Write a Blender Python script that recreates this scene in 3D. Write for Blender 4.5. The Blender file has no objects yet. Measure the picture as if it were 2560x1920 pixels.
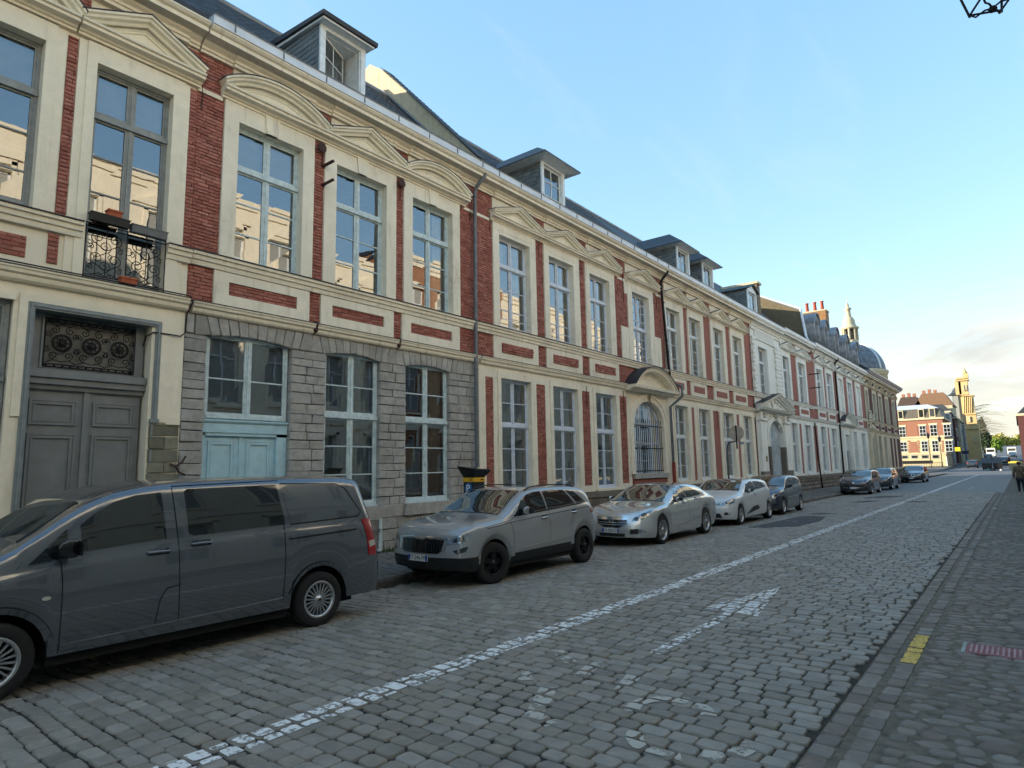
import bpy, bmesh, math, random
import numpy as np
from mathutils import Vector, Matrix
from mathutils.bvhtree import BVHTree
from mathutils.geometry import delaunay_2d_cdt

random.seed(11); RNG = np.random.default_rng(11)
SC = bpy.context.scene
COL = SC.collection
R = math.radians

# ------------------------------------------------------------------ camera
CAM_R = ((0.78250395, -0.09743741, -0.6149744), (0.62234896, 0.09191014, 0.77732509), (-0.01921816, -0.99098864, 0.13256011))
EYE = 1.85
cam = bpy.data.cameras.new('camera'); cam_o = bpy.data.objects.new('camera', cam); COL.objects.link(cam_o)
cam.sensor_width = 36.0; cam.lens = 1590.0 / 2560.0 * 36.0; cam.clip_start = 0.05; cam.clip_end = 3000
m4 = Matrix.Identity(4)
for i in range(3):
    m4[i][0] = CAM_R[i][0]; m4[i][1] = -CAM_R[i][1]; m4[i][2] = -CAM_R[i][2]
m4[2][3] = EYE
cam_o.matrix_world = m4
SC.camera = cam_o

# ------------------------------------------------------------------ sky and sun
SUN_EL = R(13.0)
SUN_H = Vector((-0.85, -0.527)).normalized()          # horizontal direction towards the sun
SUN = Vector((SUN_H.x * math.cos(SUN_EL), SUN_H.y * math.cos(SUN_EL), math.sin(SUN_EL)))
W = bpy.data.worlds.new('World'); SC.world = W; W.use_nodes = True
wn = W.node_tree.nodes; wl = W.node_tree.links; wn.clear()
w_out = wn.new('ShaderNodeOutputWorld'); w_bg = wn.new('ShaderNodeBackground')
sky = wn.new('ShaderNodeTexSky'); sky.sky_type = 'NISHITA'; sky.sun_disc = False
sky.sun_elevation = SUN_EL; sky.sun_rotation = math.atan2(SUN_H.x, SUN_H.y)
sky.altitude = 30; sky.air_density = 1.0; sky.dust_density = 0.25; sky.ozone_density = 1.2
w_bg.inputs['Strength'].default_value = 0.15
w_tc = wn.new('ShaderNodeTexCoord')
def wmath(op, a, b=None):
    n = wn.new('ShaderNodeMath'); n.operation = op
    for k, s in enumerate((a, b)):
        if s is None: continue
        if isinstance(s, (int, float)): n.inputs[k].default_value = s
        else: wl.new(s, n.inputs[k])
    return n.outputs[0]
w_sep = wn.new('ShaderNodeSeparateXYZ'); wl.new(w_tc.outputs['Generated'], w_sep.inputs[0])
zc = wmath('MAXIMUM', w_sep.outputs['Z'], 0.0)
den = wmath('ADD', zc, 0.16)
w_comb = wn.new('ShaderNodeCombineXYZ')
wl.new(wmath('DIVIDE', w_sep.outputs['X'], den), w_comb.inputs[0]); wl.new(wmath('DIVIDE', w_sep.outputs['Y'], den), w_comb.inputs[1])
w_n1 = wn.new('ShaderNodeTexNoise'); w_n1.inputs['Scale'].default_value = 0.95; w_n1.inputs['Detail'].default_value = 8; w_n1.inputs['Roughness'].default_value = 0.58; w_n1.inputs['Distortion'].default_value = 0.35
wl.new(w_comb.outputs[0], w_n1.inputs['Vector'])
# cloud cover grows towards the horizon
cover = wn.new('ShaderNodeMapRange'); cover.inputs['From Min'].default_value = 0.02; cover.inputs['From Max'].default_value = 0.30
cover.inputs['To Min'].default_value = 0.28; cover.inputs['To Max'].default_value = -0.05
wl.new(w_sep.outputs['Z'], cover.inputs['Value'])
cl = wmath('ADD', w_n1.outputs['Fac'], cover.outputs[0])
w_ramp = wn.new('ShaderNodeMapRange'); w_ramp.interpolation_type = 'SMOOTHSTEP'
w_ramp.inputs['From Min'].default_value = 0.54; w_ramp.inputs['From Max'].default_value = 0.72; w_ramp.inputs['To Max'].default_value = 0.88
wl.new(cl, w_ramp.inputs['Value'])
w_mix = wn.new('ShaderNodeMix'); w_mix.data_type = 'RGBA'
wl.new(w_ramp.outputs[0], w_mix.inputs['Factor'])
w_cc = wn.new('ShaderNodeMix'); w_cc.data_type = 'RGBA'; w_cc.blend_type = 'MIX'
w_n2 = wn.new('ShaderNodeTexNoise'); w_n2.inputs['Scale'].default_value = 2.6; w_n2.inputs['Detail'].default_value = 5
wl.new(w_comb.outputs[0], w_n2.inputs['Vector'])
w_cc.inputs['A'].default_value = (0.80, 0.80, 0.80, 1); w_cc.inputs['B'].default_value = (1.55, 1.46, 1.22, 1)
wl.new(w_n2.outputs['Fac'], w_cc.inputs['Factor'])
w_gam = wn.new('ShaderNodeGamma'); w_gam.inputs['Gamma'].default_value = 0.43; wl.new(sky.outputs['Color'], w_gam.inputs['Color'])
w_hsv = wn.new('ShaderNodeHueSaturation'); w_hsv.inputs['Saturation'].default_value = 1.9; wl.new(w_gam.outputs[0], w_hsv.inputs['Color'])
# thin high cloud: faint stretched wisps over the whole sky
w_map = wn.new('ShaderNodeMapping'); w_map.inputs['Scale'].default_value = (2.6, 0.9, 1.0); w_map.inputs['Rotation'].default_value = (0, 0, 0.7); w_map.inputs['Location'].default_value = (0.35, 0.1, 0); wl.new(w_comb.outputs[0], w_map.inputs['Vector'])
w_n3 = wn.new('ShaderNodeTexNoise'); w_n3.inputs['Scale'].default_value = 1.5; w_n3.inputs['Detail'].default_value = 9; w_n3.inputs['Roughness'].default_value = 0.62; w_n3.inputs['Distortion'].default_value = 0.8; wl.new(w_map.outputs[0], w_n3.inputs['Vector'])
w_r3 = wn.new('ShaderNodeMapRange'); w_r3.interpolation_type = 'SMOOTHSTEP'; w_r3.inputs['From Min'].default_value = 0.53; w_r3.inputs['From Max'].default_value = 0.80; w_r3.inputs['To Max'].default_value = 0.16; wl.new(w_n3.outputs['Fac'], w_r3.inputs['Value'])
w_m3 = wn.new('ShaderNodeMix'); w_m3.data_type = 'RGBA'; w_m3.inputs['B'].default_value = (1.35, 1.35, 1.35, 1); wl.new(w_r3.outputs[0], w_m3.inputs['Factor']); wl.new(w_hsv.outputs[0], w_m3.inputs['A'])
wl.new(w_m3.outputs['Result'], w_mix.inputs['A']); wl.new(w_cc.outputs['Result'], w_mix.inputs['B'])
wl.new(w_mix.outputs['Result'], w_bg.inputs['Color']); wl.new(w_bg.outputs[0], w_out.inputs['Surface'])

sl = bpy.data.lights.new('sun', 'SUN'); sl.energy = 2.2; sl.angle = R(0.55); sl.color = (1.0, 0.88, 0.70)
sun_o = bpy.data.objects.new('sun', sl); COL.objects.link(sun_o)
sun_o.rotation_euler = (-SUN).to_track_quat('-Z', 'Y').to_euler(); sun_o.location = (-60, -40, 60)

SC.view_settings.view_transform = 'Standard'; SC.view_settings.look = 'None'
SC.view_settings.exposure = 2.38; SC.view_settings.gamma = 1.0; SC.view_settings.use_curve_mapping = False
SC.render.resolution_x = 1024; SC.render.resolution_y = 768
SC.cycles.use_denoising = True
SC.cycles.max_bounces = 7; SC.cycles.diffuse_bounces = 4; SC.cycles.glossy_bounces = 4; SC.cycles.transparent_max_bounces = 10
SC.cycles.sample_clamp_indirect = 4.0

# ------------------------------------------------------------------ objects
ORG = {}
def tag(o, label=None, cat=None, group=None, kind=None):
    for k, val in (('label', label), ('category', cat), ('group', group), ('kind', kind)):
        if val: o[k] = val
    return o
def link(o, parent=None):
    COL.objects.link(o)
    if parent is not None: o.parent = parent
    return o
def thing(name, loc, label, cat, group=None):
    o = bpy.data.objects.new(name, None); o.empty_display_size = 0.2; o.location = loc
    ORG[o.name] = Vector(loc); link(o)
    return tag(o, label, cat, group)
def org(p): return ORG.get(p.name, Vector((0, 0, 0))) if p is not None else Vector((0, 0, 0))

class MB:
    def __init__(s): s.v = []; s.f = []
    def add(s, vs, fs):
        b = len(s.v); s.v.extend([tuple(q) for q in vs]); s.f.extend([tuple(i + b for i in q) for q in fs]); return s
    def box(s, x0, x1, y0, y1, z0, z1):
        if x0 > x1: x0, x1 = x1, x0
        if y0 > y1: y0, y1 = y1, y0
        if z0 > z1: z0, z1 = z1, z0
        return s.add([(x0, y0, z0), (x1, y0, z0), (x1, y1, z0), (x0, y1, z0), (x0, y0, z1), (x1, y0, z1), (x1, y1, z1), (x0, y1, z1)],
                     [(0, 3, 2, 1), (4, 5, 6, 7), (0, 1, 5, 4), (1, 2, 6, 5), (2, 3, 7, 6), (3, 0, 4, 7)])
    def fb(s, u0, u1, z0, z1, d0, d1): return s.box(XF + d0, XF + d1, u0, u1, z0, z1)
    def prism(s, poly, fn, a, b):
        """closed polygon extruded from a to b; fn(p, q, t) -> point"""
        n = len(poly); vs = [fn(p, q, a) for p, q in poly] + [fn(p, q, b) for p, q in poly]
        fs = [tuple(range(n))[::-1], tuple(range(n, 2 * n))] + [(i, (i + 1) % n, n + (i + 1) % n, n + i) for i in range(n)]
        return s.add(vs, fs)
    def plate(s, poly, d0, d1):            # polygon in (u, z) on the facade
        return s.prism(poly, lambda p, q, t: (XF + t, p, q), d0, d1)
    def mould(s, prof, u0, u1):            # profile in (d, z) run along the facade
        return s.prism(prof, lambda p, q, t: (XF + p, t, q), u0, u1)
    def strip(s, path, prof, close=False):
        """sweep profile [(across, out)] along a 2D facade path [(u, z)]"""
        n = len(path); k = len(prof); vs = []
        for i, (u, z) in enumerate(path):
            pa = path[max(i - 1, 0)]; pb = path[min(i + 1, n - 1)]
            def nrm(a, b):
                dx, dz = b[0] - a[0], b[1] - a[1]; l = math.hypot(dx, dz) or 1; return (-dz / l, dx / l)
            if 0 < i < n - 1:
                n1 = nrm(pa, path[i]); n2 = nrm(path[i], pb); nx, nz = n1[0] + n2[0], n1[1] + n2[1]; l = math.hypot(nx, nz) or 1; nx, nz = nx / l, nz / l
                c = max(0.35, nx * n1[0] + nz * n1[1]); nx, nz = nx / c, nz / c
            else: nx, nz = nrm(pa, pb)
            for a, d in prof: vs.append((XF + d, u + nx * a, z + nz * a))
        fs = []
        for i in range(n - 1):
            for j in range(k):
                a = i * k + j; b = i * k + (j + 1) % k; fs.append((a, b, b + k, a + k))
        fs += [tuple(range(k))[::-1], tuple(range((n - 1) * k, n * k))]
        return s.add(vs, fs)
    def tube(s, pts, r, n=6, caps=True):
        pts = [Vector(p) for p in pts]; k = len(pts); vs = []
        rr = r if isinstance(r, (list, tuple)) else [r] * k
        up = Vector((0.13, 0.21, 0.97)); prev = None
        for i, p in enumerate(pts):
            t = (pts[min(i + 1, k - 1)] - pts[max(i - 1, 0)]).normalized()
            if prev is None:
                a = t.cross(up)
                if a.length < 0.1: a = t.cross(Vector((1, 0, 0)))
                a.normalize()
            else: a = (prev - t * prev.dot(t)).normalized()
            prev = a; b = t.cross(a)
            for j in range(n):
                w = 2 * math.pi * j / n; vs.append(p + (a * math.cos(w) + b * math.sin(w)) * rr[i])
        fs = [(i * n + j, i * n + (j + 1) % n, (i + 1) * n + (j + 1) % n, (i + 1) * n + j) for i in range(k - 1) for j in range(n)]
        if caps: fs += [tuple(range(n))[::-1], tuple(range((k - 1) * n, k * n))]
        return s.add(vs, fs)
    def lathe(s, prof, c=(0, 0, 0), n=16, fn=None, a0=0.0, a1=2 * math.pi):
        """profile [(r, h)] about the z axis through c (or mapped by fn(x, y, h))"""
        fn = fn or (lambda x, y, h: (c[0] + x, c[1] + y, c[2] + h))
        full = abs(a1 - a0 - 2 * math.pi) < 1e-6; m = n if full else n + 1; k = len(prof); vs = []
        for j in range(m):
            w = a0 + (a1 - a0) * j / n
            for r, h in prof: vs.append(fn(r * math.cos(w), r * math.sin(w), h))
        fs = []
        for j in range(n):
            a = j * k; b = ((j + 1) % m) * k
            for i in range(k - 1): fs.append((a + i, b + i, b + i + 1, a + i + 1))
        return s.add(vs, fs)
    def build(s, name, mat, parent=None, smooth=False, label=None, loc=None):
        o0 = org(parent) if parent is not None else Vector(loc or (0, 0, 0))
        me = bpy.data.meshes.new(name)
        me.from_pydata([(a - o0.x, b - o0.y, c - o0.z) for a, b, c in s.v], [], s.f)
        me.materials.append(mat)
        if smooth: me.polygons.foreach_set('use_smooth', [True] * len(me.polygons))
        me.update()
        ob = bpy.data.objects.new(name, me); link(ob, parent)
        if parent is None: ob.location = o0
        ORG[ob.name] = o0
        if label: ob['label'] = label
        return ob
def fixn(o):
    bm = bmesh.new(); bm.from_mesh(o.data); bmesh.ops.recalc_face_normals(bm, faces=bm.faces); bm.to_mesh(o.data); bm.free(); return o
def smooth_angle(o, deg=35):
    me = o.data; me.polygons.foreach_set('use_smooth', [True] * len(me.polygons))
    bm = bmesh.new(); bm.from_mesh(me)
    for e in bm.edges:
        e.smooth = not (len(e.link_faces) == 2 and e.calc_face_angle(0) > R(deg))
    bm.to_mesh(me); bm.free(); return o
def np_mesh(name, V, F4, mat, parent=None, tone=None, kind=None, smooth=False):
    """quads only, from numpy arrays"""
    me = bpy.data.meshes.new(name); nv = len(V); nf = len(F4)
    o0 = org(parent); V = V - np.array(o0)
    me.vertices.add(nv); me.vertices.foreach_set('co', V.astype(np.float32).ravel())
    me.loops.add(nf * 4); me.loops.foreach_set('vertex_index', F4.astype(np.int32).ravel())
    me.polygons.add(nf); me.polygons.foreach_set('loop_start', np.arange(0, nf * 4, 4, dtype=np.int32)); me.polygons.foreach_set('loop_total', np.full(nf, 4, dtype=np.int32))
    if tone is not None:
        at = me.attributes.new('tone', 'FLOAT', 'POINT'); at.data.foreach_set('value', tone.astype(np.float32))
    me.materials.append(mat); me.update(); me.validate()
    if smooth: me.polygons.foreach_set('use_smooth', [True] * len(me.polygons))
    ob = bpy.data.objects.new(name, me); link(ob, parent); ORG[ob.name] = o0
    if kind: ob['kind'] = kind
    return ob

# ------------------------------------------------------------------ materials
def srgb(h):
    h = h.lstrip('#'); c = [int(h[i:i + 2], 16) / 255 for i in (0, 2, 4)]
    return tuple((x / 12.92 if x <= 0.04045 else ((x + 0.055) / 1.055) ** 2.4) for x in c) + (1,)
class NT:
    def __init__(s, name):
        s.m = bpy.data.materials.new(name); s.m.use_nodes = True; s.t = s.m.node_tree; s.n = s.t.nodes; s.l = s.t.links
        s.b = s.n['Principled BSDF']; s.o = s.n['Material Output']
    def new(s, k, **kw):
        n = s.n.new(k)
        for a, b in kw.items(): setattr(n, a, b)
        return n
    def setv(s, n, d):
        for k, val in d.items():
            if hasattr(val, 'bl_idname') or isinstance(val, bpy.types.NodeSocket): s.l.new(val, n.inputs[k])
            else: n.inputs[k].default_value = val
        return n
    def noise(s, vec, scale, detail=4, rough=0.55, dist=0.0):
        n = s.new('ShaderNodeTexNoise'); s.setv(n, {'Scale': scale, 'Detail': detail, 'Roughness': rough, 'Distortion': dist})
        if vec is not None: s.l.new(vec, n.inputs['Vector'])
        return n.outputs['Fac']
    def pos(s, sc=(1, 1, 1)):
        g = s.new('ShaderNodeNewGeometry'); mp = s.new('ShaderNodeMapping'); s.l.new(g.outputs['Position'], mp.inputs['Vector']); mp.inputs['Scale'].default_value = sc
        return mp.outputs[0]
    def ramp(s, f, a, b, lo=0.0, hi=1.0, smooth=False):
        n = s.new('ShaderNodeMapRange'); s.setv(n, {'Value': f, 'From Min': a, 'From Max': b, 'To Min': lo, 'To Max': hi})
        if smooth: n.interpolation_type = 'SMOOTHSTEP'
        return n.outputs[0]
    def math(s, op, a, b=None):
        n = s.new('ShaderNodeMath', operation=op)
        for k, q in enumerate((a, b)):
            if q is None: continue
            if isinstance(q, (int, float)): n.inputs[k].default_value = q
            else: s.l.new(q, n.inputs[k])
        return n.outputs[0]
    def mix(s, f, a, b, mode='MIX'):
        n = s.new('ShaderNodeMix', data_type='RGBA', blend_type=mode)
        for k, q in (('Factor', f), ('A', a), ('B', b)):
            if isinstance(q, (int, float)): n.inputs[k].default_value = q
            elif isinstance(q, tuple): n.inputs[k].default_value = q
            else: s.l.new(q, n.inputs[k])
        return n.outputs['Result']
    def bump(s, h, strength=0.3, dist=0.01, prev=None):
        n = s.new('ShaderNodeBump'); s.setv(n, {'Height': h, 'Strength': strength, 'Distance': dist})
        if prev is not None: s.l.new(prev, n.inputs['Normal'])
        return n.outputs[0]
def simple(name, col, rough=0.6, metal=0.0, var=0.12, scale=6.0, bump=0.0, coat=0.0, spec=0.5, bscale=40, bdist=0.004):
    t = NT(name); p = t.pos()
    c = srgb(col) if isinstance(col, str) else tuple(col) + (1,)
    if var:
        f = t.noise(p, scale, 5); dk = tuple(x * (1 - var * 2) for x in c[:3]) + (1,); lt = tuple(min(1, x * (1 + var)) for x in c[:3]) + (1,)
        t.l.new(t.mix(t.ramp(f, 0.3, 0.7), dk, lt), t.b.inputs['Base Color'])
    else: t.b.inputs['Base Color'].default_value = c
    t.b.inputs['Roughness'].default_value = rough; t.b.inputs['Metallic'].default_value = metal
    t.b.inputs['Coat Weight'].default_value = coat; t.b.inputs['Coat Roughness'].default_value = 0.03; t.b.inputs['Specular IOR Level'].default_value = spec
    if bump: t.l.new(t.bump(t.noise(p, bscale, 6, 0.65), bump, bdist), t.b.inputs['Normal'])
    return t.m
def plaster(name, col, stain, grime=0.5, rough=0.85):
    """old painted stone or render: blotches, vertical rain streaks, hairline cracks"""
    t = NT(name); p = t.pos(); c = srgb(col); st = srgb(stain)
    big = t.noise(p, 0.9, 6, 0.62); mid = t.noise(p, 5.0, 6, 0.65, 0.4); streak = t.noise(t.pos((5.0, 5.0, 0.55)), 1.6, 5, 0.6)
    fine = t.noise(p, 55, 4, 0.7)
    f = t.math('MULTIPLY', t.ramp(big, 0.42, 0.72, 0, 1, True), t.ramp(mid, 0.38, 0.7))
    f2 = t.math('MULTIPLY', t.ramp(streak, 0.52, 0.76, 0, 1, True), 0.75)
    fac = t.math('MULTIPLY', t.math('MAXIMUM', f, f2), grime)
    base = t.mix(t.ramp(mid, 0.3, 0.72), tuple(x * 0.90 for x in c[:3]) + (1,), tuple(min(1, x * 1.06) for x in c[:3]) + (1,))
    colr = t.mix(fac, base, st)
    spots = t.ramp(t.noise(p, 19, 5, 0.7), 0.665, 0.74, 0, 0.55)
    colr = t.mix(t.math('MULTIPLY', spots, grime), colr, tuple(x * 0.55 for x in st[:3]) + (1,))
    v = t.new('ShaderNodeTexVoronoi', feature='DISTANCE_TO_EDGE'); wv = t.new('ShaderNodeMix', data_type='VECTOR'); wv.inputs['Factor'].default_value = 0.12
    ncol = t.new('ShaderNodeTexNoise'); t.setv(ncol, {'Scale': 2.2, 'Detail': 6}); t.l.new(p, ncol.inputs['Vector']); t.l.new(p, wv.inputs['A']); t.l.new(ncol.outputs['Color'], wv.inputs['B'])
    t.l.new(wv.outputs['Result'], v.inputs['Vector']); v.inputs['Scale'].default_value = 1.15
    crack = t.math('MULTIPLY', t.ramp(v.outputs['Distance'], 0.0, 0.009, 0.45, 0.0), t.ramp(big, 0.55, 0.62))
    colr = t.mix(t.math('MULTIPLY', crack, grime), colr, tuple(x * 0.4 for x in st[:3]) + (1,))
    t.l.new(colr, t.b.inputs['Base Color']); t.b.inputs['Roughness'].default_value = rough
    b1 = t.bump(mid, 0.35, 0.012); t.l.new(t.bump(fine, 0.25, 0.003, b1), t.b.inputs['Normal'])
    return t.m
def tone_mat(name, cols, rough=0.8, bump=0.5, bscale=45, bdist=0.006, dirt=None, spec=0.35):
    """stone or brick pieces: colour by the piece (mesh attribute 'tone' and object random), grain by noise"""
    t = NT(name); p = t.pos(); at = t.new('ShaderNodeAttribute', attribute_name='tone'); oi = t.new('ShaderNodeObjectInfo')
    k = t.math('FRACT', t.math('ADD', at.outputs['Fac'], t.math('MULTIPLY', oi.outputs['Random'], 0.73)))
    cr = t.new('ShaderNodeValToRGB'); cr.color_ramp.interpolation = 'LINEAR'
    el = cr.color_ramp.elements; n = len(cols)
    for i, c in enumerate(cols):
        e = el[i] if i < 2 else el.new(i / (n - 1)); e.position = i / (n - 1); e.color = srgb(c)
    t.l.new(k, cr.inputs[0])
    g = t.noise(p, bscale, 6, 0.7); g2 = t.noise(p, 7, 5, 0.6)
    c1 = t.mix(t.ramp(g2, 0.3, 0.72, 0.0, 1.0), cr.outputs[0], (0.45, 0.45, 0.45, 1), 'MULTIPLY')
    c1 = t.mix(0.55, cr.outputs[0], c1)
    c1 = t.mix(t.ramp(g, 0.35, 0.75, 0.0, 0.35), c1, (0.5, 0.5, 0.5, 1), 'OVERLAY')
    if dirt: c1 = t.mix(t.ramp(t.noise(p, 1.1, 6, 0.65), 0.5, 0.75, 0, 0.6, True), c1, srgb(dirt))
    t.l.new(c1, t.b.inputs['Base Color']); t.b.inputs['Roughness'].default_value = rough; t.b.inputs['Specular IOR Level'].default_value = spec
    t.l.new(t.bump(g, bump, bdist, t.bump(g2, bump * 0.7, bdist * 3)), t.b.inputs['Normal'])
    return t.m
def brick_tex(name, c1, c2, mortar, bw=0.22, bh=0.07, axis='y'):
    t = NT(name); g = t.new('ShaderNodeNewGeometry'); sp = t.new('ShaderNodeSeparateXYZ'); t.l.new(g.outputs['Position'], sp.inputs[0])
    cb = t.new('ShaderNodeCombineXYZ'); t.l.new(sp.outputs['Y' if axis == 'y' else 'X'], cb.inputs[0]); t.l.new(sp.outputs['Z'], cb.inputs[1])
    b = t.new('ShaderNodeTexBrick'); t.setv(b, {'Vector': cb.outputs[0], 'Scale': 1.0, 'Mortar Size': 0.008, 'Brick Width': bw, 'Row Height': bh, 'Color1': srgb(c1), 'Color2': srgb(c2), 'Mortar': srgb(mortar), 'Mortar Smooth': 0.4})
    n = t.noise(t.pos(), 9, 5, 0.7)
    t.l.new(t.mix(t.ramp(n, 0.3, 0.7, 0.0, 0.6), b.outputs['Color'], (0.4, 0.38, 0.36, 1), 'MULTIPLY'), t.b.inputs['Base Color']); t.b.inputs['Roughness'].default_value = 0.85
    t.l.new(t.bump(t.noise(t.pos(), 45, 4), 0.4, 0.006, t.bump(b.outputs['Fac'], -0.6, 0.008)), t.b.inputs['Normal'])
    return t.m
def glass_mat(name, ior=2.3, tint=(0.80, 0.84, 0.84), wav=0.05, scale=1.3):
    t = NT(name); t.n.remove(t.b)
    fr = t.new('ShaderNodeFresnel'); fr.inputs['IOR'].default_value = ior
    gl = t.new('ShaderNodeBsdfGlossy'); gl.inputs['Roughness'].default_value = 0.0; gl.inputs['Color'].default_value = (0.95, 0.97, 1, 1)
    tr = t.new('ShaderNodeBsdfTransparent'); tr.inputs['Color'].default_value = tuple(tint) + (1,)
    if wav:
        nb = t.bump(t.noise(t.pos(), scale, 2, 0.4), wav, 0.02); t.l.new(nb, gl.inputs['Normal'])
    mx = t.new('ShaderNodeMixShader'); t.l.new(t.math('MINIMUM', t.math('MULTIPLY', fr.outputs[0], 1.45), 1.0), mx.inputs[0]); t.l.new(tr.outputs[0], mx.inputs[1]); t.l.new(gl.outputs[0], mx.inputs[2])
    t.l.new(mx.outputs[0], t.o.inputs['Surface']); return t.m
def paint(name, col, flake=0.0, metal=0.0, rough=0.35):
    t = NT(name); c = srgb(col)
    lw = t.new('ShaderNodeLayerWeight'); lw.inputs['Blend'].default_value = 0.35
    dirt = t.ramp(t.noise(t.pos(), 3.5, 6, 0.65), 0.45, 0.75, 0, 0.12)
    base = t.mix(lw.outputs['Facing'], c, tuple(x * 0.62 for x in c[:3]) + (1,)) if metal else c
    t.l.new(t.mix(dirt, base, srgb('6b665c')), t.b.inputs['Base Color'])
    t.setv(t.b, {'Metallic': metal, 'Roughness': rough, 'Coat Weight': 1.0, 'Coat Roughness': 0.04, 'Coat IOR': 1.8})
    return t.m
M = {}
M['cream'] = plaster('cream_plaster', 'efe4cd', '9d8e77', 0.6)
M['cream_smooth'] = plaster('cream_render', 'f0e4cb', 'a3957f', 0.25)
M['offwhite'] = plaster('pale_plaster', 'efece2', '938e82', 0.5)
M['olive'] = plaster('stained_stone', 'bfb294', '6d6450', 0.8)
M['aged'] = plaster('aged_cream_stone', 'd6cab0', '7d735f', 0.75)
M['brickwall'] = simple('red_paint', 'a46656', 0.8, var=0.16, scale=5, bump=0.5, bscale=30, bdist=0.006)
M['brick'] = tone_mat('red_brick', ['aa6959', 'b57262', 'a05f50', 'bd7f6e', '945648', 'ae6d5d'], 0.78, 0.7, 34, 0.008, None)
M['bricktex'] = brick_tex('painted_brick', 'aa6959', 'b37160', '935a4e')
M['stone'] = tone_mat('grey_stone', ['b3aea6', 'bdb8b0', 'a8a39c', 'b6b1a8', 'a09b94'], 0.85, 0.9, 26, 0.012, '75716a')
M['stonewall'] = simple('stone_mortar', '85807a', 0.9, var=0.2, bump=0.5)
M['stone_brown'] = tone_mat('brown_stone', ['7d7367', '8b8174', '6f665b', '93897c'], 0.88, 0.9, 22, 0.012, '574f45')
M['slate'] = tone_mat('slate', ['30343a', '3a3f46', '282b30', '434850', '33373c'], 0.55, 0.5, 40, 0.004, '4a4c45', 0.45)
M['slate_pale'] = tone_mat('grey_slate', ['6c716f', '777c7a', '5f6462', '838886'], 0.6, 0.4, 40, 0.003, None, 0.45)
M['zinc'] = simple('zinc', '8d939b', 0.42, 0.55, 0.14, 3, 0.15)
M['zinc_dull'] = simple('dull_zinc', '8f949a', .6, .1, .22, 2.5, .2)
M['zinc_white'] = simple('pale_zinc', 'd3d6da', 0.45, 0.15, 0.07, 2)
M['pipe'] = simple('grey_pipe', '6a6d70', 0.5, 0.2, 0.15, 4)
M['wood_white'] = simple('white_frame_paint', 'dcdfde', 0.5, var=0.08, scale=9, bump=0.15)
M['wood_blue'] = simple('pale_blue_frame_paint', 'c8d6d6', 0.5, var=0.12, scale=9, bump=0.15)
M['wood_grey'] = simple('grey_frame_paint', '8d8f8b', 0.5, var=0.12, scale=7, bump=0.15)
M['wood_lilac'] = simple('cold_white_frame_paint', 'cfd5de', 0.5, var=0.08, scale=9, bump=0.15)
M['door_grey'] = simple('grey_door_paint', '7c7e7d', 0.45, var=0.08, scale=5, bump=0.12)
M['casing_grey'] = simple('bluish_grey_paint', '848a8b', 0.5, var=0.1, scale=6, bump=0.12)
M['door_blue'] = simple('light_blue_door_paint', 'b2d2db', 0.45, var=0.07, scale=5, bump=0.1)
M['door_pale'] = simple('pale_grey_door_paint', 'b8c2c6', 0.55, var=0.12, scale=3, bump=0.15)
M['iron'] = simple('black_iron', '1d1b1b', 0.55, 0.4, 0.2, 20, 0.2)
M['rust'] = simple('rusty_iron', '4a3029', 0.75, 0.2, 0.25, 14, 0.3)
M['black'] = simple('black_plastic', '17181a', 0.45, 0, 0.1)
M['room'] = simple('dark_interior', '6d665a', 0.9, var=0.2)
M['glass'] = glass_mat('old_window_glass')
M['glass_far'] = glass_mat('window_glass', wav=0.0)
M['curtain'] = simple('white_curtain', 'cfcbbf', 0.9, var=0.1, scale=8)
M['blind'] = simple('grey_blind', '9c9c96', 0.85, var=0.06)
M['terra'] = simple('terracotta', 'b5603f', 0.8, var=0.15)
M['lead'] = simple('lead_flashing', '3e3d40', 0.6, 0.3, 0.15)
M['darkjoint'] = simple('joint', '35322d', 0.95, var=0.25, scale=12, bump=0.4)
M['mortar_tan'] = simple('sandy_joint', '6d675c', 0.95, var=0.25, scale=9, bump=0.5)
M['cobble'] = tone_mat('granite_sett', ['8e8980', '98938a', '858077', 'a09b92', '7c776e', '918a7d', '89847b'], 0.62, 0.55, 60, 0.004, None, 0.45)
M['cobble_worn'] = tone_mat('worn_sett', ['857f77', '8e8880', '78726b', '969188', '81776e', '88847e'], 0.8, 0.55, 45, 0.005, '5b554c', 0.3)
M['paver'] = tone_mat('pavement_sett', ['6f6b65', '7b7770', '635f5a', '84807a'], 0.85, 0.5, 45, 0.005, '4f4b44')
M['kerb'] = tone_mat('kerb_stone', ['6a625a', '776e65', '5c554e', '80786f'], 0.85, 0.9, 26, 0.012, '403a34')
M['asphalt'] = simple('asphalt', '47484a', 0.9, var=0.2, scale=8, bump=0.5, bscale=120, bdist=0.004)
M['asphalt_old'] = simple('old_asphalt', '64666a', 0.85, var=0.2, scale=3, bump=0.4, bscale=90, bdist=0.004)
def worn(name, col, scale, lo, hi, rough=0.7):
    t = NT(name); p = t.pos(); t.b.inputs['Base Color'].default_value = srgb(col); t.b.inputs['Roughness'].default_value = rough
    f = t.math('ADD', t.math('MULTIPLY', t.noise(p, scale, 7, 0.72), 0.72), t.math('MULTIPLY', t.noise(p, 3.0, 4, 0.6), 0.28))
    tr = t.new('ShaderNodeBsdfTransparent'); mx = t.new('ShaderNodeMixShader')
    t.l.new(t.ramp(f, lo, hi), mx.inputs[0]); t.l.new(tr.outputs[0], mx.inputs[1]); t.l.new(t.b.outputs[0], mx.inputs[2]); t.l.new(mx.outputs[0], t.o.inputs['Surface'])
    return t.m
M['line'] = worn('worn_white_paint', 'e2e3e2', 19, 0.435, 0.50)
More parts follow.
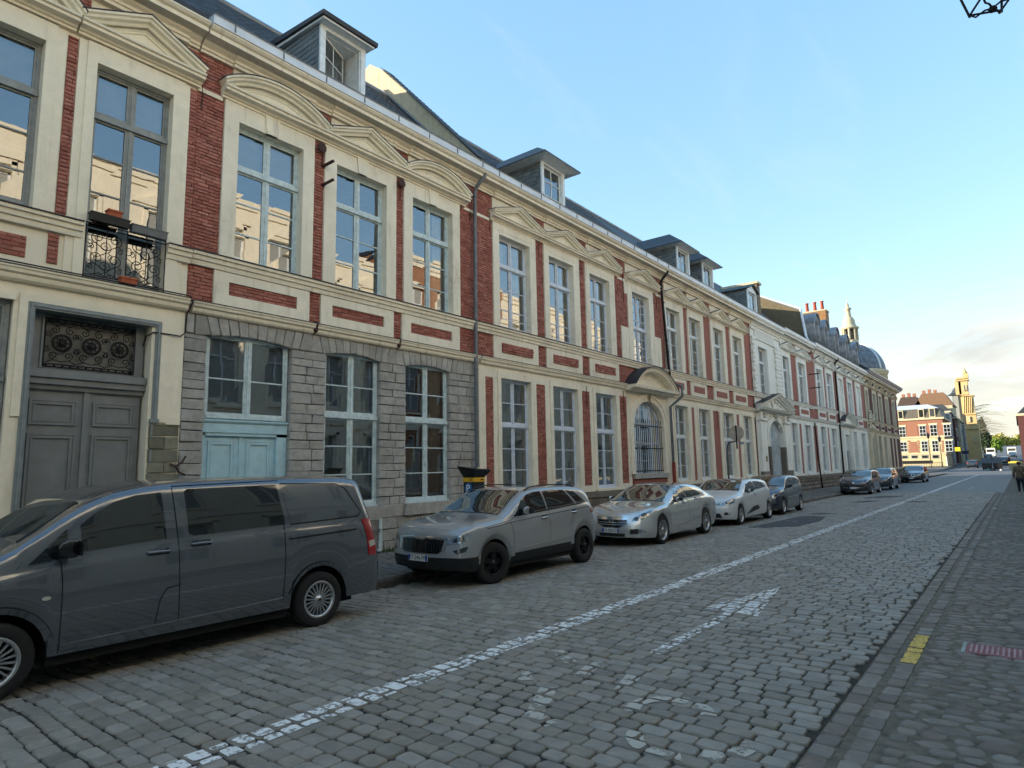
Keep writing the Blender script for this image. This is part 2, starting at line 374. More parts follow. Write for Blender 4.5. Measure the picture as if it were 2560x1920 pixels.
M['line_faint'] = worn('almost_gone_white_paint', 'b9b9b4', 24, 0.52, 0.58)
M['line_far'] = worn('white_paint', 'd9dad8', 9, 0.42, 0.52)
M['ghost'] = worn('faded_beige_paint', 'b3b0a7', 7, 0.43, 0.50, 0.8)
M['yellow'] = worn('yellow_paint', 'd2b455', 26, 0.42, 0.47)
M['leaf'] = simple('leaves', '4d5f2a', 0.7, var=0.3, scale=1.2)
# ------------------------------------------------------------------ street
XF = -11.4                       # plane of the left-hand facades
KERB_X = -8.68; LINE_X = -4.42; GUT_X = -1.28; RPAVE_X = -0.93; WALL_R = 1.75
def roadz(x): return -0.10 * min(1.0, max(0.0, (LINE_X - x) / 4.26)) ** 1.6
def pavez(x): return 0.02 + 0.06 * (KERB_X - x) / 2.7        # left pavement rises towards the wall
def gz(y): return 0.0 if y < 112 else (y - 112) * 0.011 if y < 150 else 0.42 + (y - 150) * 0.033
def pix(p):
    v = Vector(p) - Vector((0, 0, EYE)); c = [sum(CAM_R[i][k] * v[i] for i in range(3)) for k in range(3)]
    if c[2] < 0.1: return (-9999, -9999)
    return (1280 + 1590 * c[0] / c[2], 960 + 1590 * c[1] / c[2])
def at_y(px, py, Y):
    r = [sum(CAM_R[i][k] * (px - 1280, py - 960, 1590)[k] for k in range(3)) for i in range(3)]; t = Y / r[1]
    return Vector((r[0] * t, Y, r[2] * t + EYE))

gm = MB(); ys = [-400, -60, 60, 112, 130, 150, 200, 260, 420, 1600]
for k in range(len(ys) - 1):
    a, b = ys[k], ys[k + 1]; za = gz(a) - 0.22 if a < 140 else gz(min(a, 420)) - 0.1; zb = gz(b) - 0.22 if b < 140 else gz(min(b, 420)) - 0.1
    gm.add([(-900, a, za), (900, a, za), (900, b, zb), (-900, b, zb)], [(0, 1, 2, 3)])
tag(gm.build('ground', M['asphalt_old']), kind='structure')

def sheet(name, x0, x1, y0, y1, zf, mat, nx=12, ny=8, parent=None, dz=0.0):
    vs = []; fs = []
    for j in range(ny + 1):
        for i in range(nx + 1):
            x = x0 + (x1 - x0) * i / nx; y = y0 + (y1 - y0) * j / ny; vs.append((x, y, zf(x, y) + dz))
    for j in range(ny):
        for i in range(nx):
            a = j * (nx + 1) + i; fs.append((a, a + 1, a + nx + 2, a + nx + 1))
    return MB().add(vs, fs).build(name, mat, parent)
road = tag(sheet('road', KERB_X - 0.02, GUT_X, -8, 46.0, lambda x, y: roadz(x), M['darkjoint'], 14, 6, None, -0.018), kind='structure')
def cobble_far():
    t = NT('distant_setts'); g = t.new('ShaderNodeNewGeometry'); sp = t.new('ShaderNodeSeparateXYZ'); t.l.new(g.outputs['Position'], sp.inputs[0])
    cb = t.new('ShaderNodeCombineXYZ'); t.l.new(sp.outputs['X'], cb.inputs[0]); t.l.new(sp.outputs['Y'], cb.inputs[1])
    b = t.new('ShaderNodeTexBrick'); t.setv(b, {'Vector': cb.outputs[0], 'Scale': 1.0, 'Mortar Size': 0.018, 'Brick Width': 0.22, 'Row Height': 0.17, 'Color1': srgb('6c6e71'), 'Color2': srgb('5a5c60'), 'Mortar': srgb('393a3b'), 'Mortar Smooth': 0.3})
    n = t.noise(t.pos(), 1.6, 6, 0.7)
    t.l.new(t.mix(t.ramp(n, 0.3, 0.7, 0, 0.5), b.outputs['Color'], (0.5, 0.5, 0.5, 1), 'MULTIPLY'), t.b.inputs['Base Color']); t.b.inputs['Roughness'].default_value = 0.6
    t.l.new(t.bump(b.outputs['Fac'], -0.8, 0.02, t.bump(n, 0.6, 0.06)), t.b.inputs['Normal'])
    return t.m
sheet('far_paving', KERB_X - 0.02, GUT_X + 0.35, 46.0, 112.0, lambda x, y: roadz(x), cobble_far(), 10, 6, road, -0.006)

# setts: template octagon with three rings, quads only
def oct_ring(a, b, c): return np.array([(-a + c, -b), (a - c, -b), (a, -b + c), (a, b - c), (a - c, b), (-a + c, b), (-a, b - c), (-a, -b + c)])
def sett_arrays(P, inset=0.009, drop=0.010, jit=0.004, rng=RNG, deep=0.05, cut=0.022):
    """P rows: x, y, z, half a, half b, rot, tiltx, tilty -> verts (n,24,3)"""
    n = len(P); out = np.zeros((n, 24, 3))
    c = cut * (0.7 + 0.6 * rng.random(n))
    a, b = P[:, 3], P[:, 4]
    def ring(a, b, c): return np.stack([np.stack([-a + c, -b], 1), np.stack([a - c, -b], 1), np.stack([a, -b + c], 1), np.stack([a, b - c], 1), np.stack([a - c, b], 1), np.stack([-a + c, b], 1), np.stack([-a, b - c], 1), np.stack([-a, -b + c], 1)], 1)
    r0 = ring(a, b, c); r1 = ring(a - inset, b - inset, np.maximum(c - inset * 0.4, 0.004))
    j = (rng.random((n, 8, 2)) - 0.5) * 2 * jit
    out[:, 0:8, :2] = r0 + j; out[:, 0:8, 2] = -deep
    out[:, 8:16, :2] = r0 + j; out[:, 8:16, 2] = -drop
    out[:, 16:24, :2] = r1 + j + (rng.random((n, 8, 2)) - 0.5) * jit; out[:, 16:24, 2] = (rng.random((n, 8)) - 0.5) * 0.004
    out[:, :, 2] += out[:, :, 0] * P[:, 6:7] + out[:, :, 1] * P[:, 7:8]
    cs, sn = np.cos(P[:, 5:6]), np.sin(P[:, 5:6]); x = out[:, :, 0] * cs - out[:, :, 1] * sn; y = out[:, :, 0] * sn + out[:, :, 1] * cs
    out[:, :, 0] = x; out[:, :, 1] = y
    return out
SQ = []
for r in (0, 8):
    for i in range(8): SQ.append((r + i, r + (i + 1) % 8, r + 8 + (i + 1) % 8, r + 8 + i))
SQ += [(16, 17, 18, 19), (16, 19, 20, 23), (20, 21, 22, 23)]
SQ = np.array(SQ)
def setts(parent, P, mat, one, many, nmax=300, seed=3, view=True, **kw):
    """the largest nmax in view become objects of their own, the rest one joined part"""
    rng = np.random.default_rng(seed); P = np.array(P)
    d = np.hypot(P[:, 0], P[:, 1]); score = d.copy()
    for i in range(len(P)):
        if d[i] > 16: score[i] = 1e6 + d[i]; continue
        u, v = pix(P[i, :3])
        if not (20 < u < 2540 and 900 < v < 1905): score[i] = 1e6 + d[i]
        elif -9.1 < P[i, 0] < -7.25 and 0.4 < P[i, 1] < 6: score[i] = 1e6
    order = np.argsort(score); pick = [i for i in order[:nmax] if score[i] < 1e6]
    rest = np.ones(len(P), bool); rest[pick] = False
    variants = []
    for k in range(24):
        q = np.array([[0, 0, 0, 1, 1, 0, 0, 0]], float); q[0, 3] = 0.1; q[0, 4] = 0.07
        V = sett_arrays(q, rng=rng, **kw)[0]; me = bpy.data.meshes.new(one); me.from_pydata(V.tolist(), [], SQ.tolist())
        at = me.attributes.new('tone', 'FLOAT', 'POINT'); at.data.foreach_set('value', np.full(24, rng.random(), np.float32))
        me.materials.append(mat); me.polygons.foreach_set('use_smooth', [True] * 16 + [False] * 3); me.update(); variants.append(me)
    o0 = org(parent)
    for n_, i in enumerate(pick):
        x, y, z, a, b, rot, tx, ty = P[i]
        ob = bpy.data.objects.new(one, variants[n_ % 24]); ob.location = Vector((x, y, z)) - o0; ob.rotation_euler = (math.atan(ty), -math.atan(tx), rot); ob.scale = (a / 0.1, b / 0.07, 1)
        link(ob, parent)
    Q = P[rest]
    V = sett_arrays(Q, rng=rng, **kw); V += Q[:, None, :3]; n = len(Q)
    F = (SQ[None] + (np.arange(n) * 24)[:, None, None]).reshape(-1, 4)
    tone = np.repeat(rng.random(n), 24)
    o = np_mesh(many, V.reshape(-1, 3), F, mat, parent, tone, 'stuff')
    o.data.polygons.foreach_set('use_smooth', ([True] * 16 + [False] * 3) * n)
    return P
P = []; y = -3.0; row = 0
HOLES = [(-6.62, -5.42, 19.9, 24.5)]
while y < 46.2:
    wy = 0.148 + random.uniform(-0.013, 0.015); x = KERB_X + 0.02 + random.uniform(0, 0.12)
    while x < GUT_X - 0.10:
        lx = random.uniform(0.17, 0.245); wob = 0.018 * math.sin(x * 1.7 + y * 0.23) + 0.012 * math.sin(x * 4.1 + row * 0.7)
        if x + lx > GUT_X - 0.01: lx = GUT_X - 0.012 - x
        cx = x + lx / 2
        P.append((cx, y + wob, roadz(cx) + random.gauss(0, 0.0028) + 0.006 * math.sin(cx * 2.3) * math.sin(y * 1.9), lx / 2 - 0.007, wy / 2 - 0.0068, random.gauss(0, 0.02), random.gauss(0, 0.010), random.gauss(0, 0.013)))
        x += lx
    y += wy; row += 1
ROADP = setts(road, P, M['cobble'], 'sett', 'setts', 300, 5)
# moss and sand in the joints is the joint sheet; litter and painted marks below

# ---- marks painted on the setts: the tops of the stones clipped to the mark's outline
def clip_poly(poly, cp):
    out = poly
    for i in range(len(cp)):
        a = cp[i]; b = cp[(i + 1) % len(cp)]; inp = out; out = []
        if not inp: break
        side = lambda p: (b[0] - a[0]) * (p[1] - a[1]) - (b[1] - a[1]) * (p[0] - a[0])
        for k in range(len(inp)):
            p = inp[k]; q = inp[(k + 1) % len(inp)]; sp, sq = side(p), side(q)
            if sp >= 0: out.append(p)
            if (sp >= 0) != (sq >= 0):
                t = sp / (sp - sq); out.append((p[0] + (q[0] - p[0]) * t, p[1] + (q[1] - p[1]) * t))
    return out
def ccw(p):
    a = sum(p[i][0] * p[(i + 1) % len(p)][1] - p[(i + 1) % len(p)][0] * p[i][1] for i in range(len(p))); return p if a > 0 else p[::-1]
def mark(name, PP, polys, mat, parent, lift=0.0055, label=None, pad=0.0):
    m = MB()
    for poly in polys:
        cp = ccw(poly); x0 = min(p[0] for p in cp) - .15; x1 = max(p[0] for p in cp) + .15; y0 = min(p[1] for p in cp) - .12; y1 = max(p[1] for p in cp) + .12
        sel = PP[(PP[:, 0] > x0) & (PP[:, 0] < x1) & (PP[:, 1] > y0) & (PP[:, 1] < y1)]
        for (x, y, z, a, b, rot, tx, ty) in sel:
            cs, sn = math.cos(rot), math.sin(rot); i_ = 0.009 - pad
            base = [(x + p * cs - q * sn, y + p * sn + q * cs) for p, q in oct_ring(a - i_, b - i_, 0.018)]
            r = clip_poly(base, cp)
            if len(r) >= 3:
                def zz(px, py):
                    dx, dy = px - x, py - y; lx_, ly_ = dx * cs + dy * sn, -dx * sn + dy * cs; return z + lx_ * tx + ly_ * ty + lift
                m.add([(px, py, zz(px, py)) for px, py in r], [tuple(range(len(r)))])
    o = m.build(name, mat, parent)
    if label: o['label'] = label
    return o
mark('lane_line', ROADP, [[(LINE_X - .125, -1), (LINE_X + .115, -1), (LINE_X + .115, 46), (LINE_X - .125, 46)]], M['line'], road, label='broken white line worn into the setts')
sheet('lane_line', LINE_X - .125, LINE_X + .115, 46, 99, lambda x, y: roadz(x), M['line_far'], 1, 10, road, 0.002)
mark('direction_arrow', ROADP, [[(-3.11, 6.05), (-2.99, 6.05), (-3.0, 8.4), (-3.12, 8.4)], [(-3.44, 8.3), (-2.72, 8.2), (-3.04, 10.3)]], M['line'], road, label='worn white arrow pointing up the street')
sheet('direction_arrow', -2.95, -2.65, 47, 55, lambda x, y: roadz(x), M['line_faint'], 1, 2, road, 0.002)
sheet('stop_line', -6.6, GUT_X - .1, 100.2, 100.8, lambda x, y: roadz(x), M['line_far'], 6, 1, road, 0.002)
mark('parking_line', ROADP, [[(-7.02, 0.5), (-6.93, 0.5), (-6.93, 42), (-7.02, 42)]], M['line_faint'], road)
def ringpolys(cx, cy, r0, r1, a0, a1, n=14, sx=1.0, sy=1.0):
    out = []
    for i in range(n):
        p, q = R(a0 + (a1 - a0) * i / n), R(a0 + (a1 - a0) * (i + 1) / n)
        out.append([(cx + r0 * math.cos(p) * sx, cy + r0 * math.sin(p) * sy), (cx + r1 * math.cos(p) * sx, cy + r1 * math.sin(p) * sy), (cx + r1 * math.cos(q) * sx, cy + r1 * math.sin(q) * sy), (cx + r0 * math.cos(q) * sx, cy + r0 * math.sin(q) * sy)])
    return out
def bar(x0, y0, x1, y1, w):
    dx, dy = x1 - x0, y1 - y0; l = math.hypot(dx, dy); nx, ny = -dy / l * w / 2, dx / l * w / 2
    return [(x0 + nx, y0 + ny), (x1 + nx, y1 + ny), (x1 - nx, y1 - ny), (x0 - nx, y0 - ny)]
gh = ringpolys(-2.27, 4.72, .22, .34, 20, 215) + ringpolys(-2.02, 4.28, .22, .34, 190, 300) + ringpolys(-1.86, 4.42, .2, .33, 285, 380)
gh += [bar(-3.9, 5.58, -3.55, 5.32, .13), bar(-3.36, 5.5, -3.27, 5.02, .13), bar(-2.9, 5.35, -2.8, 4.95, .14), bar(-3.34, 4.65, -3.05, 4.02, .15), bar(-3.84, 4.9, -3.6, 4.68, .13), bar(-3.0, 4.05, -2.85, 4.0, .12)]
mark('faded_cycle_symbol', ROADP, gh, M['ghost'], road, label='faded beige bicycle symbol on the setts')
# tarred patches in the road
for k, (pts, nm) in enumerate((([(-6.62, 19.7), (-6.1, 19.85), (-5.42, 20.5), (-5.3, 22.6), (-5.5, 24.3), (-6.0, 24.75), (-6.35, 24.5), (-6.5, 22)], 'tar_patch'), ([(-6.75, 38.3), (-6.1, 38.2), (-5.3, 39.6), (-5.15, 40.5), (-6.0, 40.9), (-6.6, 39.8)], 'tar_patch'), ([(-6.55, 34.2), (-5.9, 34.3), (-5.55, 35.3), (-6.1, 35.6)], 'tar_patch'), ([(-4.4, 34.8), (-3.8, 34.5), (-3.5, 34.9), (-4.0, 35.3)], 'tar_patch'), ([(-6.48, 25.7), (-5.9, 25.45), (-5.5, 26.0), (-6.1, 26.4)], 'tar_patch'))):
    m = MB(); n = len(pts)
    top = [(x, y, roadz(x) + 0.012) for x, y in pts]; bot = [(x, y, roadz(x) - 0.03) for x, y in pts]
    m.add(top + bot, [tuple(range(n))] + [(i, n + i, n + (i + 1) % n, (i + 1) % n) for i in range(n)]); m.build(nm, M['asphalt'], road)

# ---- gutter: two rows of long setts with a sandy joint, then the right-hand pavement
gut = tag(sheet('gutter', GUT_X, RPAVE_X, -4, 112, lambda x, y: -0.012, M['mortar_tan'], 1, 4), kind='structure')
P = []
for x0, x1 in ((GUT_X + .006, -1.125), (-1.075, RPAVE_X - .004)):
    y = -3.0
    while y < 46:
        l = random.uniform(0.17, 0.27); P.append(((x0 + x1) / 2, y + l / 2, random.gauss(0.0, .004), (x1 - x0) / 2 - .003, l / 2 - .005, random.gauss(0, .012), random.gauss(0, .015), random.gauss(0, .02))); y += l
GUTP = setts(gut, P, M['cobble_worn'], 'gutter_sett', 'gutter_setts', 120, 7, inset=.010, drop=.012)
mark('yellow_mark', GUTP, [[(-1.075, 7.1), (RPAVE_X, 7.1), (RPAVE_X, 8.25), (-1.075, 8.25)]], M['yellow'], gut, pad=.005, label='short yellow painted mark on the edge stones')
mark('tick_mark', GUTP, [[(-1.26, 18.98), (RPAVE_X, 19.03), (RPAVE_X, 19.16), (-1.26, 19.1)]], M['line_far'], gut)
rp = tag(sheet('right_pavement', RPAVE_X, WALL_R, -6, 112, lambda x, y: 0.012 + 0.02 * (x - RPAVE_X), M['mortar_tan'], 2, 4), kind='structure')
P = []; y = -3.0
while y < 44:
    wy = random.uniform(.115, .165); x = RPAVE_X + random.uniform(0, .08)
    while x < WALL_R - .05:
        lx = random.uniform(.13, .25); cx = x + lx / 2
        if not (-0.62 < cx < 1.4 and 7.62 < y < 8.1): P.append((cx, y + .012 * math.sin(x * 5 + y), 0.020 + .02 * (cx - RPAVE_X) + random.gauss(0, .0035), lx / 2 - .008, wy / 2 - .008, random.gauss(0, .05), random.gauss(0, .02), random.gauss(0, .02)))
        x += lx
    y += wy
setts(rp, P, M['cobble_worn'], 'pavement_sett', 'pavement_setts', 200, 9, inset=.020, drop=.012, jit=.010, cut=.04)
# red cast channel cover across the right-hand pavement
m = MB(); zt = .03
m.box(-.60, WALL_R - .1, 7.66, 8.06, -.01, zt); dg = thing('drain_cover', (0, 7.86, 0), 'red ribbed drain channel cover across the right-hand pavement', 'drain cover')
m.build('cover_frame', simple('faded_red_iron', '8a5156', .7, .1, .2, 9, .3), dg)
for k in range(44):
    x = -.57 + k * .042; MB().box(x, x + .018, 7.69, 8.03, zt, zt + .006).build('rib', M.setdefault('rib', simple('worn_pink_iron', 'a8868a', .6, .1, .2, 12)), dg)
MB().box(-.635, -.602, 7.65, 8.07, -.01, zt + .004).build('end_bar', simple('greenish_grey_iron', '8b9a92', .6, .1, .1), dg)

# ---- left-hand pavement with kerb stones
lp = tag(sheet('left_pavement', XF - .1, KERB_X - .15, -8, 112, lambda x, y: pavez(x), M['mortar_tan'], 4, 6, None, -.014), kind='structure')
P = []; y = 4.6
while y < 50:
    wy = random.uniform(.095, .125); x = XF + .02 + random.uniform(0, .1)
    while x < KERB_X - .17:
        lx = min(random.uniform(.15, .22), KERB_X - .155 - x); cx = x + lx / 2
        if lx > .06: P.append((cx, y, pavez(cx) + random.gauss(0, .003), lx / 2 - .005, wy / 2 - .005, random.gauss(0, .03), random.gauss(0, .015), random.gauss(0, .02)))
        x += lx
    y += wy
def lp_setts():
    PP = np.array(P); vis = (PP[:, 1] < 9.6)
    near = PP[vis]; far = PP[~vis]
    return np.concatenate([near, far])
setts(lp, lp_setts(), M['paver'], 'pavement_sett', 'pavement_setts', 300, 12, inset=.010, drop=.010, jit=.006)
sheet('far_paving', XF - .1, KERB_X - .15, 50, 112, lambda x, y: pavez(x), M['paver'], 2, 2, lp, .002)
kb = tag(MB().box(KERB_X - .16, KERB_X - .02, -8, 112, -.25, pavez(KERB_X) - .03).build('kerb', M['darkjoint']), kind='structure')
y = -4.0
while y < 60:
    l = random.uniform(.7, 1.15); m = MB(); zt = pavez(KERB_X) + random.gauss(.006, .006); x0, x1 = KERB_X - .165 + random.gauss(0, .005), KERB_X + random.gauss(0, .01); n = 6
    vs = []
    for i in range(n + 1):
        yy = y + .006 + (l - .012) * i / n; j = lambda s: random.gauss(0, s)
        vs += [(x0, yy, zt - .2), (x0, yy, zt + j(.004)), (x1 - .035 + j(.006), yy, zt + j(.004)), (x1 + j(.005), yy, zt - .035 + j(.006)), (x1 + .008 + j(.006), yy, zt - .2)]
    fs = []
    for i in range(n):
        for k in range(4): a = i * 5 + k; fs.append((a, a + 5, a + 6, a + 1))
    fs += [(0, 1, 2, 3, 4), tuple(range(n * 5 + 4, n * 5 - 1, -1))]
    o = m.add(vs, fs).build('kerb_stone', M['kerb'], kb); y += l
# ------------------------------------------------------------------ houses on the left
class Pieces:
    """bricks, stones, slates: the nearest nmax as objects of their own, the rest one joined part"""
    def __init__(s, house, one, many, mat, nmax=300, bev=0.006, jit=0.004, shared=True): s.h = house; s.one = one; s.many = many; s.mat = mat; s.nmax = nmax; s.bev = bev; s.jit = jit; s.L = []
    def quad(s, c8): s.L.append(np.array(c8, float))       # back quad then front quad (4 + 4 points, same order)
    def add(s, u0, u1, z0, z1, d0, d1):
        x0, x1 = XF + d0, XF + d1; s.quad([(x0, u0, z0), (x0, u1, z0), (x0, u1, z1), (x0, u0, z1), (x1, u0, z0), (x1, u1, z0), (x1, u1, z1), (x1, u0, z1)])
    def finish(s):
        if not s.L: return
        A = np.stack(s.L); n = len(A); c = A.mean(1); d = np.linalg.norm(c - [0, 0, EYE], axis=1)
        size = np.linalg.norm(A[:, 6] - A[:, 4], axis=1); order = np.argsort(-(size / d))
        back = A[:, :4]; mid = A[:, 4:] + (RNG.random((n, 4, 3)) - .5) * 2 * s.jit
        out = (A[:, 4:] - A[:, :4]); out = out / np.linalg.norm(out, axis=2, keepdims=True)
        cen = mid.mean(1, keepdims=True); dirs = cen - mid; dirs /= np.linalg.norm(dirs, axis=2, keepdims=True)
        front = mid + dirs * s.bev * 1.4; mid2 = mid - out * s.bev
        V = np.concatenate([back, mid2, front], 1)
        F = np.array([(0, 1, 5, 4), (1, 2, 6, 5), (2, 3, 7, 6), (3, 0, 4, 7), (4, 5, 9, 8), (5, 6, 10, 9), (6, 7, 11, 10), (7, 4, 8, 11), (8, 9, 10, 11)])
        tone = RNG.random(n); pick = order[:s.nmax]; rest = order[s.nmax:]; o0 = np.array(org(s.h))
        for i in pick:
            me = bpy.data.meshes.new(s.one); me.from_pydata((V[i] - c[i]).tolist(), [], F.tolist()); at = me.attributes.new('tone', 'FLOAT', 'POINT'); at.data.foreach_set('value', np.full(12, tone[i], np.float32))
            me.materials.append(s.mat); ob = bpy.data.objects.new(s.one, me); ob.location = c[i] - o0; link(ob, s.h)
        if len(rest):
            FF = (F[None] + (np.arange(len(rest)) * 12)[:, None, None]).reshape(-1, 4)
            np_mesh(s.many, V[rest].reshape(-1, 3), FF, s.mat, s.h, np.repeat(tone[rest], 12), 'stuff')
def brick_fill(pc, u0, u1, z0, z1, d0=-.02, d1=.016, bl=.205, bh=.068, rough=.006):
    z = z0; k = 0
    while z < z1 - .015:
        h = min(bh * random.uniform(.92, 1.08), z1 - z)
        u = u0 - (bl / 2 if k % 2 else 0) + random.uniform(-.03, .03) * (u1 - u0 > .4)
        while u < u1 - .01:
            l = bl * random.uniform(.9, 1.1); a = max(u, u0); b = min(u + l, u1)
            if b - a > .025: pc.add(a + .004, b - .004, z + .005, z + h - .005, d0, d1 + random.uniform(-rough, rough))
            u += l
        z += h; k += 1
def holed_wall(name, H, u0, u1, z0, z1, holes, d, depth, mat, grow=.016):
    holes = [(a - grow, b + grow, c - grow, e + grow) for a, b, c, e in holes]
    us = sorted({u0, u1, *[min(max(h[i], u0), u1) for h in holes for i in (0, 1)]}); zs = sorted({z0, z1, *[min(max(h[i], z0), z1) for h in holes for i in (2, 3)]}); m = MB()
    ins = lambda u, z: any(h[0] < u < h[1] and h[2] < z < h[3] for h in holes)
    X = XF + d; Xb = X - depth
    for i in range(len(us) - 1):
        for j in range(len(zs) - 1):
            a, b, c, e = us[i], us[i + 1], zs[j], zs[j + 1]
            if not ins((a + b) / 2, (c + e) / 2): m.add([(X, a, c), (X, b, c), (X, b, e), (X, a, e)], [(0, 1, 2, 3)]); m.add([(Xb, a, c), (Xb, b, c), (Xb, b, e), (Xb, a, e)], [(3, 2, 1, 0)])
    for a, b, c, e in holes:
        m.add([(X, a, c), (X, b, c), (X, b, e), (X, a, e), (Xb, a, c), (Xb, b, c), (Xb, b, e), (Xb, a, e)], [(0, 1, 5, 4), (1, 2, 6, 5), (2, 3, 7, 6), (3, 0, 4, 7)])
    return m.build(name, mat, H)
def shell(H, u0, u1, zt=9.9, deep=7.0):
    """side and back walls, floors: a closed dark interior behind the windows"""
    m = MB(); x0 = XF - deep; x1 = XF - .34
    m.box(x0 - .3, x1 + .02, u0 + .01, u0 + .06, -.1, zt); m.box(x0 - .3, x1 + .02, u1 - .06, u1 - .01, -.1, zt); m.box(x0 - .3, x0, u0 + .06, u1 - .06, -.1, zt)
    m.box(x0, x1, u0 + .06, u1 - .06, zt - .1, zt); m.box(x0, x1, u0 + .06, u1 - .06, 4.75, 4.9); m.box(x0, x1, u0 + .06, u1 - .06, -.1, .1)
    return m.build('interior', M['room'], H)
def pane(W_, u0, u1, z0, z1, d, mat):
    j = lambda: random.gauss(0, .0022)
    x = XF + d
    MB().add([(x + j(), u0, z0), (x + j(), u1, z0), (x + j(), u1, z1), (x + j(), u0, z1)], [(0, 1, 2, 3)]).build('pane', mat, W_)
def window(H, u0, u1, z0, z1, d=-.22, mat=None, transom=None, top=(), bot=(), glass=None, curt=None, cols=2, leafbars=(), sill=True, muntin=.026, blind=None, name='window'):
    """timber window: outer frame, mullion, transom, leaf frames and glazing bars; panes are sub-parts"""
    mat = mat or M['wood_blue']; glass = glass or M['glass']; m = MB(); fr = .055
    m.fb(u0, u0 + fr, z0, z1, d, d + .07); m.fb(u1 - fr, u1, z0, z1, d, d + .07); m.fb(u0 + fr, u1 - fr, z1 - fr, z1, d, d + .07); m.fb(u0 + fr, u1 - fr, z0, z0 + fr * 1.2, d, d + .085)
    if sill: m.fb(u0 - .01, u1 + .01, z0 - .03, z0 + .012, d, d + .12)
    bands = [(z0 + fr * 1.2, z1 - fr, tuple(bot))]
    if transom:
        m.fb(u0 + .01, u1 - .01, transom - .045, transom + .04, d - .005, d + .105); m.fb(u0 + .02, u1 - .02, transom + .04, transom + .06, d, d + .07)
        bands = [(z0 + fr * 1.2, transom - .045, tuple(bot)), (transom + .06, z1 - fr, tuple(top))]
    ui = [u0 + fr + (u1 - u0 - 2 * fr) * k / cols for k in range(cols + 1)]; ps = []
    for (za, zb, bars) in bands:
        for k in range(1, cols): m.fb(ui[k] - .042, ui[k] + .042, za, zb, d, d + .062); m.fb(ui[k] - .014, ui[k] + .014, za, zb, d + .062, d + .078)
        for k in range(cols):
            a = ui[k] + (.042 if k else 0); b = ui[k + 1] - (.042 if k < cols - 1 else 0); s = .032
            m.fb(a, a + s, za, zb, d + .008, d + .052); m.fb(b - s, b, za, zb, d + .008, d + .052); m.fb(a + s, b - s, za, za + s * 1.4, d + .008, d + .052); m.fb(a + s, b - s, zb - s, zb, d + .008, d + .052)
            zz = [za + s * 1.4] + [q for q in bars] + [zb - s]; vu = [a + s] + [a + s + (b - a - 2 * s) * f for f in leafbars] + [b - s]
            for q in bars: m.fb(a + s, b - s, q - muntin / 2, q + muntin / 2, d + .014, d + .046)
            for q in vu[1:-1]: m.fb(q - muntin / 2, q + muntin / 2, za + s, zb - s, d + .016, d + .044)
            for i in range(len(zz) - 1):
                for jj in range(len(vu) - 1): ps.append((vu[jj] + (muntin / 2 if jj else 0), vu[jj + 1] - (muntin / 2 if jj < len(vu) - 2 else 0), zz[i] + (muntin / 2 if i else 0), zz[i + 1] - (muntin / 2 if i < len(zz) - 2 else 0)))
    w = m.build(name, mat, H)
    for p in ps: pane(w, *p, d + .028, glass)
    for (a, b, c, e) in (curt or ()):
        n = max(4, int((b - a) / .045)); vs = []
        for i in range(n + 1):
            u = a + (b - a) * i / n; x = XF + d - .13 + .025 * math.sin(i * 1.9) + random.gauss(0, .005)
            vs += [(x, u, c), (x, u, e)]
        MB().add(vs, [(2 * i, 2 * i + 2, 2 * i + 3, 2 * i + 1) for i in range(n)]).build('curtain', M['curtain'], w, True)
    if blind: MB().fb(u0 + .03, u1 - .03, blind[0], blind[1], d - .10, d - .09).build('blind', M['blind'], w)
    return w
def surround(H, o, a, zt, mat, d1=.06, d0=-.30, name='window_surround'):
    """o = opening (u0, u1, z0, z1); outer edges a = (u0, u1), top zt"""
    m = MB(); m.fb(a[0], o[0], o[2] - .02, o[3], d0, d1); m.fb(o[1], a[1], o[2] - .02, o[3], d0, d1); m.fb(a[0], a[1], o[3], zt, d0, d1)
    return m.build(name, mat, H)
RAKE = [(-.01, .0), (-.01, .15), (.035, .165), (.05, .24), (.09, .25), (.10, .29), (.135, .30), (.14, .0)]
FLASH = [(.141, .0), (.141, .31), (.156, .31), (.156, .0)]
INNER = [(-.055, .0), (-.055, .05), (-.03, .06), (-.004, .10), (-.004, .0)]
def pediment(H, u0, u1, zb, zt, mat, kind='tri', hh=.19, sc=1.0, d=0.0):
    m = MB(); e = .0
    m.mould([(d + p * sc, zb + q * hh / .19) for p, q in ((0, 0), (.085, 0), (.085, .04), (.12, .05), (.14, .085), (.25, .095), (.25, .145), (.29, .155), (.30, .19), (0, .19))], u0, u1)
    z1 = zb + hh; um = (u0 + u1) / 2; th = .14 * sc
    if kind == 'tri': path = [(u0 + .03, z1), (um, zt - th), (u1 - .03, z1)]
    else:
        w = (u1 - u0) / 2 - .03; hgt = zt - th - z1; rad = (w * w + hgt * hgt) / (2 * hgt); a = math.asin(min(1, w / rad)); path = [(um + rad * math.sin(-a + 2 * a * i / 16), zt - th - rad + rad * math.cos(-a + 2 * a * i / 16)) for i in range(17)]
    pr = lambda P: [(p * sc, d + q * sc) for p, q in P]
    m.strip(path, pr(RAKE))
    inner = [(um + (u - um) * .93, z1 + (z - z1) * .93 - .004) for u, z in path]; m.strip(inner, pr(INNER))
    m.plate([(u0 + .06, z1 - .01)] + [(u, z + .02) for u, z in path[1:-1]] + [(u1 - .06, z1 - .01)], d - .02, d + .022)
    o = m.build('pediment', mat, H)
    MB().strip(path, pr(FLASH)).build('flashing', M['lead'], o)
    return o
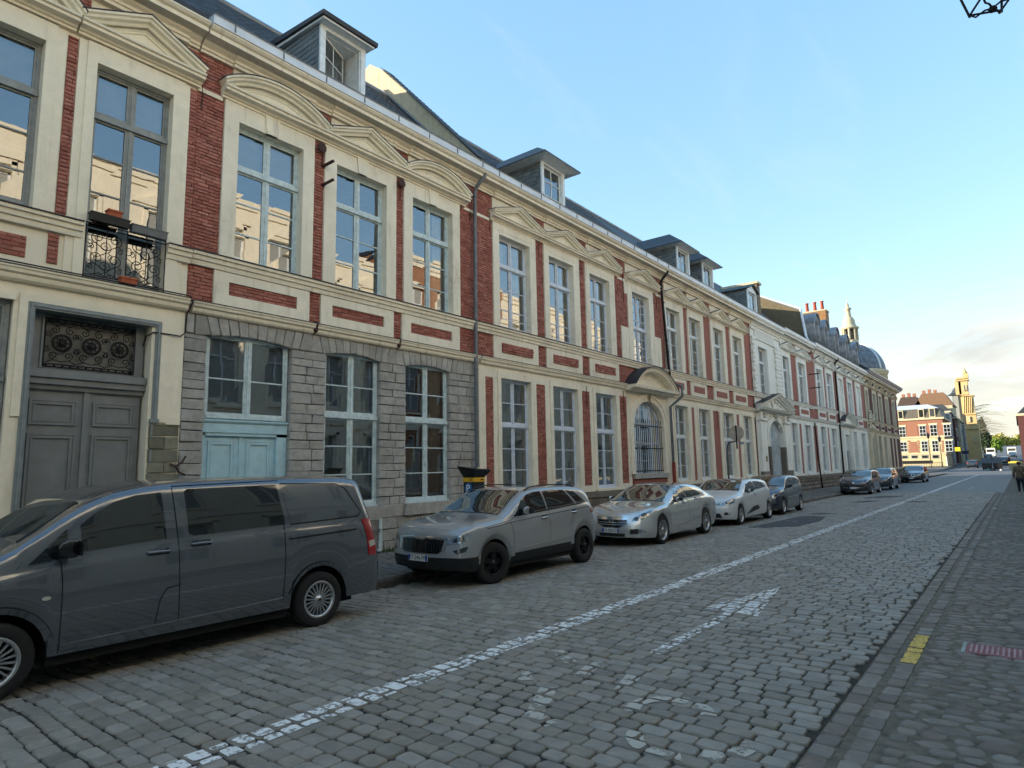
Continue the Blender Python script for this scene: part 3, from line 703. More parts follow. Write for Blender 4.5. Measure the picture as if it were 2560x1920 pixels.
def string_course(H, u0, u1, z, mat, kind='lower', d=0.0, s=1.0):
    if kind == 'lower': pr = [(0, 0), (.06, 0), (.095, .03), (.105, .07), (.105, .09), (.15, .115), (.16, .16), (.18, .17), (.18, .20), (0, .21)]
    else: pr = [(0, 0), (.075, 0), (.085, .05), (.085, .085), (.12, .095), (.125, .17), (.165, .18), (.165, .235), (0, .25)]
    pr = [(d + p, z + q * s) for p, q in pr]; m = MB().mould(pr, u0, u1); o = m.build('string_course', mat, H); zt = pr[-1][1]
    MB().mould([(d, zt + .001), (d + .19, zt - .012), (d + .19, zt + .004), (d, zt + .018)], u0, u1).build('flashing', M['lead'], o)
    return o
def cornice(H, u0, u1, z, mat, ress=(), gut=True, gut_mat=None, seams=True, h=.37, gz0=None):
    k = h / .37
    pr = [(0, 0), (.07, 0), (.07, .05), (.10, .06), (.10, .11), (.16, .15), (.20, .19), (.40, .205), (.40, .28), (.45, .30), (.49, .345), (.49, .37), (0, .37)]
    m = MB().mould([(p, z + q * k) for p, q in pr], u0, u1)
    for a, b in ress: m.mould([(.0, z - .012), (.115, z - .012), (.115, z + .048 * k), (.145, z + .058 * k), (.145, z + .112 * k), (.20, z + .152 * k), (.22, z + .188 * k), (.0, z + .188 * k)], a, b)
    o = m.build('cornice', mat, H)
    if gut:
        z1 = z + h + .003; g = MB().mould([(.30, z1), (.515, z1), (.525, z1 + .15), (.535, z1 + .165), (.52, z1 + .17), (.30, z1 + .165)], u0, u1).build('gutter', gut_mat or M['zinc_white'], H)
        if seams:
            u = u0 + .4
            while u < u1: MB().fb(u, u + .018, z1 + .02, z1 + .16, .52, .538).build('seam', M['pipe'], g); u += 1.02
        MB().mould([(.28, z1 + .168), (.545, z1 + .166), (.548, z1 + .185), (.28, z1 + .19)], u0, u1).build('gutter_lip', M['pipe'], g)
    return o
def downpipe(H, u, z0, z1, d=.12, top_d=.5, r=.05, mat=None, lean=0.0, boots=True):
    mat = mat or M['pipe']; P = [(XF + top_d - .08, u + .12, z1), (XF + top_d - .08, u + .11, z1 - .12), (XF + top_d - .18, u + .04, z1 - .26), (XF + d + .06, u + .01, z1 - .4), (XF + d, u, z1 - .55)]
    n = 6
    for k in range(1, n + 1): P.append((XF + d, u + lean * k / n, z1 - .55 + (z0 - z1 + .55) * k / n))
    o = MB().tube(P, r, 10).build('downpipe', mat, H, True)
    for z in (z1 - .7, (z0 + z1) / 2 + 1, (z0 + z1) / 2 - .6, z0 + 1.3): MB().lathe([(r, 0), (r + .012, .01), (r + .012, .06), (r, .07)], (XF + d, u + lean * (z1 - z) / (z1 - z0), z), 10).build('pipe_collar', mat, o)
    return o
def wall_tie(H, u, z0, z1, d=.03, mat=None): return MB().tube([(XF + d, u, z0), (XF + d + .01, u + .006, (z0 + z1) / 2), (XF + d, u, z1)], .011, 5).build('wall_tie', mat or M['rust'], H)
def room_dark(): pass
ROOF_P = R(46); RZ0 = 10.24; RD0 = .02; RIDGE_D = -3.35
def roof_pt(d): return RZ0 + (RD0 - d) * math.tan(ROOF_P)
def roof(H, u0, u1, ridge_d=RIDGE_D, slates=None, skip=(), z0=None, mat=None, exact=.155, sw=.21):
    zr = roof_pt(ridge_d); m = MB()
    m.prism([(RD0, RZ0), (ridge_d, zr), (2 * ridge_d - RD0, RZ0), (2 * ridge_d - RD0, RZ0 - .12), (RD0, RZ0 - .06)], lambda p, q, t: (XF + p, t, q), u0, u1)
    o = m.build('roof', mat or M['slate'], H)
    MB().tube([(XF + ridge_d, u0, zr + .03), (XF + ridge_d, u1, zr + .03)], .07, 8).build('ridge', M['zinc'], o)
    if slates is not None:
        ca, sa = math.cos(ROOF_P), math.sin(ROOF_P); L = (RD0 - ridge_d) / ca; s = .02; k = 0
        while s < L - .05:
            u = u0 + .01 - (sw / 2 if k % 2 else 0)
            while u < u1:
                a, b = max(u, u0), min(u + sw, u1)
                dm = RD0 - (s + .08) * ca
                if b - a > .04 and not any(p[0] < (a + b) / 2 < p[1] and dm > p[2] for p in skip):
                    e = min(exact * 1.25, L - s); pts = []
                    for lift in (.002, .016 + random.uniform(-.003, .004)):
                        for (uu, t) in ((a + .003, 0), (b - .003, 0), (b - .003, e), (a + .003, e)):
                            lf = lift if t == 0 or lift < .01 else .005; dd = RD0 - (s + t) * ca + lf * sa; zz = RZ0 + (s + t) * sa + lf * ca; pts.append((XF + dd, uu, zz))
                    slates.quad(pts)
                u += sw
            s += exact; k += 1
    return o
def cheek_slates(D, pc_add, u, zb, zt, side=-1, one=True, df=-.05):
    """courses of slates on the side wall of a dormer, facing -Y (side -1)"""
    pc = Pieces(D, 'slate', 'cheek_slates', M['slate_pale'], 300 if one else 0, .003, .002); z = zb; k = 0
    while z < zt - .03:
        h = min(.135, zt - z); back = RD0 - (z - RZ0) / math.tan(ROOF_P); d = df
        off = .1 if k % 2 else 0; x = df + off
        while x > back:
            a = max(x - .21, back); b = min(x, df)
            if b - a > .03: pc.quad([(XF + b, u, z), (XF + a, u, z), (XF + a, u, z + h - .004), (XF + b, u, z + h - .004)] + [(XF + b, u + side * .02, z), (XF + a + .003, u + side * .02, z), (XF + a + .003, u + side * .012, z + h - .004), (XF + b, u + side * .012, z + h - .004)])
            x -= .21
        z += h; k += 1
    pc.finish()
def dormer(H, u0, u1, zt, kind='hip', top=None, one=False, zb=10.2, frame=None, over=.2, opened=False, glass=None, roofz=None):
    """front at d = 0 in line with the wall; window in a white frame, slated cheeks, own roof"""
    frame = frame or M['wood_white']; m = MB(); fw = .13
    m.fb(u0, u0 + fw, zb, zt, -.16, 0); m.fb(u1 - fw, u1, zb, zt, -.16, 0); m.fb(u0 + fw, u1 - fw, zt - fw * .8, zt, -.16, 0); m.fb(u0 + fw, u1 - fw, zb, zb + .12, -.16, .01)
    m.fb(u0 + fw, u0 + fw + .03, zb + .12, zt - fw * .8, -.14, -.03); m.fb(u1 - fw - .03, u1 - fw, zb + .12, zt - fw * .8, -.14, -.03)
    Dm = m.build('dormer', frame, H)
    back = lambda z: RD0 - (z - RZ0) / math.tan(ROOF_P)
    for (ua, ub) in ((u0 + .01, u0 + .05), (u1 - .05, u1 - .01)):
        ck = MB(); ck.prism([(-.10, zb), (-.10, zt), (back(zt) - .1, zt), (back(zb), zb)], lambda p, q, t: (XF + p, t, q), ua, ub); ck.build('cheek', M['slate_pale'], Dm)
    cheek_slates(Dm, None, u0 + .01, zb, zt, -1, one)
    MB().fb(u0 + .06, u1 - .06, zb + .05, zt - .05, -1.05, -1.0).build('backing', M['wood_white'] if opened else M['room'], Dm)
    a, b, c, e = u0 + fw + .03, u1 - fw - .03, zb + .14, zt - fw * .8 - .01; glass = glass or M['glass']
    fx = MB()
    def casement(fx, a, b, d0, fn=lambda u, d: (u, d)):
        s = .045; nb = 3 if e - c > 1.1 else 2
        def bx(p, q, z0, z1):
            vs = []
            for dd in (d0 - .035, d0):
                for (uu, zz) in ((p, z0), (q, z0), (q, z1), (p, z1)): U, Dd = fn(uu, dd); vs.append((XF + Dd, U, zz))
            fx.add(vs, [(3, 2, 1, 0), (4, 5, 6, 7), (0, 1, 5, 4), (1, 2, 6, 5), (2, 3, 7, 6), (3, 0, 4, 7)])
        bx(a, a + s, c, e); bx(b - s, b, c, e); bx(a + s, b - s, c, c + s); bx(a + s, b - s, e - s, e); um = (a + b) / 2; bx(um - .015, um + .015, c + s, e - s)
        zz = [c + s] + [c + (e - c) * k / nb for k in range(1, nb)] + [e - s]
        for q in zz[1:-1]: bx(a + s, um - .015, q - .013, q + .013); bx(um + .015, b - s, q - .013, q + .013)
        for i in range(nb):
            for (p, q) in ((a + s, um - .015), (um + .015, b - s)):
                vs = []
                for (uu, zq) in ((p, zz[i]), (q, zz[i]), (q, zz[i + 1]), (p, zz[i + 1])): U, Dd = fn(uu, d0 - .018); vs.append((XF + Dd, U, zq))
                MB().add(vs, [(0, 1, 2, 3)]).build('pane', glass, Dm)
    if opened:
        casement(fx, a, b - .02, -.14, lambda u, d: (a + (u - a) * math.cos(R(24)) , -.14 - (u - a) * math.sin(R(24)) + (d + .14) * .5))
        MB().fb(b, b + .03, c, e, -.75, -.15).fb(a, b, e, e + .03, -.8, -.15).fb(a, b, c - .04, c, -.8, -.15).build('reveal', frame, Dm)
    else: casement(fx, a, b, -.10)
    fx.build('casement', frame, Dm)
    rf = MB(); o_ = over
    if kind == 'shed':
        zf = zt + .02; db = back(zt + .28) - .2
        rf.prism([(.28, zf), (.30, zf + .09), (db, zt + .34), (db, zt + .2)], lambda p, q, t: (XF + p, t, q), u0 - o_, u1 + o_); r = rf.build('dormer_roof', M['lead'], Dm)
        MB().prism([(.22, zf - .05), (.22, zf - .004), (db, zt + .18), (db, zt + .1)], lambda p, q, t: (XF + p, t, q), u0 - o_ * .6, u1 + o_ * .6).build('soffit', frame, Dm)
    elif kind == 'hip':
        ze = zt + .04; um = (u0 + u1) / 2; zk = roofz or (zt + .62); ov = o_; fl = []
        A, B = u0 - ov, u1 + ov; db = back(ze) - .3; dk = back(zk) - .5
        # flared hipped roof: eaves ring, knee ring, ridge
        ring1 = [(db, A, ze), (ov + .05, A, ze), (ov + .05, B, ze), (db, B, ze)]
        ring2 = [(db - .1, A + .28, ze + .20), (ov - .2, A + .28, ze + .20), (ov - .2, B - .28, ze + .20), (db - .1, B - .28, ze + .20)]
        ridge = [(dk, um, zk), (-.62, um, zk)]
        vs = [(XF + a_, b_, c_) for a_, b_, c_ in ring1 + ring2 + ridge] + [(XF + a_, b_, c_ - .05) for a_, b_, c_ in ring1]
        rf.add(vs, [(0, 1, 5, 4), (1, 2, 6, 5), (2, 3, 7, 6), (4, 5, 9, 8), (5, 6, 9), (6, 7, 8, 9), (10, 11, 1, 0), (11, 12, 2, 1), (12, 13, 3, 2)])
        rf.build('dormer_roof', M['slate'], Dm)
        MB().add([(XF + a_, b_, ze - .052) for a_, b_ in ((db, A), (ov + .05, A), (ov + .05, B), (db, B))] + [(XF + a_, b_, zt - .06) for a_, b_ in ((db, u0), (.0, u0), (.0, u1), (db, u1))], [(0, 4, 5, 1), (1, 5, 6, 2), (2, 6, 7, 3)]).build('soffit', frame, Dm)
    elif kind == 'gable':
        ze = zt + .02; um = (u0 + u1) / 2; zk = zt + .42; db = back(zk) - .3
        for (ua, ub) in ((u0 - .12, um), (u1 + .12, um)):
            rf.add([(XF + .14, ua, ze), (XF + .14, ub, zk), (XF + db, ub, zk), (XF + db, ua, ze), (XF + .14, ua, ze - .06), (XF + .14, ub, zk - .07), (XF + db, ub, zk - .07), (XF + db, ua, ze - .06)], [(0, 1, 2, 3), (7, 6, 5, 4), (0, 4, 5, 1), (3, 2, 6, 7), (0, 3, 7, 4)])
        rf.build('dormer_roof', M['slate'], Dm)
        MB().plate([(u0, zt), (u1, zt), (um, zk - .08)], -.08, 0).build('pediment', frame, Dm)
    return Dm
def balcony_bar(H, u0, u1, z, d=.03):
    m = MB().tube([(XF - .1, u0, z), (XF + d, u0 + .01, z), (XF + d, u1 - .01, z), (XF - .1, u1, z)], .012, 5)
    return m.build('guard_bar', M['wood_white'], H)
def scroll(c, r, a0, turns, n=26, flip=1):
    return [(c[0] + flip * r * (1 - .8 * i / n) * math.cos(a0 + turns * 2 * math.pi * i / n), c[1] + r * (1 - .8 * i / n) * math.sin(a0 + turns * 2 * math.pi * i / n)) for i in range(n + 1)]
def house(name, u0, u1, label): return thing(name, (XF - 3, (u0 + u1) / 2, .05), label, 'house', 'houses along the left side of the street')
UP = dict(transom=7.82, bot=(6.52, 7.14))
# ================= house A: cream render, grey double door, balcony grille
A = house('townhouse', -1, 5.07, 'cream rendered house with big grey double door and iron balcony grille')
shell(A, -1, 5.07)
aw = [(1.5, 2.72, 5.95, 8.67), (3.44, 4.66, 4.98, 8.67), (2.86, 4.52, .1, 4.39), (.9, 2.59, .9, 4.46)]
holed_wall('wall', A, -1, 5.07, 0, 9.8, aw, 0, .34, M['cream_smooth'])
pcA = Pieces(A, 'brick', 'bricks', M['brick'], 300)
for (a, b, c, e) in ((3.02, 3.16, 5.9, 8.95), (2.96, 3.10, 5.12, 5.6), (4.95, 5.085, 5.9, 8.97), (4.9, 5.085, 9.03, 9.75), (2.86, 3.3, 9.2, 9.78)): 
    MB().fb(a, b, c, e, .001, .012).build('brick_ground', M['brickwall'], A); brick_fill(pcA, a, b, c, e, .004, .03)
MB().fb(2.0, 2.69, 5.13, 5.46, .002, .010).build('brick_ground', M['brickwall'], A); brick_fill(pcA, 2.0, 2.69, 5.13, 5.46, .004, .024); pcA.finish()
m = MB(); m.fb(1.33, 1.5, 5.88, 8.67, -.3, .05).fb(2.72, 2.87, 5.88, 8.67, -.3, .05).fb(1.33, 2.87, 8.67, 9.0, -.3, .05).fb(2.87, 3.0, 5.88, 8.99, 0, .028); m.build('window_surround', M['cream_smooth'], A)
m = MB(); m.fb(3.29, 3.44, 4.97, 8.67, -.3, .05).fb(4.66, 4.86, 4.97, 8.67, -.3, .05).fb(3.29, 4.86, 8.67, 9.0, -.3, .05).fb(3.17, 3.29, 5.89, 8.99, 0, .028).fb(4.86, 4.95, 4.97, 8.99, 0, .028).fb(3.17, 3.29, 4.97, 5.62, 0, .028); m.build('window_surround', M['cream_smooth'], A)
pediment(A, 3.13, 5.12, 9.02, 9.80, M['cream_smooth']); pediment(A, 1.1, 3.10, 9.02, 9.80, M['cream_smooth'], 'seg')
window(A, 1.5, 2.72, 5.95, 8.67, -.2, M['wood_grey'], transom=7.82, bot=(6.52, 7.14), blind=(7.85, 8.65))
window(A, 3.44, 4.66, 5.0, 8.67, -.2, M['wood_grey'], transom=7.82, bot=(5.9, 6.52, 7.14), blind=(7.85, 8.65))
string_course(A, -1, 3.38, 5.62, M['cream_smooth'], 'upper'); string_course(A, 4.67, 5.08, 5.62, M['cream_smooth'], 'upper'); string_course(A, -1, 5.08, 4.745, M['cream_smooth'], 'lower', 0, 1.05)
cornice(A, -1, 5.06, 9.78, M['cream_smooth'], ress=((3.3, 4.85),), gut=False)
# balcony grille of scrolls
g = MB(); d = .045; P3 = lambda pts: [(XF + d, u, z) for u, z in pts]
for z in (5.0, 5.06, 5.86, 5.92): g.tube([(XF + d, 3.43, z), (XF + d, 4.67, z)], .009, 5)
for u in (3.44, 4.05, 4.66): g.tube([(XF + d, u, 4.99), (XF + d, u, 5.92)], .011, 5)
for k in range(2):
    u0 = 3.44 + .61 * k; um = u0 + .305; g.tube([(XF + d, um, 5.06), (XF + d, um, 5.86)], .008, 5)
    for s in (-1, 1):
        for zc in (5.36, 5.70):
            g.tube(P3(scroll((um + s * .13, zc), .105, R(-90), 1.6, 24, s)), .007, 4); g.tube(P3([(um, zc - .2), (um + s * .06, zc - .16), (um + s * .17, zc - .09), (um + s * .25, zc - .14)]), .007, 4); g.tube(P3(scroll((um + s * .22, zc - .17), .05, R(60), 1.2, 14, s)), .006, 4)
        g.tube(P3([(um, 5.06), (um + s * .08, 5.12), (um + s * .2, 5.07)]), .007, 4)
g.build('balcony_grille', M['iron'], A)
for k, (ua, ub, hz) in enumerate(((3.46, 4.02, 5.93), (4.06, 4.62, 5.90))):
    p = thing('window_box', (XF + .17, (ua + ub) / 2, hz), ('left' if k == 0 else 'right') + ' dark plastic window box on the balcony grille', 'window box', 'window boxes on the balcony')
    m = MB(); m.prism([(.07, hz), (.18, hz), (.20, hz + .12), (.05, hz + .12)], lambda a, b, t: (XF + a, t, b), ua, ub); m.fb(ua - .012, ub + .012, hz + .12, hz + .135, .04, .21); m.build('trough', M['black'] if k == 0 else M['pipe'], p)
    MB().fb(ua + .04, ub - .04, hz + .1355, hz + .14, .06, .19).build('soil', M['room'], p)
    for q in (ua + .08, ub - .08): MB().tube([(XF + .03, q, hz + .06), (XF + .06, q, hz + .10), (XF + .075, q, hz + .02)], .006, 4).build('hook', M['iron'], p)
for k, (u, z, w) in enumerate(((3.80, 6.066, .2), (4.06, 4.985, .24))):
    t = thing('terracotta_trough', (XF + .1, u, z), ('orange terracotta trough behind the left window box' if k == 0 else 'orange terracotta trough at the foot of the balcony grille'), 'planter', 'terracotta troughs on the balcony')
    m = MB(); m.prism([(.06, z), (.17, z), (.19, z + .11), (.04, z + .11)], lambda a, b, s: (XF + a + (.03 if k else 0), s, b), u - w / 2, u + w / 2); m.build('pot', M['terra'], t); MB().fb(u - w / 2 - .012, u + w / 2 + .012, z + .085, z + .112, .03 + .03 * k, .20 + .03 * k).build('rim', M['terra'], t)
# grey double door with iron transom grille
m = MB(); m.fb(2.67, 2.78, 2.75, 4.48, 0, .03).fb(4.68, 4.82, 2.75, 4.48, 0, .03).fb(2.67, 4.82, 4.48, 4.6, 0, .03).fb(4.82, 5.06, 2.72, 4.6, 0, .022); m.build('door_surround', M['cream_smooth'], A)
m = MB()
for k, (i0, dd) in enumerate(((0, .035), (.03, .05), (.06, .03))):
    a, b, t = 2.78 + i0, 4.68 - i0, 4.475 - i0; w = .03
    m.fb(a, a + w, .08, t, -.26, dd); m.fb(b - w, b, .08 if k == 2 else 2.8, t, -.26, dd); m.fb(a + w, b - w, t - w, t, -.26, dd)
m.fb(4.56, 4.70, 2.74, 2.80, -.1, .06); m.build('door_casing', M['casing_grey'], A)
dr = MB(); dd = -.24; dr.fb(2.87, 4.50, .1, 3.2, dd - .05, dd); dr.fb(3.66, 3.74, .1, 3.2, dd, dd + .035)
def panel(m, a, b, c, e, d, steps=((0, .030), (.025, .018), (.05, .028), (.085, -.004))):
    for (i0, h) in steps[:-1]:
        w = .025; m.fb(a + i0, b - i0, c + i0, c + i0 + w, d, d + h); m.fb(a + i0, b - i0, e - i0 - w, e - i0, d, d + h); m.fb(a + i0, a + i0 + w, c + i0 + w, e - i0 - w, d, d + h); m.fb(b - i0 - w, b - i0, c + i0 + w, e - i0 - w, d, d + h)
dob = dr.build('door', M['door_grey'], A)
for (a, b) in ((2.95, 3.58), (3.80, 4.42)):
    for (c, e) in ((2.66, 3.05), (1.0, 2.53), (.25, .85)): pm = MB(); panel(pm, a, b, c, e, dd); pm.build('door_panel', M['door_grey'], dob)
m = MB(); m.mould([(dd, 3.2), (dd + .06, 3.2), (dd + .07, 3.26), (dd + .12, 3.28), (dd + .12, 3.36), (dd + .16, 3.38), (dd + .16, 3.5), (dd, 3.5)], 2.86, 4.52); m.build('door_lintel', M['door_grey'], A)
m = MB(); m.fb(2.87, 3.06, 3.5, 4.38, dd - .02, dd + .02).fb(4.36, 4.50, 3.5, 4.38, dd - .02, dd + .02).fb(3.06, 4.36, 3.5, 3.54, dd - .02, dd + .02).fb(3.03, 3.07, 3.53, 4.3, dd + .02, dd + .05).fb(4.34, 4.38, 3.53, 4.3, dd + .02, dd + .05); tf = m.build('transom_window', M['door_grey'], A)
MB().fb(3.06, 4.36, 3.54, 4.38, dd - .03, dd - .025).build('pane', simple('dusty_transom_glass', '6d6a63', .35, var=.3, scale=7), tf)
g = MB(); d = dd + .05
for z in (3.56, 3.6, 4.26, 4.31): g.tube([(XF + d, 3.06, z), (XF + d, 4.36, z)], .009, 4)
for u in (3.07, 4.35): g.tube([(XF + d, u, 3.55), (XF + d, u, 4.32)], .012, 5)
for k in range(3):
    u = 3.30 + .41 * k; zc = 3.94
    for r in (.135, .115, .06): g.tube(P3([(u + r * math.cos(t * .4488), zc + r * math.sin(t * .4488)) for t in range(15)]), .009, 4)
    for j in range(8): a = j * math.pi / 4; g.tube(P3([(u + .03 * math.cos(a), zc + .03 * math.sin(a)), (u + .12 * math.cos(a), zc + .12 * math.sin(a))]), .007, 4)
    g.lathe([(0, .03), (.03, .025), (.045, 0)], fn=lambda x, y, h, u=u, zc=zc: (XF + d + h, u + x, zc + y), n=8)
    for s in (-1, 1):
        for t_ in (-1, 1):
            g.tube(P3(scroll((u + s * .10, zc + t_ * .20), .065, R(90 * t_), 1.4, 18, s)), .008, 4); g.tube(P3(scroll((u + s * .19, zc + t_ * .12), .05, R(-60 * t_), 1.2, 14, -s)), .007, 4); g.tube(P3([(u, zc + t_ * .3), (u + s * .1, zc + t_ * .27), (u + s * .2, zc + t_ * .32)]), .007, 4)
for k in range(12): g.lathe([(0, -.02), (.022, 0), (0, .02)], (XF + d, 3.11 + k * .108, 3.58), 6); g.lathe([(0, -.02), (.02, 0), (0, .02)], (XF + d, 3.11 + k * .108, 4.285), 6)
g.build('transom_grille', M['iron'], A)
window(A, .9, 2.59, .95, 4.46, -.16, M['wood_grey'], transom=3.3, bot=(2.2,)); MB().fb(-1, 2.62, 4.46, 4.56, 0, .05).build('shop_lintel', M['cream_smooth'], A)
MB().fb(-1, 2.76, .05, .9, .0, .02).build('plinth', M['stonewall'], A)
pc = Pieces(A, 'stone_block', 'stone_blocks', tone_mat('greenish_stone', ['84816f', '8f8c7b', '787564', '97937f'], .88, .9, 26, .012), 300, .012, .008)
z = .08; k = 0
while z < 2.72:
    h = min(random.uniform(.17, .24), 2.72 - z); sp = random.uniform(4.7, 4.9)
    for a, b in ((4.69, 4.70), (4.56, 4.82), (4.82, 5.06)) if k % 2 else ((4.56, 5.06),):
        if b - a > .05: pc.add(a + .006, b - .006, z + .006, z + h - .006, -.2, .03 + random.uniform(-.01, .01))
    z += h; k += 1
pc.finish()
chA = MB(); chA.box(XF - 1.0, XF - .3, 3.9, 4.7, 10.1, 11.6); chA.build('chimney', brick_tex('dark_chimney_brick', '6d3b2e', '7d4a38', '8d857a', axis='x'), A)
MB().fb(-1, 5.04, 10.15, 10.30, -6, .42).build('flat_roof', M['lead'], A)
MB().fb(3.0, 3.75, 10.3, 11.2, -.5, -.3).build('louvre', M['zinc'], A)

# ================= house B: stone ground floor, pale blue joinery
B = house('townhouse', 5.07, 12.9, 'red and cream house with grey stone ground floor and light blue door')
shell(B, 5.07, 12.9)
bu = [(5.89, 7.33), (8.18, 9.62), (10.46, 11.9)]
bs = [(5.60, 7.60), (7.87, 9.92), (10.17, 12.18)]
bg = [(5.48, 7.20, .1, 4.46), (8.03, 9.49, 1.08, 4.46), (10.29, 11.78, 1.08, 4.46)]
holed_wall('wall', B, 5.07, 12.9, 4.7, 9.8, [(a, b, 5.9, 8.69) for a, b in bu], -.008, .34, M['brickwall'])
holed_wall('ground_floor_wall', B, 5.07, 12.9, 0, 4.7, bg, -.03, .32, M['stonewall'])
pcB = Pieces(B, 'brick', 'bricks', M['brick'], 300)
for a, b, c, e in ((5.085, 5.60, 5.88, 8.98), (5.085, 5.60, 9.06, 9.76), (5.08, 5.53, 4.95, 5.62), (7.60, 7.87, 5.88, 9.02), (7.56, 7.84, 4.95, 5.62), (9.92, 10.17, 5.88, 9.02), (9.86, 10.12, 4.95, 5.62), (12.18, 12.9, 5.88, 8.98), (12.18, 12.9, 9.06, 9.76), (12.15, 12.9, 4.95, 5.62), (7.55, 8.03, 9.3, 9.76), (9.85, 10.33, 9.3, 9.76), (12.1, 12.2, 9.3, 9.76)): brick_fill(pcB, a, b, c, e)
for (u0, u1), (a, b) in zip(bu, bs):
    surround(B, (u0, u1, 5.9, 8.69), (a, b), 9.05, M['cream']); uc = (a + b) / 2
    MB().plate([(uc - .13, 8.69), (uc + .10, 8.69), (uc + .15, 9.05), (uc - .18, 9.05)], .0, .095).build('keystone', M['cream'], B)
pediment(B, 5.52, 7.83, 9.05, 9.75, M['cream'], 'seg'); pediment(B, 7.83, 10.11, 9.05, 9.80, M['cream']); pediment(B, 10.11, 12.42, 9.05, 9.75, M['cream'], 'seg')
for a, b in ((5.75, 7.55), (8.03, 9.85), (10.33, 12.1)): MB().fb(a, b, 9.22, 9.77, -.1, .035).build('frieze_panel', M['cream'], B)
MB().fb(5.085, 5.56, 8.98, 9.06, -.1, .04).build('band', M['cream'], B); MB().fb(12.38, 13.5, 8.98, 9.06, -.1, .04).build('band', M['cream'], B)
for k, (a, b) in enumerate(((5.53, 7.56), (7.84, 9.86), (10.12, 12.15))):
    p, q = a + .29, b - .29; m = MB().fb(a, b, 4.95, 5.19, -.1, .055).fb(a, b, 5.44, 5.62, -.1, .055).fb(a, p, 5.19, 5.44, -.1, .055).fb(q, b, 5.19, 5.44, -.1, .055); m.build('sill_panel', M['cream'], B)
    MB().fb(p, q, 5.19, 5.44, -.05, .006).build('brick_ground', M['brickwall'], B); brick_fill(pcB, p, q, 5.19, 5.44, .0, .026)
pcB.finish()
CU = [None, None, None]
window(B, *bu[0], 5.9, 8.69, -.2, M['wood_blue'], **UP, blind=(7.85, 8.66)); window(B, *bu[1], 5.9, 8.69, -.2, M['wood_blue'], **UP); window(B, *bu[2], 5.9, 8.69, -.2, M['wood_blue'], **UP, curt=[(11.5, 11.85, 5.95, 8.6)])
window(B, 5.50, 7.18, 2.88, 4.46, -.16, M['wood_blue'], bot=(3.62,), sill=False, blind=(2.9, 4.44)); 
window(B, 8.03, 9.49, 1.12, 4.46, -.16, M['wood_blue'], transom=3.06, top=(3.73,), bot=(1.80, 2.41), curt=[(8.06, 9.45, 1.2, 2.4), (8.75, 9.45, 2.4, 4.4), (8.06, 8.35, 2.4, 4.4)])
window(B, 10.29, 11.78, 1.12, 4.46, -.16, M['wood_blue'], transom=3.06, top=(3.73,), bot=(1.80, 2.41), curt=[(10.32, 11.75, 1.2, 2.4), (11.2, 11.75, 2.4, 4.4)])
m = MB().fb(5.48, 7.20, 2.62, 2.80, -.3, -.07); m.mould([(-.3, 2.80), (-.05, 2.80), (-.03, 2.83), (-.03, 2.86), (-.3, 2.88)], 5.48, 7.20).fb(5.48, 5.56, .1, 2.62, -.3, -.09).fb(6.98, 7.20, .1, 2.62, -.3, -.09).fb(5.48, 7.2, 2.56, 2.62, -.3, -.09); m.build('door_frame', M['door_blue'], B)
dB = MB().fb(5.56, 6.98, .1, 2.56, -.2, -.15).fb(6.235, 6.295, .1, 2.56, -.15, -.125).build('door', M['door_blue'], B)
for a, b in ((5.64, 6.15), (6.38, 6.89)):
    for c, e in ((1.2, 2.48), (.25, 1.08)): pm = MB(); panel(pm, a, b, c, e, -.15); pm.build('door_panel', M['door_blue'], dB)
pcS = Pieces(B, 'stone_block', 'stone_blocks', M['stone'], 300, .013, .009)
piers = [(5.07, 5.48), (7.20, 8.03), (9.49, 10.29), (11.78, 12.9)]
for pi, (a, b) in enumerate(piers):
    z = 1.1 if pi else .55
    while z < 4.34:
        h = min(random.uniform(.15, .24), 4.36 - z)
        if 4.36 - z - h < .08: h = 4.36 - z
        w = b - a; n = max(1, round(w / random.uniform(.30, .46))); cuts = [a] + sorted(a + w * (i + random.uniform(-.28, .28)) / n for i in range(1, n)) + [b]
        for i in range(len(cuts) - 1): pcS.add(cuts[i] + .006, cuts[i + 1] - .006, z + .006, z + h - .006, -.2, .018 + random.uniform(-.009, .010))
        z += h
for (a, b, cs) in ((5.24, 7.66, (5.48, 7.20)), (7.66, 9.96, (8.03, 9.49)), (9.96, 12.3, (10.29, 11.78))):
    n = 12; um = (cs[0] + cs[1]) / 2; hw = (cs[1] - cs[0]) / 2; arc = lambda u: 4.36 + .085 * max(0, 1 - ((u - um) / hw) ** 2)
    for i in range(n):
        t0, t1 = i / n, (i + 1) / n; ub0, ub1 = a + .12 + (b - a - .24) * t0, a + .12 + (b - a - .24) * t1; ut0, ut1 = a + (b - a) * t0, a + (b - a) * t1; j = random.uniform(-.008, .008)
        if i == 0: ub0 = a
        if i == n - 1: ub1 = b
        g_ = .005; pcS.quad([(XF - .26, ub0 + g_, arc(ub0)), (XF - .26, ub1 - g_, arc(ub1)), (XF - .26, ut1 - g_, 4.73), (XF - .26, ut0 + g_, 4.73), (XF + .03 + j, ub0 + g_, arc(ub0)), (XF + .03 + j, ub1 - g_, arc(ub1)), (XF + .03 + j, ut1 - g_, 4.73), (XF + .03 + j, ut0 + g_, 4.73)])
for a, b in ((5.07, 5.24), (12.3, 12.9)): pcS.add(a + .005, b - .005, 4.37, 4.73, -.2, .025)
for z0, z1 in ((.08, .30), (.30, .56), (.56, .82)):
    for a0, b0 in ((7.20, 12.9), (5.07, 5.48)):
        u = a0
        while u < b0 - .02:
            l = random.uniform(.3, .62); e = u + l if b0 - u - l > .2 else b0; pcS.add(u + .006, e - .006, z0 + .006, z1 - .006, -.2, .05 + random.uniform(-.014, .014)); u = e
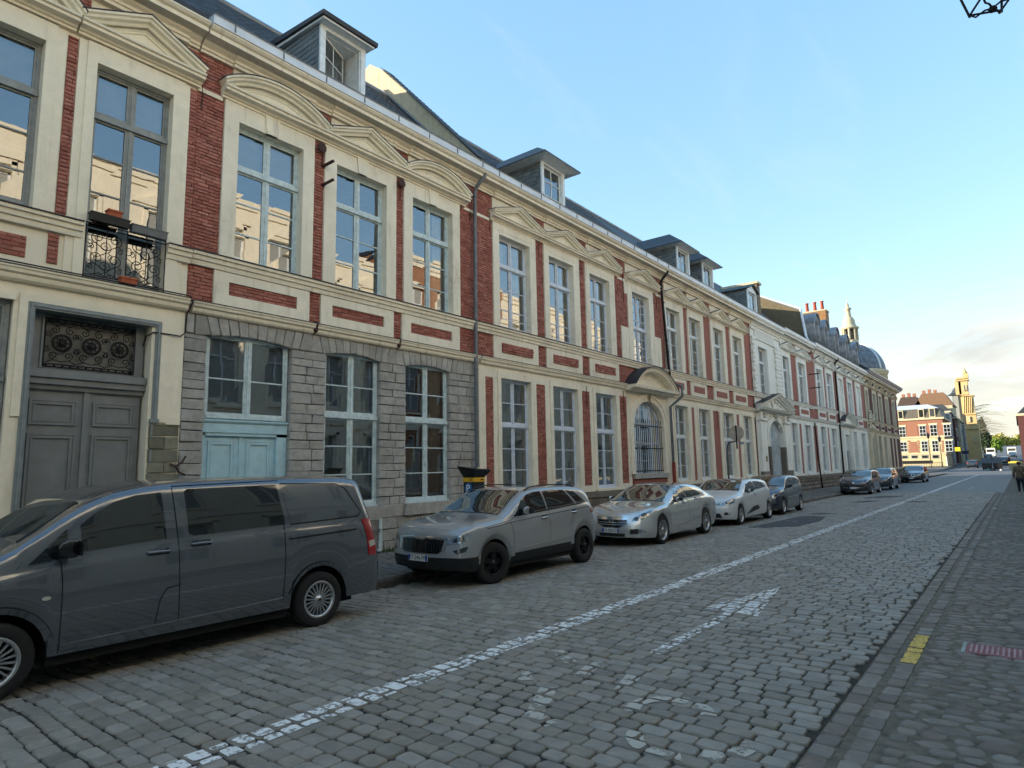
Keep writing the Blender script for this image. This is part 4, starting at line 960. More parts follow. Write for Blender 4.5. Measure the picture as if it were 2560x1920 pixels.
for a, b in ((7.85, 9.6), (10.22, 11.88)): pcS.add(a, b, .83, 1.10, -.25, .12)
for a, b in ((7.2, 7.84), (9.61, 10.21), (11.89, 12.4), (12.4, 12.9)): pcS.add(a + .004, b - .004, .83, 1.10, -.2, .045)
pcS.finish()
string_course(B, 5.09, 12.78, 5.63, M['cream'], 'upper')
for a, b in ((5.15, 7.66), (7.72, 9.95), (10.01, 12.85)): string_course(B, a, b, 4.735, M['cream'], 'lower')
for u in (7.69, 9.98): MB().lathe([(0, .14), (.05, .13), (.075, .06), (.05, .0), (.06, -.06), (.03, -.1)], fn=lambda x, y, h, u=u: (XF + .1 + x, u + y, 4.86 + h), n=9).build('carved_boss', M['rust'], B)
for u in (7.74, 10.04): MB().lathe([(0, .05), (.05, .045), (.105, .03), (.11, .0)], fn=lambda x, y, h, u=u: (XF + .11 + h, u + x, 8.88 + y), n=12).build('anchor_plate', M['rust'], B)
for u, z in ((7.93, 8.55), (7.93, 8.12)): MB().tube([(XF - .05, u - .10, z - .04), (XF + .36, u - .06, z)], .042, 4).build('iron_bracket', M['rust'], B)
wall_tie(B, 5.16, 8.62, 9.16); wall_tie(B, 7.80, 8.5, 8.9); wall_tie(B, 10.06, 8.45, 8.85); wall_tie(B, 12.62, 8.72, 9.2)
m = MB(); m.tube([(XF + .03, 4.93, 2.05), (XF + .10, 4.99, 2.0), (XF + .1, 5.1, 2.08), (XF + .08, 5.16, 2.18)], .018, 6).tube([(XF + .10, 4.99, 2.0), (XF + .1, 5.06, 1.9), (XF + .09, 5.16, 1.86)], .018, 6); m.build('iron_hook', M['rust'], B)
cornice(B, 5.09, 12.95, 9.765, M['cream'], ress=((5.72, 7.56), (8.0, 9.87), (10.3, 12.12)))
downpipe(B, 12.72, .1, 10.1, .14, .5, .052, lean=-.06)
pcR = Pieces(B, 'slate', 'slates', M['slate'], 300, .002, .001)
roof(B, 5.1, 12.6, RIDGE_D, pcR, skip=((7.72, 8.97, -2.0),)); pcR.finish()
dormer(B, 7.72, 8.98, 11.92, 'shed', one=True, opened=True, over=.14)
# parapet gable between this house and the next
gp = MB(); gpts = [(.35, 10.25), (.32, 10.52), (-1.53, 12.58), (-3.75, 14.9), (-4.35, 15.35), (-4.75, 15.2), (-5.1, 14.5), (-8, 11), (-8, 10.2)]
gp.prism(gpts, lambda p, q, t: (XF + p, t, q), 12.58, 12.93); gb = gp.build('gable_parapet', M['olive'], B)
for k in range(26):
    t = k / 26; dd_ = .33 - t * 4.05; zz = 10.54 + t * 4.36; MB().add([(XF + dd_ + .05, 12.52, zz - .03), (XF + dd_ + .05, 12.97, zz - .03), (XF + dd_ - .17, 12.97, zz + .2), (XF + dd_ - .17, 12.52, zz + .2), (XF + dd_ + .05, 12.52, zz + .01), (XF + dd_ + .05, 12.97, zz + .01), (XF + dd_ - .17, 12.97, zz + .22), (XF + dd_ - .17, 12.52, zz + .22)], [(3, 2, 1, 0), (4, 5, 6, 7), (0, 1, 5, 4), (1, 2, 6, 5), (2, 3, 7, 6), (3, 0, 4, 7)]).build('coping_slate', M['slate'], gb)
MB().prism([(.33, 10.30), (-3.4, 14.16), (-3.4, 14.22), (.33, 10.36)], lambda p, q, t: (XF + p - .22, t, q - .1), 12.44, 12.58).build('flashing', M['zinc'], gb)

# ================= house C: brick strips on both floors, arched window under a curved hood
C = house('townhouse', 12.9, 24.7, 'red and cream house with barred arched window under a curved hood')
shell(C, 12.9, 24.7)
cu = [(13.86, 15.35), (16.38, 17.83), (18.88, 20.27), (22.04, 23.5)]; cs = [(13.58, 15.66), (16.11, 18.2), (18.60, 20.66), (21.68, 23.9)]
cgr = [(13.86, 15.28), (16.44, 17.9), (19.03, 20.46)]
holed_wall('wall', C, 12.9, 24.7, 0, 9.8, [(a, b, 5.9, 8.69) for a, b in cu] + [(a, b, 1.12, 4.43) for a, b in cgr] + [(21.66, 24.42, 1.58, 4.42)], -.008, .34, M['brickwall'])
pcC = Pieces(C, 'brick', 'bricks', M['brick'], 300, .004, .004)
for a, b, c, e in ((12.92, 13.58, 5.88, 8.98), (12.92, 13.58, 9.06, 9.76), (12.92, 13.55, 4.95, 5.62), (15.66, 16.11, 5.88, 9.0), (15.69, 16.14, 4.95, 5.62), (18.2, 18.6, 5.88, 9.0), (18.23, 18.7, 4.95, 5.62), (20.66, 21.1, 5.88, 7.16), (20.66, 21.68, 7.16, 8.98), (20.66, 21.6, 9.06, 9.76), (23.9, 24.5, 7.16, 8.98), (23.9, 24.7, 9.06, 9.76), (15.4, 16.2, 9.3, 9.76), (17.95, 18.75, 9.3, 9.76), (20.76, 21.4, 4.95, 5.62), (24.5, 24.7, 5.88, 8.98)): brick_fill(pcC, a, b, c, e)
for (a, b, c, e) in ((13.2, 13.53, 1.1, 4.41), (15.58, 16.04, 1.3, 4.42), (18.18, 18.66, 1.26, 4.43), (20.76, 21.26, 1.26, 4.46)): brick_fill(pcC, a, b, c, e, -.01, .016, rough=.008)
for (u0, u1), (a, b) in zip(cu, cs): 
    surround(C, (u0, u1, 5.9, 8.69), (a, b), 9.02, M['cream']); MB().fb(a + .2, b - .2, 8.69 + .12, 8.69 + .14, .06, .07).build('moulding', M['cream'], C)
for (a, b) in ((13.46, 15.97), (15.99, 18.5), (18.52, 20.98), (21.52, 24.26)): pediment(C, a, b, 9.02, 9.72, M['cream'], 'tri', .17, .92)
for a, b in ((13.6, 15.4), (16.2, 17.95), (18.75, 20.45), (21.6, 23.9)): MB().fb(a, b, 9.2, 9.77, -.1, .035).build('frieze_panel', M['cream'], C)
MB().fb(20.95, 21.55, 8.96, 9.06, -.1, .05).build('band', M['cream'], C); MB().fb(24.2, 24.7, 8.96, 9.06, -.1, .05).build('band', M['cream'], C)
for q in ((21.1, 21.68, 5.88, 7.16), (23.9, 24.5, 5.88, 7.16), (21.45, 21.68, 8.5, 8.97)): MB().fb(*q, -.1, .045).build('side_panel', M['cream'], C)
for a, b in ((13.55, 15.69), (16.14, 18.23), (18.7, 20.76)):
    p, q = a + .35, b - .31; m = MB().fb(a, b, 4.95, 5.62, -.1, .055); m.build('sill_panel', M['cream'], C); MB().fb(p, q, 5.17, 5.45, .055, .062).build('brick_ground', M['brickwall'], C); brick_fill(pcC, p, q, 5.17, 5.45, .05, .10, .25, .075, .012)
pcC.finish()
# cream ground floor between the brick strips
m = MB()
m.fb(12.92, 13.2, 1.05, 4.735, -.1, .02).fb(13.2, 13.53, 4.41, 4.735, -.1, .02).fb(13.53, 15.58, 4.6, 4.735, -.1, .02).fb(15.58, 16.04, 4.42, 4.735, -.1, .02).fb(16.04, 18.18, 4.6, 4.735, -.1, .02).fb(18.18, 18.66, 4.43, 4.735, -.1, .02).fb(18.66, 20.76, 4.6, 4.735, -.1, .02).fb(20.76, 21.26, 4.46, 4.735, -.1, .02)
for a, b in ((13.53, 13.71), (15.45, 15.58), (16.04, 16.28), (18.05, 18.18), (18.66, 18.87), (20.62, 20.76), (21.26, 21.48)): m.fb(a, b, 1.05, 4.6, -.1, .02)
for a, b, c in ((13.2, 13.53, 1.1), (15.58, 16.04, 1.3), (18.18, 18.66, 1.26), (20.76, 21.26, 1.26)): m.fb(a, b, 1.04, c, -.1, .02)
m.build('ground_floor_render', M['cream'], C)
for (a, b), (p, q) in zip(cgr, ((13.71, 15.45), (16.28, 18.05), (18.87, 20.62))): surround(C, (a, b, 1.1, 4.43), (p, q), 4.6, M['cream'], .05)
for a, b in cgr: MB().fb(a - .12, b + .12, 1.045, 1.13, -.3, .09).build('window_sill', M['cream'], C)
for k, (a, b) in enumerate(cgr): window(C, a, b, 1.14, 4.43, -.18, M['wood_lilac'], transom=3.09, top=(3.75,), bot=(1.82, 2.43), curt=[(a + .05, b - .05, 1.2, 4.38)])
for k, (a, b) in enumerate(cu[:3]): window(C, a, b, 5.92, 8.69, -.2, M['wood_lilac'], transom=7.82, bot=(6.52, 7.14), curt=[(b - .45, b - .05, 5.98, 8.6), (a + .05, b - .1, 7.9, 8.6)]); balcony_bar(C, a + .02, b + .05, 6.18)
window(C, *cu[3], 5.92, 8.69, -.2, M['wood_lilac'], transom=7.3, top=(7.65, 8.0, 8.35), bot=(6.25, 6.58, 6.92), leafbars=(.5,)); balcony_bar(C, 22.06, 23.55, 6.18)
for u, z0, z1 in ((13.45, 8.7, 9.2), (15.84, 8.5, 9.0), (18.33, 8.5, 8.95), (21.35, 8.1, 8.9), (21.32, 8.95, 9.4), (18.42, 3.95, 4.6), (21.0, 3.7, 4.65), (24.2, 8.4, 8.9)): wall_tie(C, u, z0, z1, .05)
# arched window with curved hood
m = MB(); n = 18; uc, rw, zs = 23.04, 1.32, 3.45
rz = .95
inner = [(uc - rw, 1.58)] + [(uc - rw * math.cos(math.pi * i / n), zs + rz * math.sin(math.pi * i / n)) for i in range(n + 1)] + [(uc + rw, 1.58)]
outer = [(uc - rw - .2, 1.58)] + [(uc - (rw + .2) * math.cos(math.pi * i / n), zs + (rz + .19) * math.sin(math.pi * i / n)) for i in range(n + 1)] + [(uc + rw + .2, 1.58)]
def arch_band(m, inner, outer, d0, d1):
    k = len(inner); vs = [(XF + d0, u, z) for u, z in inner] + [(XF + d0, u, z) for u, z in outer] + [(XF + d1, u, z) for u, z in inner] + [(XF + d1, u, z) for u, z in outer]; fs = []
    for i in range(k - 1): fs += [(2 * k + i, 2 * k + i + 1, 3 * k + i + 1, 3 * k + i), (i, i + 1, 2 * k + i + 1, 2 * k + i), (k + i + 1, k + i, 3 * k + i, 3 * k + i + 1)]
    fs += [(0, 2 * k, 3 * k, k), (k - 1, 2 * k - 1, 4 * k - 1, 3 * k - 1)]
    m.add(vs, fs)
arch_band(m, inner, outer, -.3, .07)
o2 = [(u + (u - uc) * .07, z + (.1 if z > zs else 0)) for u, z in outer]; arch_band(m, outer, o2, -.1, .10)
m.build('arch_surround', M['cream'], C)
m = MB(); top = [(uc - rw - .3 + (2 * rw + .6) * i / n, 4.735) for i in range(n + 1)]
def spandrel(m, arch, ztop, ua, ub, d0, d1):
    pts = [p for p in arch if p[1] >= zs - .01]
    for i in range(len(pts) - 1): m.plate([pts[i], pts[i + 1], (pts[i + 1][0], ztop), (pts[i][0], ztop)], d0, d1)
spandrel(m, outer, 4.735, 21.4, 24.7, -.1, .025); m.fb(21.26, uc - rw - .2, 3.45, 4.735, -.1, .025).fb(uc + rw + .2, 24.7, 1.05, 4.735, -.1, .025); m.build('arch_wall', M['cream'], C)
MB().fb(21.6, 24.45, 1.4, 1.58, -.3, .12).build('arch_sill', M['stone'], C); MB().fb(21.6, 24.45, 1.0, 1.4, -.2, .03).build('apron', M['bricktex'], C)
fr = MB(); arch_in = [(uc + (u - uc) * .97, z - .02) for u, z in inner]
arch_band(fr, [(uc + (u - uc) * .90, z - .09 if z > 2 else z) for u, z in inner], arch_in, -.25, -.17)
for u in (uc - .46, uc + .46): fr.fb(u - .045, u + .045, 1.6, 4.3, -.24, -.16)
for z in (2.75, 3.5): fr.fb(uc - rw * .95, uc + rw * .95, z - .05, z + .05, -.24, -.15)
fr.fb(uc - rw * .95, uc + rw * .95, 2.05, 2.09, -.22, -.17); aw_ = fr.build('arched_window', M['wood_lilac'], C)
MB().plate([(u, z) for u, z in arch_in], -.215, -.21).build('pane', M['glass_far'], aw_)
MB().fb(uc - .25, uc + .15, 1.7, 2.7, -.32, -.3).build('blind', M['room'], aw_)
gr = MB()
for k in range(15):
    u = 21.75 + k * .165; gr.tube([(XF + .05, u, 1.6), (XF + .05, u, 3.62 + .03 * (k % 2)), (XF + .05, u, 3.72 + .03 * (k % 2))], [.013, .013, .003], 5)
for z in (1.68, 2.55, 3.42): gr.fb(21.66, 24.15, z - .02, z + .02, .035, .065)
gr.build('window_bars', M['iron'], C)
hd = MB(); hp = [(21.18 + .02, 4.72)] ; uh0, uh1 = 21.15, 24.95; w = (uh1 - uh0) / 2; um = (uh0 + uh1) / 2; hgt = .82; rad = (w * w + hgt * hgt) / (2 * hgt); aa = math.asin(w / rad); path = [(um + rad * math.sin(-aa + 2 * aa * i / 20), 4.9 + hgt - rad + rad * math.cos(-aa + 2 * aa * i / 20)) for i in range(21)]
hd.mould([(0, 4.70), (.25, 4.70), (.30, 4.76), (.48, 4.80), (.5, 4.9), (0, 4.9)], uh0, uh1); hd.strip(path, [(-.16, 0), (-.16, .42), (-.05, .44), (-.03, .50), (.0, .52), (0, 0)]); hd.plate([(u, z - .1) for u, z in path], -.02, .12); hood = hd.build('curved_hood', M['cream'], C)
MB().strip(path, [(.002, 0), (.002, .55), (.03, .55), (.03, 0)]).build('flashing', M['lead'], hood)
MB().lathe([(0, .2), (.05, .19), (.09, .1), (.085, 0), (.06, -.08), (.09, -.16), (.02, -.22)], fn=lambda x, y, h: (XF + .1 + abs(x) * .9, uc + y * .8, 4.5 + h), n=10).build('carved_head', M['olive'], C)
string_course(C, 12.95, 21.15, 4.735, M['cream'], 'lower'); string_course(C, 12.80, 24.7, 5.63, M['cream'], 'upper')
pcP = Pieces(C, 'stone_block', 'stone_blocks', M['stone_brown'], 200, .010, .006)
for z0, z1 in ((.08, .32), (.32, .58), (.58, .84)):
    u = 12.92
    while u < 24.68:
        l = random.uniform(.4, .8); e = u + l if 24.7 - u - l > .2 else 24.7; pcP.add(u + .005, e - .005, z0 + .005, z1 - .005, -.2, .06 + random.uniform(-.01, .01)); u = e
u = 12.92
while u < 24.68: e = min(u + random.uniform(1.2, 1.8), 24.7); pcP.add(u + .004, e - .004, .845, 1.05, -.2, .10); u = e
pcP.finish()
cornice(C, 12.95, 24.7, 9.765, M['cream'], ress=((13.6, 15.4), (16.2, 17.95), (18.75, 20.45), (21.6, 23.9)))
downpipe(C, 24.55, 5.3, 10.1, .14, .5, .055, M['iron'], lean=.45); MB().tube([(XF + .14, 25.0, 5.3), (XF + .6, 25.08, 5.15), (XF + .6, 25.1, 4.75), (XF + .35, 25.0, 4.5), (XF + .16, 24.82, 4.3), (XF + .16, 24.86, .1)], .055, 8).build('downpipe', M['pipe'], C, True)
MB().tube([(XF + .16, 24.86, .1), (XF + .16, 24.858, 2.0)], .075, 8).build('pipe_guard', simple('red_pipe_paint', '8c2f26', .5), C)
pcR = Pieces(C, 'slate', 'slates', M['slate'], 0, .002, .001)
roof(C, 12.9, 24.7, RIDGE_D, pcR, skip=((16.2, 17.55, -2.0),), exact=.17, sw=.24); pcR.finish()
dormer(C, 16.2, 17.55, 11.95, 'hip', one=True, over=.38, roofz=12.85, frame=M['wood_white'])
# ================= further houses of the row, generic bays
def far_house(H, u0, u1, ups, peds, grs, mat, fmat, zk=1.0, brick=None, strips=(), gstrips=(), panels=True, ptype='tri', plinth=1.05, gtop=4.43, extra_holes=(), pal=None, blindw=()):
    Z = lambda z: z if z < 2 else 2 + (z - 2) * zk
    brick = brick or M['bricktex']; shell(H, u0, u1, Z(9.7))
    holed_wall('wall', H, u0, u1, 0, Z(9.8), [(a, b, Z(5.9), Z(8.65)) for a, b in ups] + [(a, b, 1.2, Z(gtop)) for a, b in grs] + list(extra_holes), -.008, .34, brick)
    for i, (a, b) in enumerate(ups):
        pa, pb = peds[i] if i < len(peds) else (a - .4, b + .4); sa, sb = max(pa + .1, a - .34), min(pb - .1, b + .40)
        surround(H, (a, b, Z(5.9), Z(8.65)), (sa, sb), Z(8.98), mat, .06)
        pediment(H, pa, pb, Z(8.98), Z(9.66), mat, ptype if isinstance(ptype, str) else ptype[i], .17, .92)
        MB().fb(sa + .1, sb - .1, Z(9.18), Z(9.77), -.1, .035).build('frieze_panel', mat, H)
        if i in blindw: MB().fb(a, b, Z(5.9), Z(8.65), -.2, -.12).build('blocked_window', mat, H)
        else: window(H, a, b, Z(5.92), Z(8.65), -.2, fmat, transom=Z(7.8), bot=(Z(6.52), Z(7.14)), glass=M['glass_far'], curt=[(a + .05, b - .05, Z(6), Z(8.6))] if i % 3 != 2 else None)
        if panels:
            m = MB().fb(sa, sb, Z(4.95), Z(5.62), -.1, .05); m.build('sill_panel', mat, H); MB().fb(sa + .35, sb - .32, Z(5.17), Z(5.45), .04, .075).build('brick_panel', brick, H)
    edges = sorted([(a, b) for a, b in grs] + [(h[0], h[1]) for h in extra_holes])
    holes = sorted(list(gstrips) + edges); u = u0 + .01; m = MB()
    for a, b in holes + [(u1 - .01, u1)]:
        if a - u > .03: m.fb(u, a, plinth, Z(4.735), -.3, .025)
        u = b
    for a, b in gstrips: m.fb(a, b, Z(4.45), Z(4.735), -.1, .025); m.fb(a, b, plinth, plinth + .15, -.1, .025)
    for a, b in grs: m.fb(a, b, Z(gtop), Z(4.735), -.3, .025)
    for h in extra_holes: m.fb(h[0], h[1], h[3], Z(4.735), -.3, .025)
    m.build('ground_floor_render', mat, H)
    for i, (a, b) in enumerate(grs):
        m = MB().fb(a - .14, a - .02, 1.15, Z(gtop) + .12, 0, .055).fb(b + .02, b + .14, 1.15, Z(gtop) + .12, 0, .055).fb(a - .02, b + .02, Z(gtop) + .01, Z(gtop) + .12, 0, .055); m.build('window_surround', mat, H)
        window(H, a, b, 1.22, Z(gtop), -.18, fmat, transom=Z(3.09), top=(Z(3.75),), bot=(1.85, 2.45), glass=M['glass_far'], curt=[(a + .05, b - .05, 1.25, Z(gtop) - .1)])
    string_course(H, u0, u1, Z(4.735), mat, 'lower'); string_course(H, u0, u1, Z(5.63), mat, 'upper')
    cornice(H, u0, u1, Z(9.765), mat, ress=[(a - .3, b + .3) for a, b in ups], seams=False)
    MB().fb(u0, u1, .05, plinth - .2, -.3, .03).build('plinth', M['stonewall'], H); MB().fb(u0, u1, plinth - .2, plinth, -.3, .09).build('plinth_cap', pal or M['stone_brown'], H)
    for a, b in grs: MB().fb(a - .12, b + .12, plinth + .001, 1.215, -.3, .10).build('window_sill', mat, H)
    pp = Pieces(H, 'stone_block', 'stone_blocks', pal or M['stone_brown'], 0, .010, .006)
    for z0, z1 in ((.08, .33), (.33, .58), (.58, plinth - .205)):
        u = u0
        while u < u1 - .02:
            e = u + random.uniform(.45, .9)
            if u1 - e < .25: e = u1
            pp.add(u + .006, e - .006, z0 + .006, z1 - .006, .0, .05 + random.uniform(-.012, .012)); u = e
    pp.finish()
D_ = house('townhouse', 24.7, 36.2, 'pale cream and red house with three slated dormers, left of the pedimented gateway')
far_house(D_, 24.7, 36.2, [(25.12, 26.5), (27.52, 28.86), (30.49, 31.8), (33.2, 34.62)], [(24.86, 27.27), (27.29, 29.68), (30.05, 32.58), (32.67, 35.35)], [(25.54, 26.86), (28.13, 29.45), (31.2, 32.6), (34.16, 35.5)], M['cream'], M['wood_white'], gstrips=((27.33, 27.65), (29.9, 30.75), (33.15, 33.55), (36.0, 36.18)))
for a, b in ((25.1, 26.6), (27.5, 28.95)): balcony_bar(D_, a, b, 6.18)
roof(D_, 24.7, 41.6)
for a, b, zt, kd in ((26.75, 28.15, 11.88, 'hip'), (29.75, 31.15, 11.86, 'hip'), (36.4, 38.05, 11.92, 'gable')): dormer(D_, a, b, zt, kd, over=.34 if kd == 'hip' else .1, roofz=12.75, glass=M['glass_far'])
wall_tie(D_, 30.35, 3.6, 4.5, .05)
MB().box(-15.4, -12.2, 40.9, 41.5, 10.0, 13.35).build('gable_stack', brick_tex('weathered_gable_brick', '7a6b52', '86765c', '5d5444', axis='x'), D_); MB().box(-15.5, -12.1, 40.8, 41.6, 13.35, 13.5).build('stack_coping', M['olive'], D_)
# gateway
Gt = house('gateway_house', 36.2, 41.8, 'narrow rusticated gateway bay with pediment over arched pale grey door')
shell(Gt, 36.2, 41.8); gu, gh_, gs = 39.3, 1.36, 3.55
holed_wall('wall', Gt, 36.2, 41.8, 0, 9.8, [(37.35, 38.95, 5.9, 8.62), (gu - gh_, gu + gh_, .1, 4.4)], .04, .38, M['offwhite'])
window(Gt, 37.35, 38.95, 5.92, 8.62, -.2, M['wood_white'], transom=7.8, bot=(6.52, 7.14), glass=M['glass_far'])
m = MB()
for a, b in ((36.75, 37.3), (39.0, 39.6)): m.fb(a, b, 5.88, 8.65, 0, .09)
m.fb(36.75, 39.6, 8.65, 9.0, 0, .09); m.build('window_surround', M['offwhite'], Gt)
qs = Pieces(Gt, 'quoin', 'quoins', M['offwhite'], 300, .02, .004)
for a, b in ((36.22, 36.72), (40.5, 41.7)):
    z = 5.88; k = 0
    while z < 9.0: qs.add(a + (.0 if k % 2 else .1), b - (.1 if k % 2 else 0), z + .01, z + .24, .0, .15); z += .25; k += 1
for k in range(18): qs.add(36.8 + k * .21, 36.93 + k * .21, 9.1, 9.55, .0, .13)
qs.finish()
MB().fb(36.2, 41.8, 9.55, 9.66, 0, .14).fb(36.2, 41.8, 9.02, 9.1, 0, .14).build('frieze', M['offwhite'], Gt)
cornice(Gt, 36.2, 41.85, 9.765, M['offwhite'], ress=((36.2, 41.8),), seams=False); string_course(Gt, 36.2, 41.8, 5.63, M['offwhite'], 'upper', .06)
m = MB(); n = 16; inn = [(gu - gh_, .1)] + [(gu - gh_ * math.cos(math.pi * i / n), gs + .82 * math.sin(math.pi * i / n)) for i in range(n + 1)] + [(gu + gh_, .1)]; zs = gs
ou = [(gu + (u - gu) * 1.2, z if z < gs - .01 else gs + (z - gs) * 1.28) for u, z in inn]; arch_band(m, inn, ou, -.3, .2); ou2 = [(gu + (u - gu) * 1.07, z if z < gs - .01 else gs + (z - gs) * 1.10) for u, z in inn]; arch_band(m, [(gu + (u - gu) * 1.012, z if z < gs - .01 else z + .012) for u, z in inn], ou2, .19, .25); m.build('arch_surround', M['offwhite'], Gt)
m = MB(); spandrel(m, ou, 4.8, 0, 0, .02, .14); m.build('arch_wall', M['offwhite'], Gt)
for a, b in ((36.45, 37.45), (41.1, 42.1)):
    m = MB().fb(a, b, 1.45, 4.3, .0, .22).fb(a - .08, b + .08, 4.3, 4.42, 0, .30).fb(a, b, 4.42, 4.78, 0, .26); m.build('pilaster', M['offwhite'], Gt); MB().fb(a - .04, b + .04, .05, 1.45, 0, .26).build('pilaster_base', M['stone_brown'], Gt)
    MB().lathe([(0, .3), (.10, .28), (.17, .2), (.12, .05), (.16, -.05), (.05, -.2)], fn=lambda x, y, h, a=a, b=b: (XF + .24 + abs(x), (a + b) / 2 + y, 4.55 + h * .8), n=10).build('console', M['offwhite'], Gt)
pd = pediment(Gt, 36.1, 42.5, 4.80, 5.98, M['offwhite'], 'tri', .22, 1.5, .12)
rel = MB()
for k in range(46):
    u = gu + random.gauss(0, .75); z = 5.08 + abs(random.gauss(0, .22)); 
    if z < 5.05 + .62 * (1 - abs(u - gu) / 2.4): r_ = random.uniform(.05, .12); rel.lathe([(0, r_ * .7), (r_ * .7, r_ * .5), (r_, 0)], fn=lambda x, y, h, u=u, z=z: (XF + .22 + h, u + x * 1.2, z + y), n=7)
for k in range(60):
    s = random.choice((-1, 1)); u = gu + s * random.uniform(.75, 1.55); z = random.uniform(4.0, 4.75); r_ = random.uniform(.04, .1); rel.lathe([(0, r_ * .8), (r_ * .7, r_ * .5), (r_, 0)], fn=lambda x, y, h, u=u, z=z: (XF + .14 + h, u + x, z + y), n=6)
o = rel.build('carved_relief', M['offwhite'], Gt, True); o['kind'] = 'stuff'
MB().lathe([(0, .28), (.12, .26), (.2, .1), (.14, -.05), (.18, -.16), (.05, -.28)], fn=lambda x, y, h: (XF + .2 + abs(x), gu + y, 4.55 + h), n=10).build('keystone', M['offwhite'], Gt)
dg_ = MB(); dg_.plate([(gu + (u - gu) * .99, z - .01) for u, z in inn], -.08, -.02).fb(gu - .05, gu + .05, .1, 4.3, -.02, .02); 
for z in (3.0, 3.18, 2.6): dg_.fb(gu - gh_ * .93, gu + gh_ * .93, z, z + .08, -.02, .03)
gd = dg_.build('gate_door', M['door_pale'], Gt)
for s in (-1, 1):
    for c, e in ((2.72, 2.96), (.4, 2.5), (3.32, 3.9)):
        pm = MB(); a, b = sorted((gu + s * .14, gu + s * 1.2)); panel(pm, a, b, c, e, -.02); pm.build('door_panel', M['door_pale'], gd)
MB().fb(gu - gh_ - .3, gu - gh_ + .02, .05, 2.85, -.2, .27).build('jamb_stone', M['stone_brown'], Gt); MB().fb(gu + gh_ - .02, gu + gh_ + .3, .05, 2.85, -.2, .27).build('jamb_stone', M['stone_brown'], Gt)
MB().fb(36.95, 37.15, 2.0, 2.3, .22, .25).build('plaque', simple('brass_plate', '8a7440', .4, .6), Gt)
# house E and F
E_ = house('townhouse', 41.8, 49.5, 'pale house just right of the gateway with two tall bays')
far_house(E_, 41.8, 49.5, [(42.3, 43.75), (45.9, 47.7)], [(41.85, 45.0), (45.3, 49.0)], [(43.3, 44.6), (46.5, 48.1)], M['offwhite'], M['wood_white'], 1.015, gstrips=((45.2, 45.75), (48.85, 49.48)))
roof(E_, 41.6, 49.5)
for z in (8.2, 7.2): MB().tube([(XF, 49.0, z), (XF + .7, 49.05, z + .02)], .04, 5).build('sign_bracket', M['rust'], E_)
MB().tube([(XF + .05, 49.3, 4.7), (XF + .12, 49.0, 4.4), (XF + .1, 49.2, 2.4), (XF + .1, 49.6, .9), (XF + .14, 49.65, .1)], .05, 7).build('downpipe', M['iron'], E_, True)
F_ = house('townhouse', 49.5, 69.6, 'long pale house with lead mansard roof and rounded zinc dormers')
far_house(F_, 49.5, 69.6, [(51.0, 52.7), (54.1, 56.0), (58.3, 59.9), (62.0, 63.7), (65.6, 67.4)], [(50.3, 53.6), (53.7, 57.1), (57.5, 61.0), (61.3, 65.0), (65.2, 69.1)], [(50.95, 52.55), (54.45, 56.15), (62.85, 64.2), (66.5, 68.3)], M['offwhite'], M['wood_white'], 1.035, gstrips=((49.6, 50.1), (53.2, 53.7)), extra_holes=((58.9, 61.2, .1, 4.2),), blindw=(2, 4))
pediment(F_, 57.6, 63.0, 4.86, 5.95, M['offwhite'], 'seg', .2, 1.3, .05)
MB().fb(58.9, 61.2, 2.95, 4.2, -.26, -.2).fb(58.9, 61.2, 2.85, 2.95, -.26, -.1).build('transom_window', M['wood_white'], F_); MB().fb(58.95, 61.15, .1, 2.85, -.26, -.2).build('door', simple('bluish_door', '76838a', .5), F_)
for a in (58.2, 61.3): MB().fb(a, a + .55, .05, 4.6, 0, .16).build('pilaster', M['offwhite'], F_)
downpipe(F_, 57.0, .1, 10.4, .14, .5, .07, M['iron'])
# mansard with zinc dormers, end gable
mz = MB(); prof = [(.3, 10.5), (-.15, 11.2), (-.75, 13.0), (-1.3, 13.45), (-4.0, 14.75), (-6, 14.0), (-6, 10.2), (.3, 10.35)]
mz.prism(prof, lambda p, q, t: (XF + p, t, q), 49.85, 69.5); mz.build('mansard_roof', simple('lead_sheet', '565b62', .5, .4, .2, 3), F_)
for uc in (51.6, 54.6, 58.3, 62.4, 66.6):
    w, zt = .74, 13.0; arc = [(uc - w, 11.0)] + [(uc - w * math.cos(math.pi * i / 12), 12.35 + .75 * math.sin(math.pi * i / 12)) for i in range(13)] + [(uc + w, 11.0)]
    inn_ = [(uc + (u - uc) * .66, z if z < 11.5 else 12.2 + (z - 12.35) * .5) for u, z in arc]
    m = MB(); arch_band(m, inn_, arc, -1.4, .22); dz = m.build('zinc_dormer', M['zinc_dull'], F_, True)
    MB().plate(inn_, -.3, -.25).build('pane', M['glass_far'], dz); fx = MB(); fx.fb(uc - .04, uc + .04, 11.0, 12.5, -.25, -.18).fb(uc - .55, uc + .55, 11.75, 11.82, -.25, -.18); fx.build('casement', M['wood_white'], dz)
    hp = [(u, z + .02) for u, z in arc[1:-1]]; MB().strip(hp, [(0, -1.2), (0, .34), (.06, .36), (.08, .30), (.08, -1.2)]).build('hood', M['zinc_dull'], dz)
MB().prism([(.12, 10.45), (-.2, 11.1), (-.42, 13.15), (-3.4, 14.75), (-7, 13), (-7, 9.8), (.12, 9.8)], lambda p, q, t: (XF + p, t, q), 49.5, 49.85).build('gable_wall', brick_tex('mossy_gable_brick', '6e6248', '7c6f54', '575040', axis='x'), F_)
MB().prism([(.14, 10.5), (-.18, 11.15), (-.40, 13.2), (-3.4, 14.8), (-3.4, 14.9), (-.33, 13.3), (-.1, 11.15), (.2, 10.5)], lambda p, q, t: (XF + p, t, q), 49.42, 49.93).build('coping', M['zinc_white'], F_)
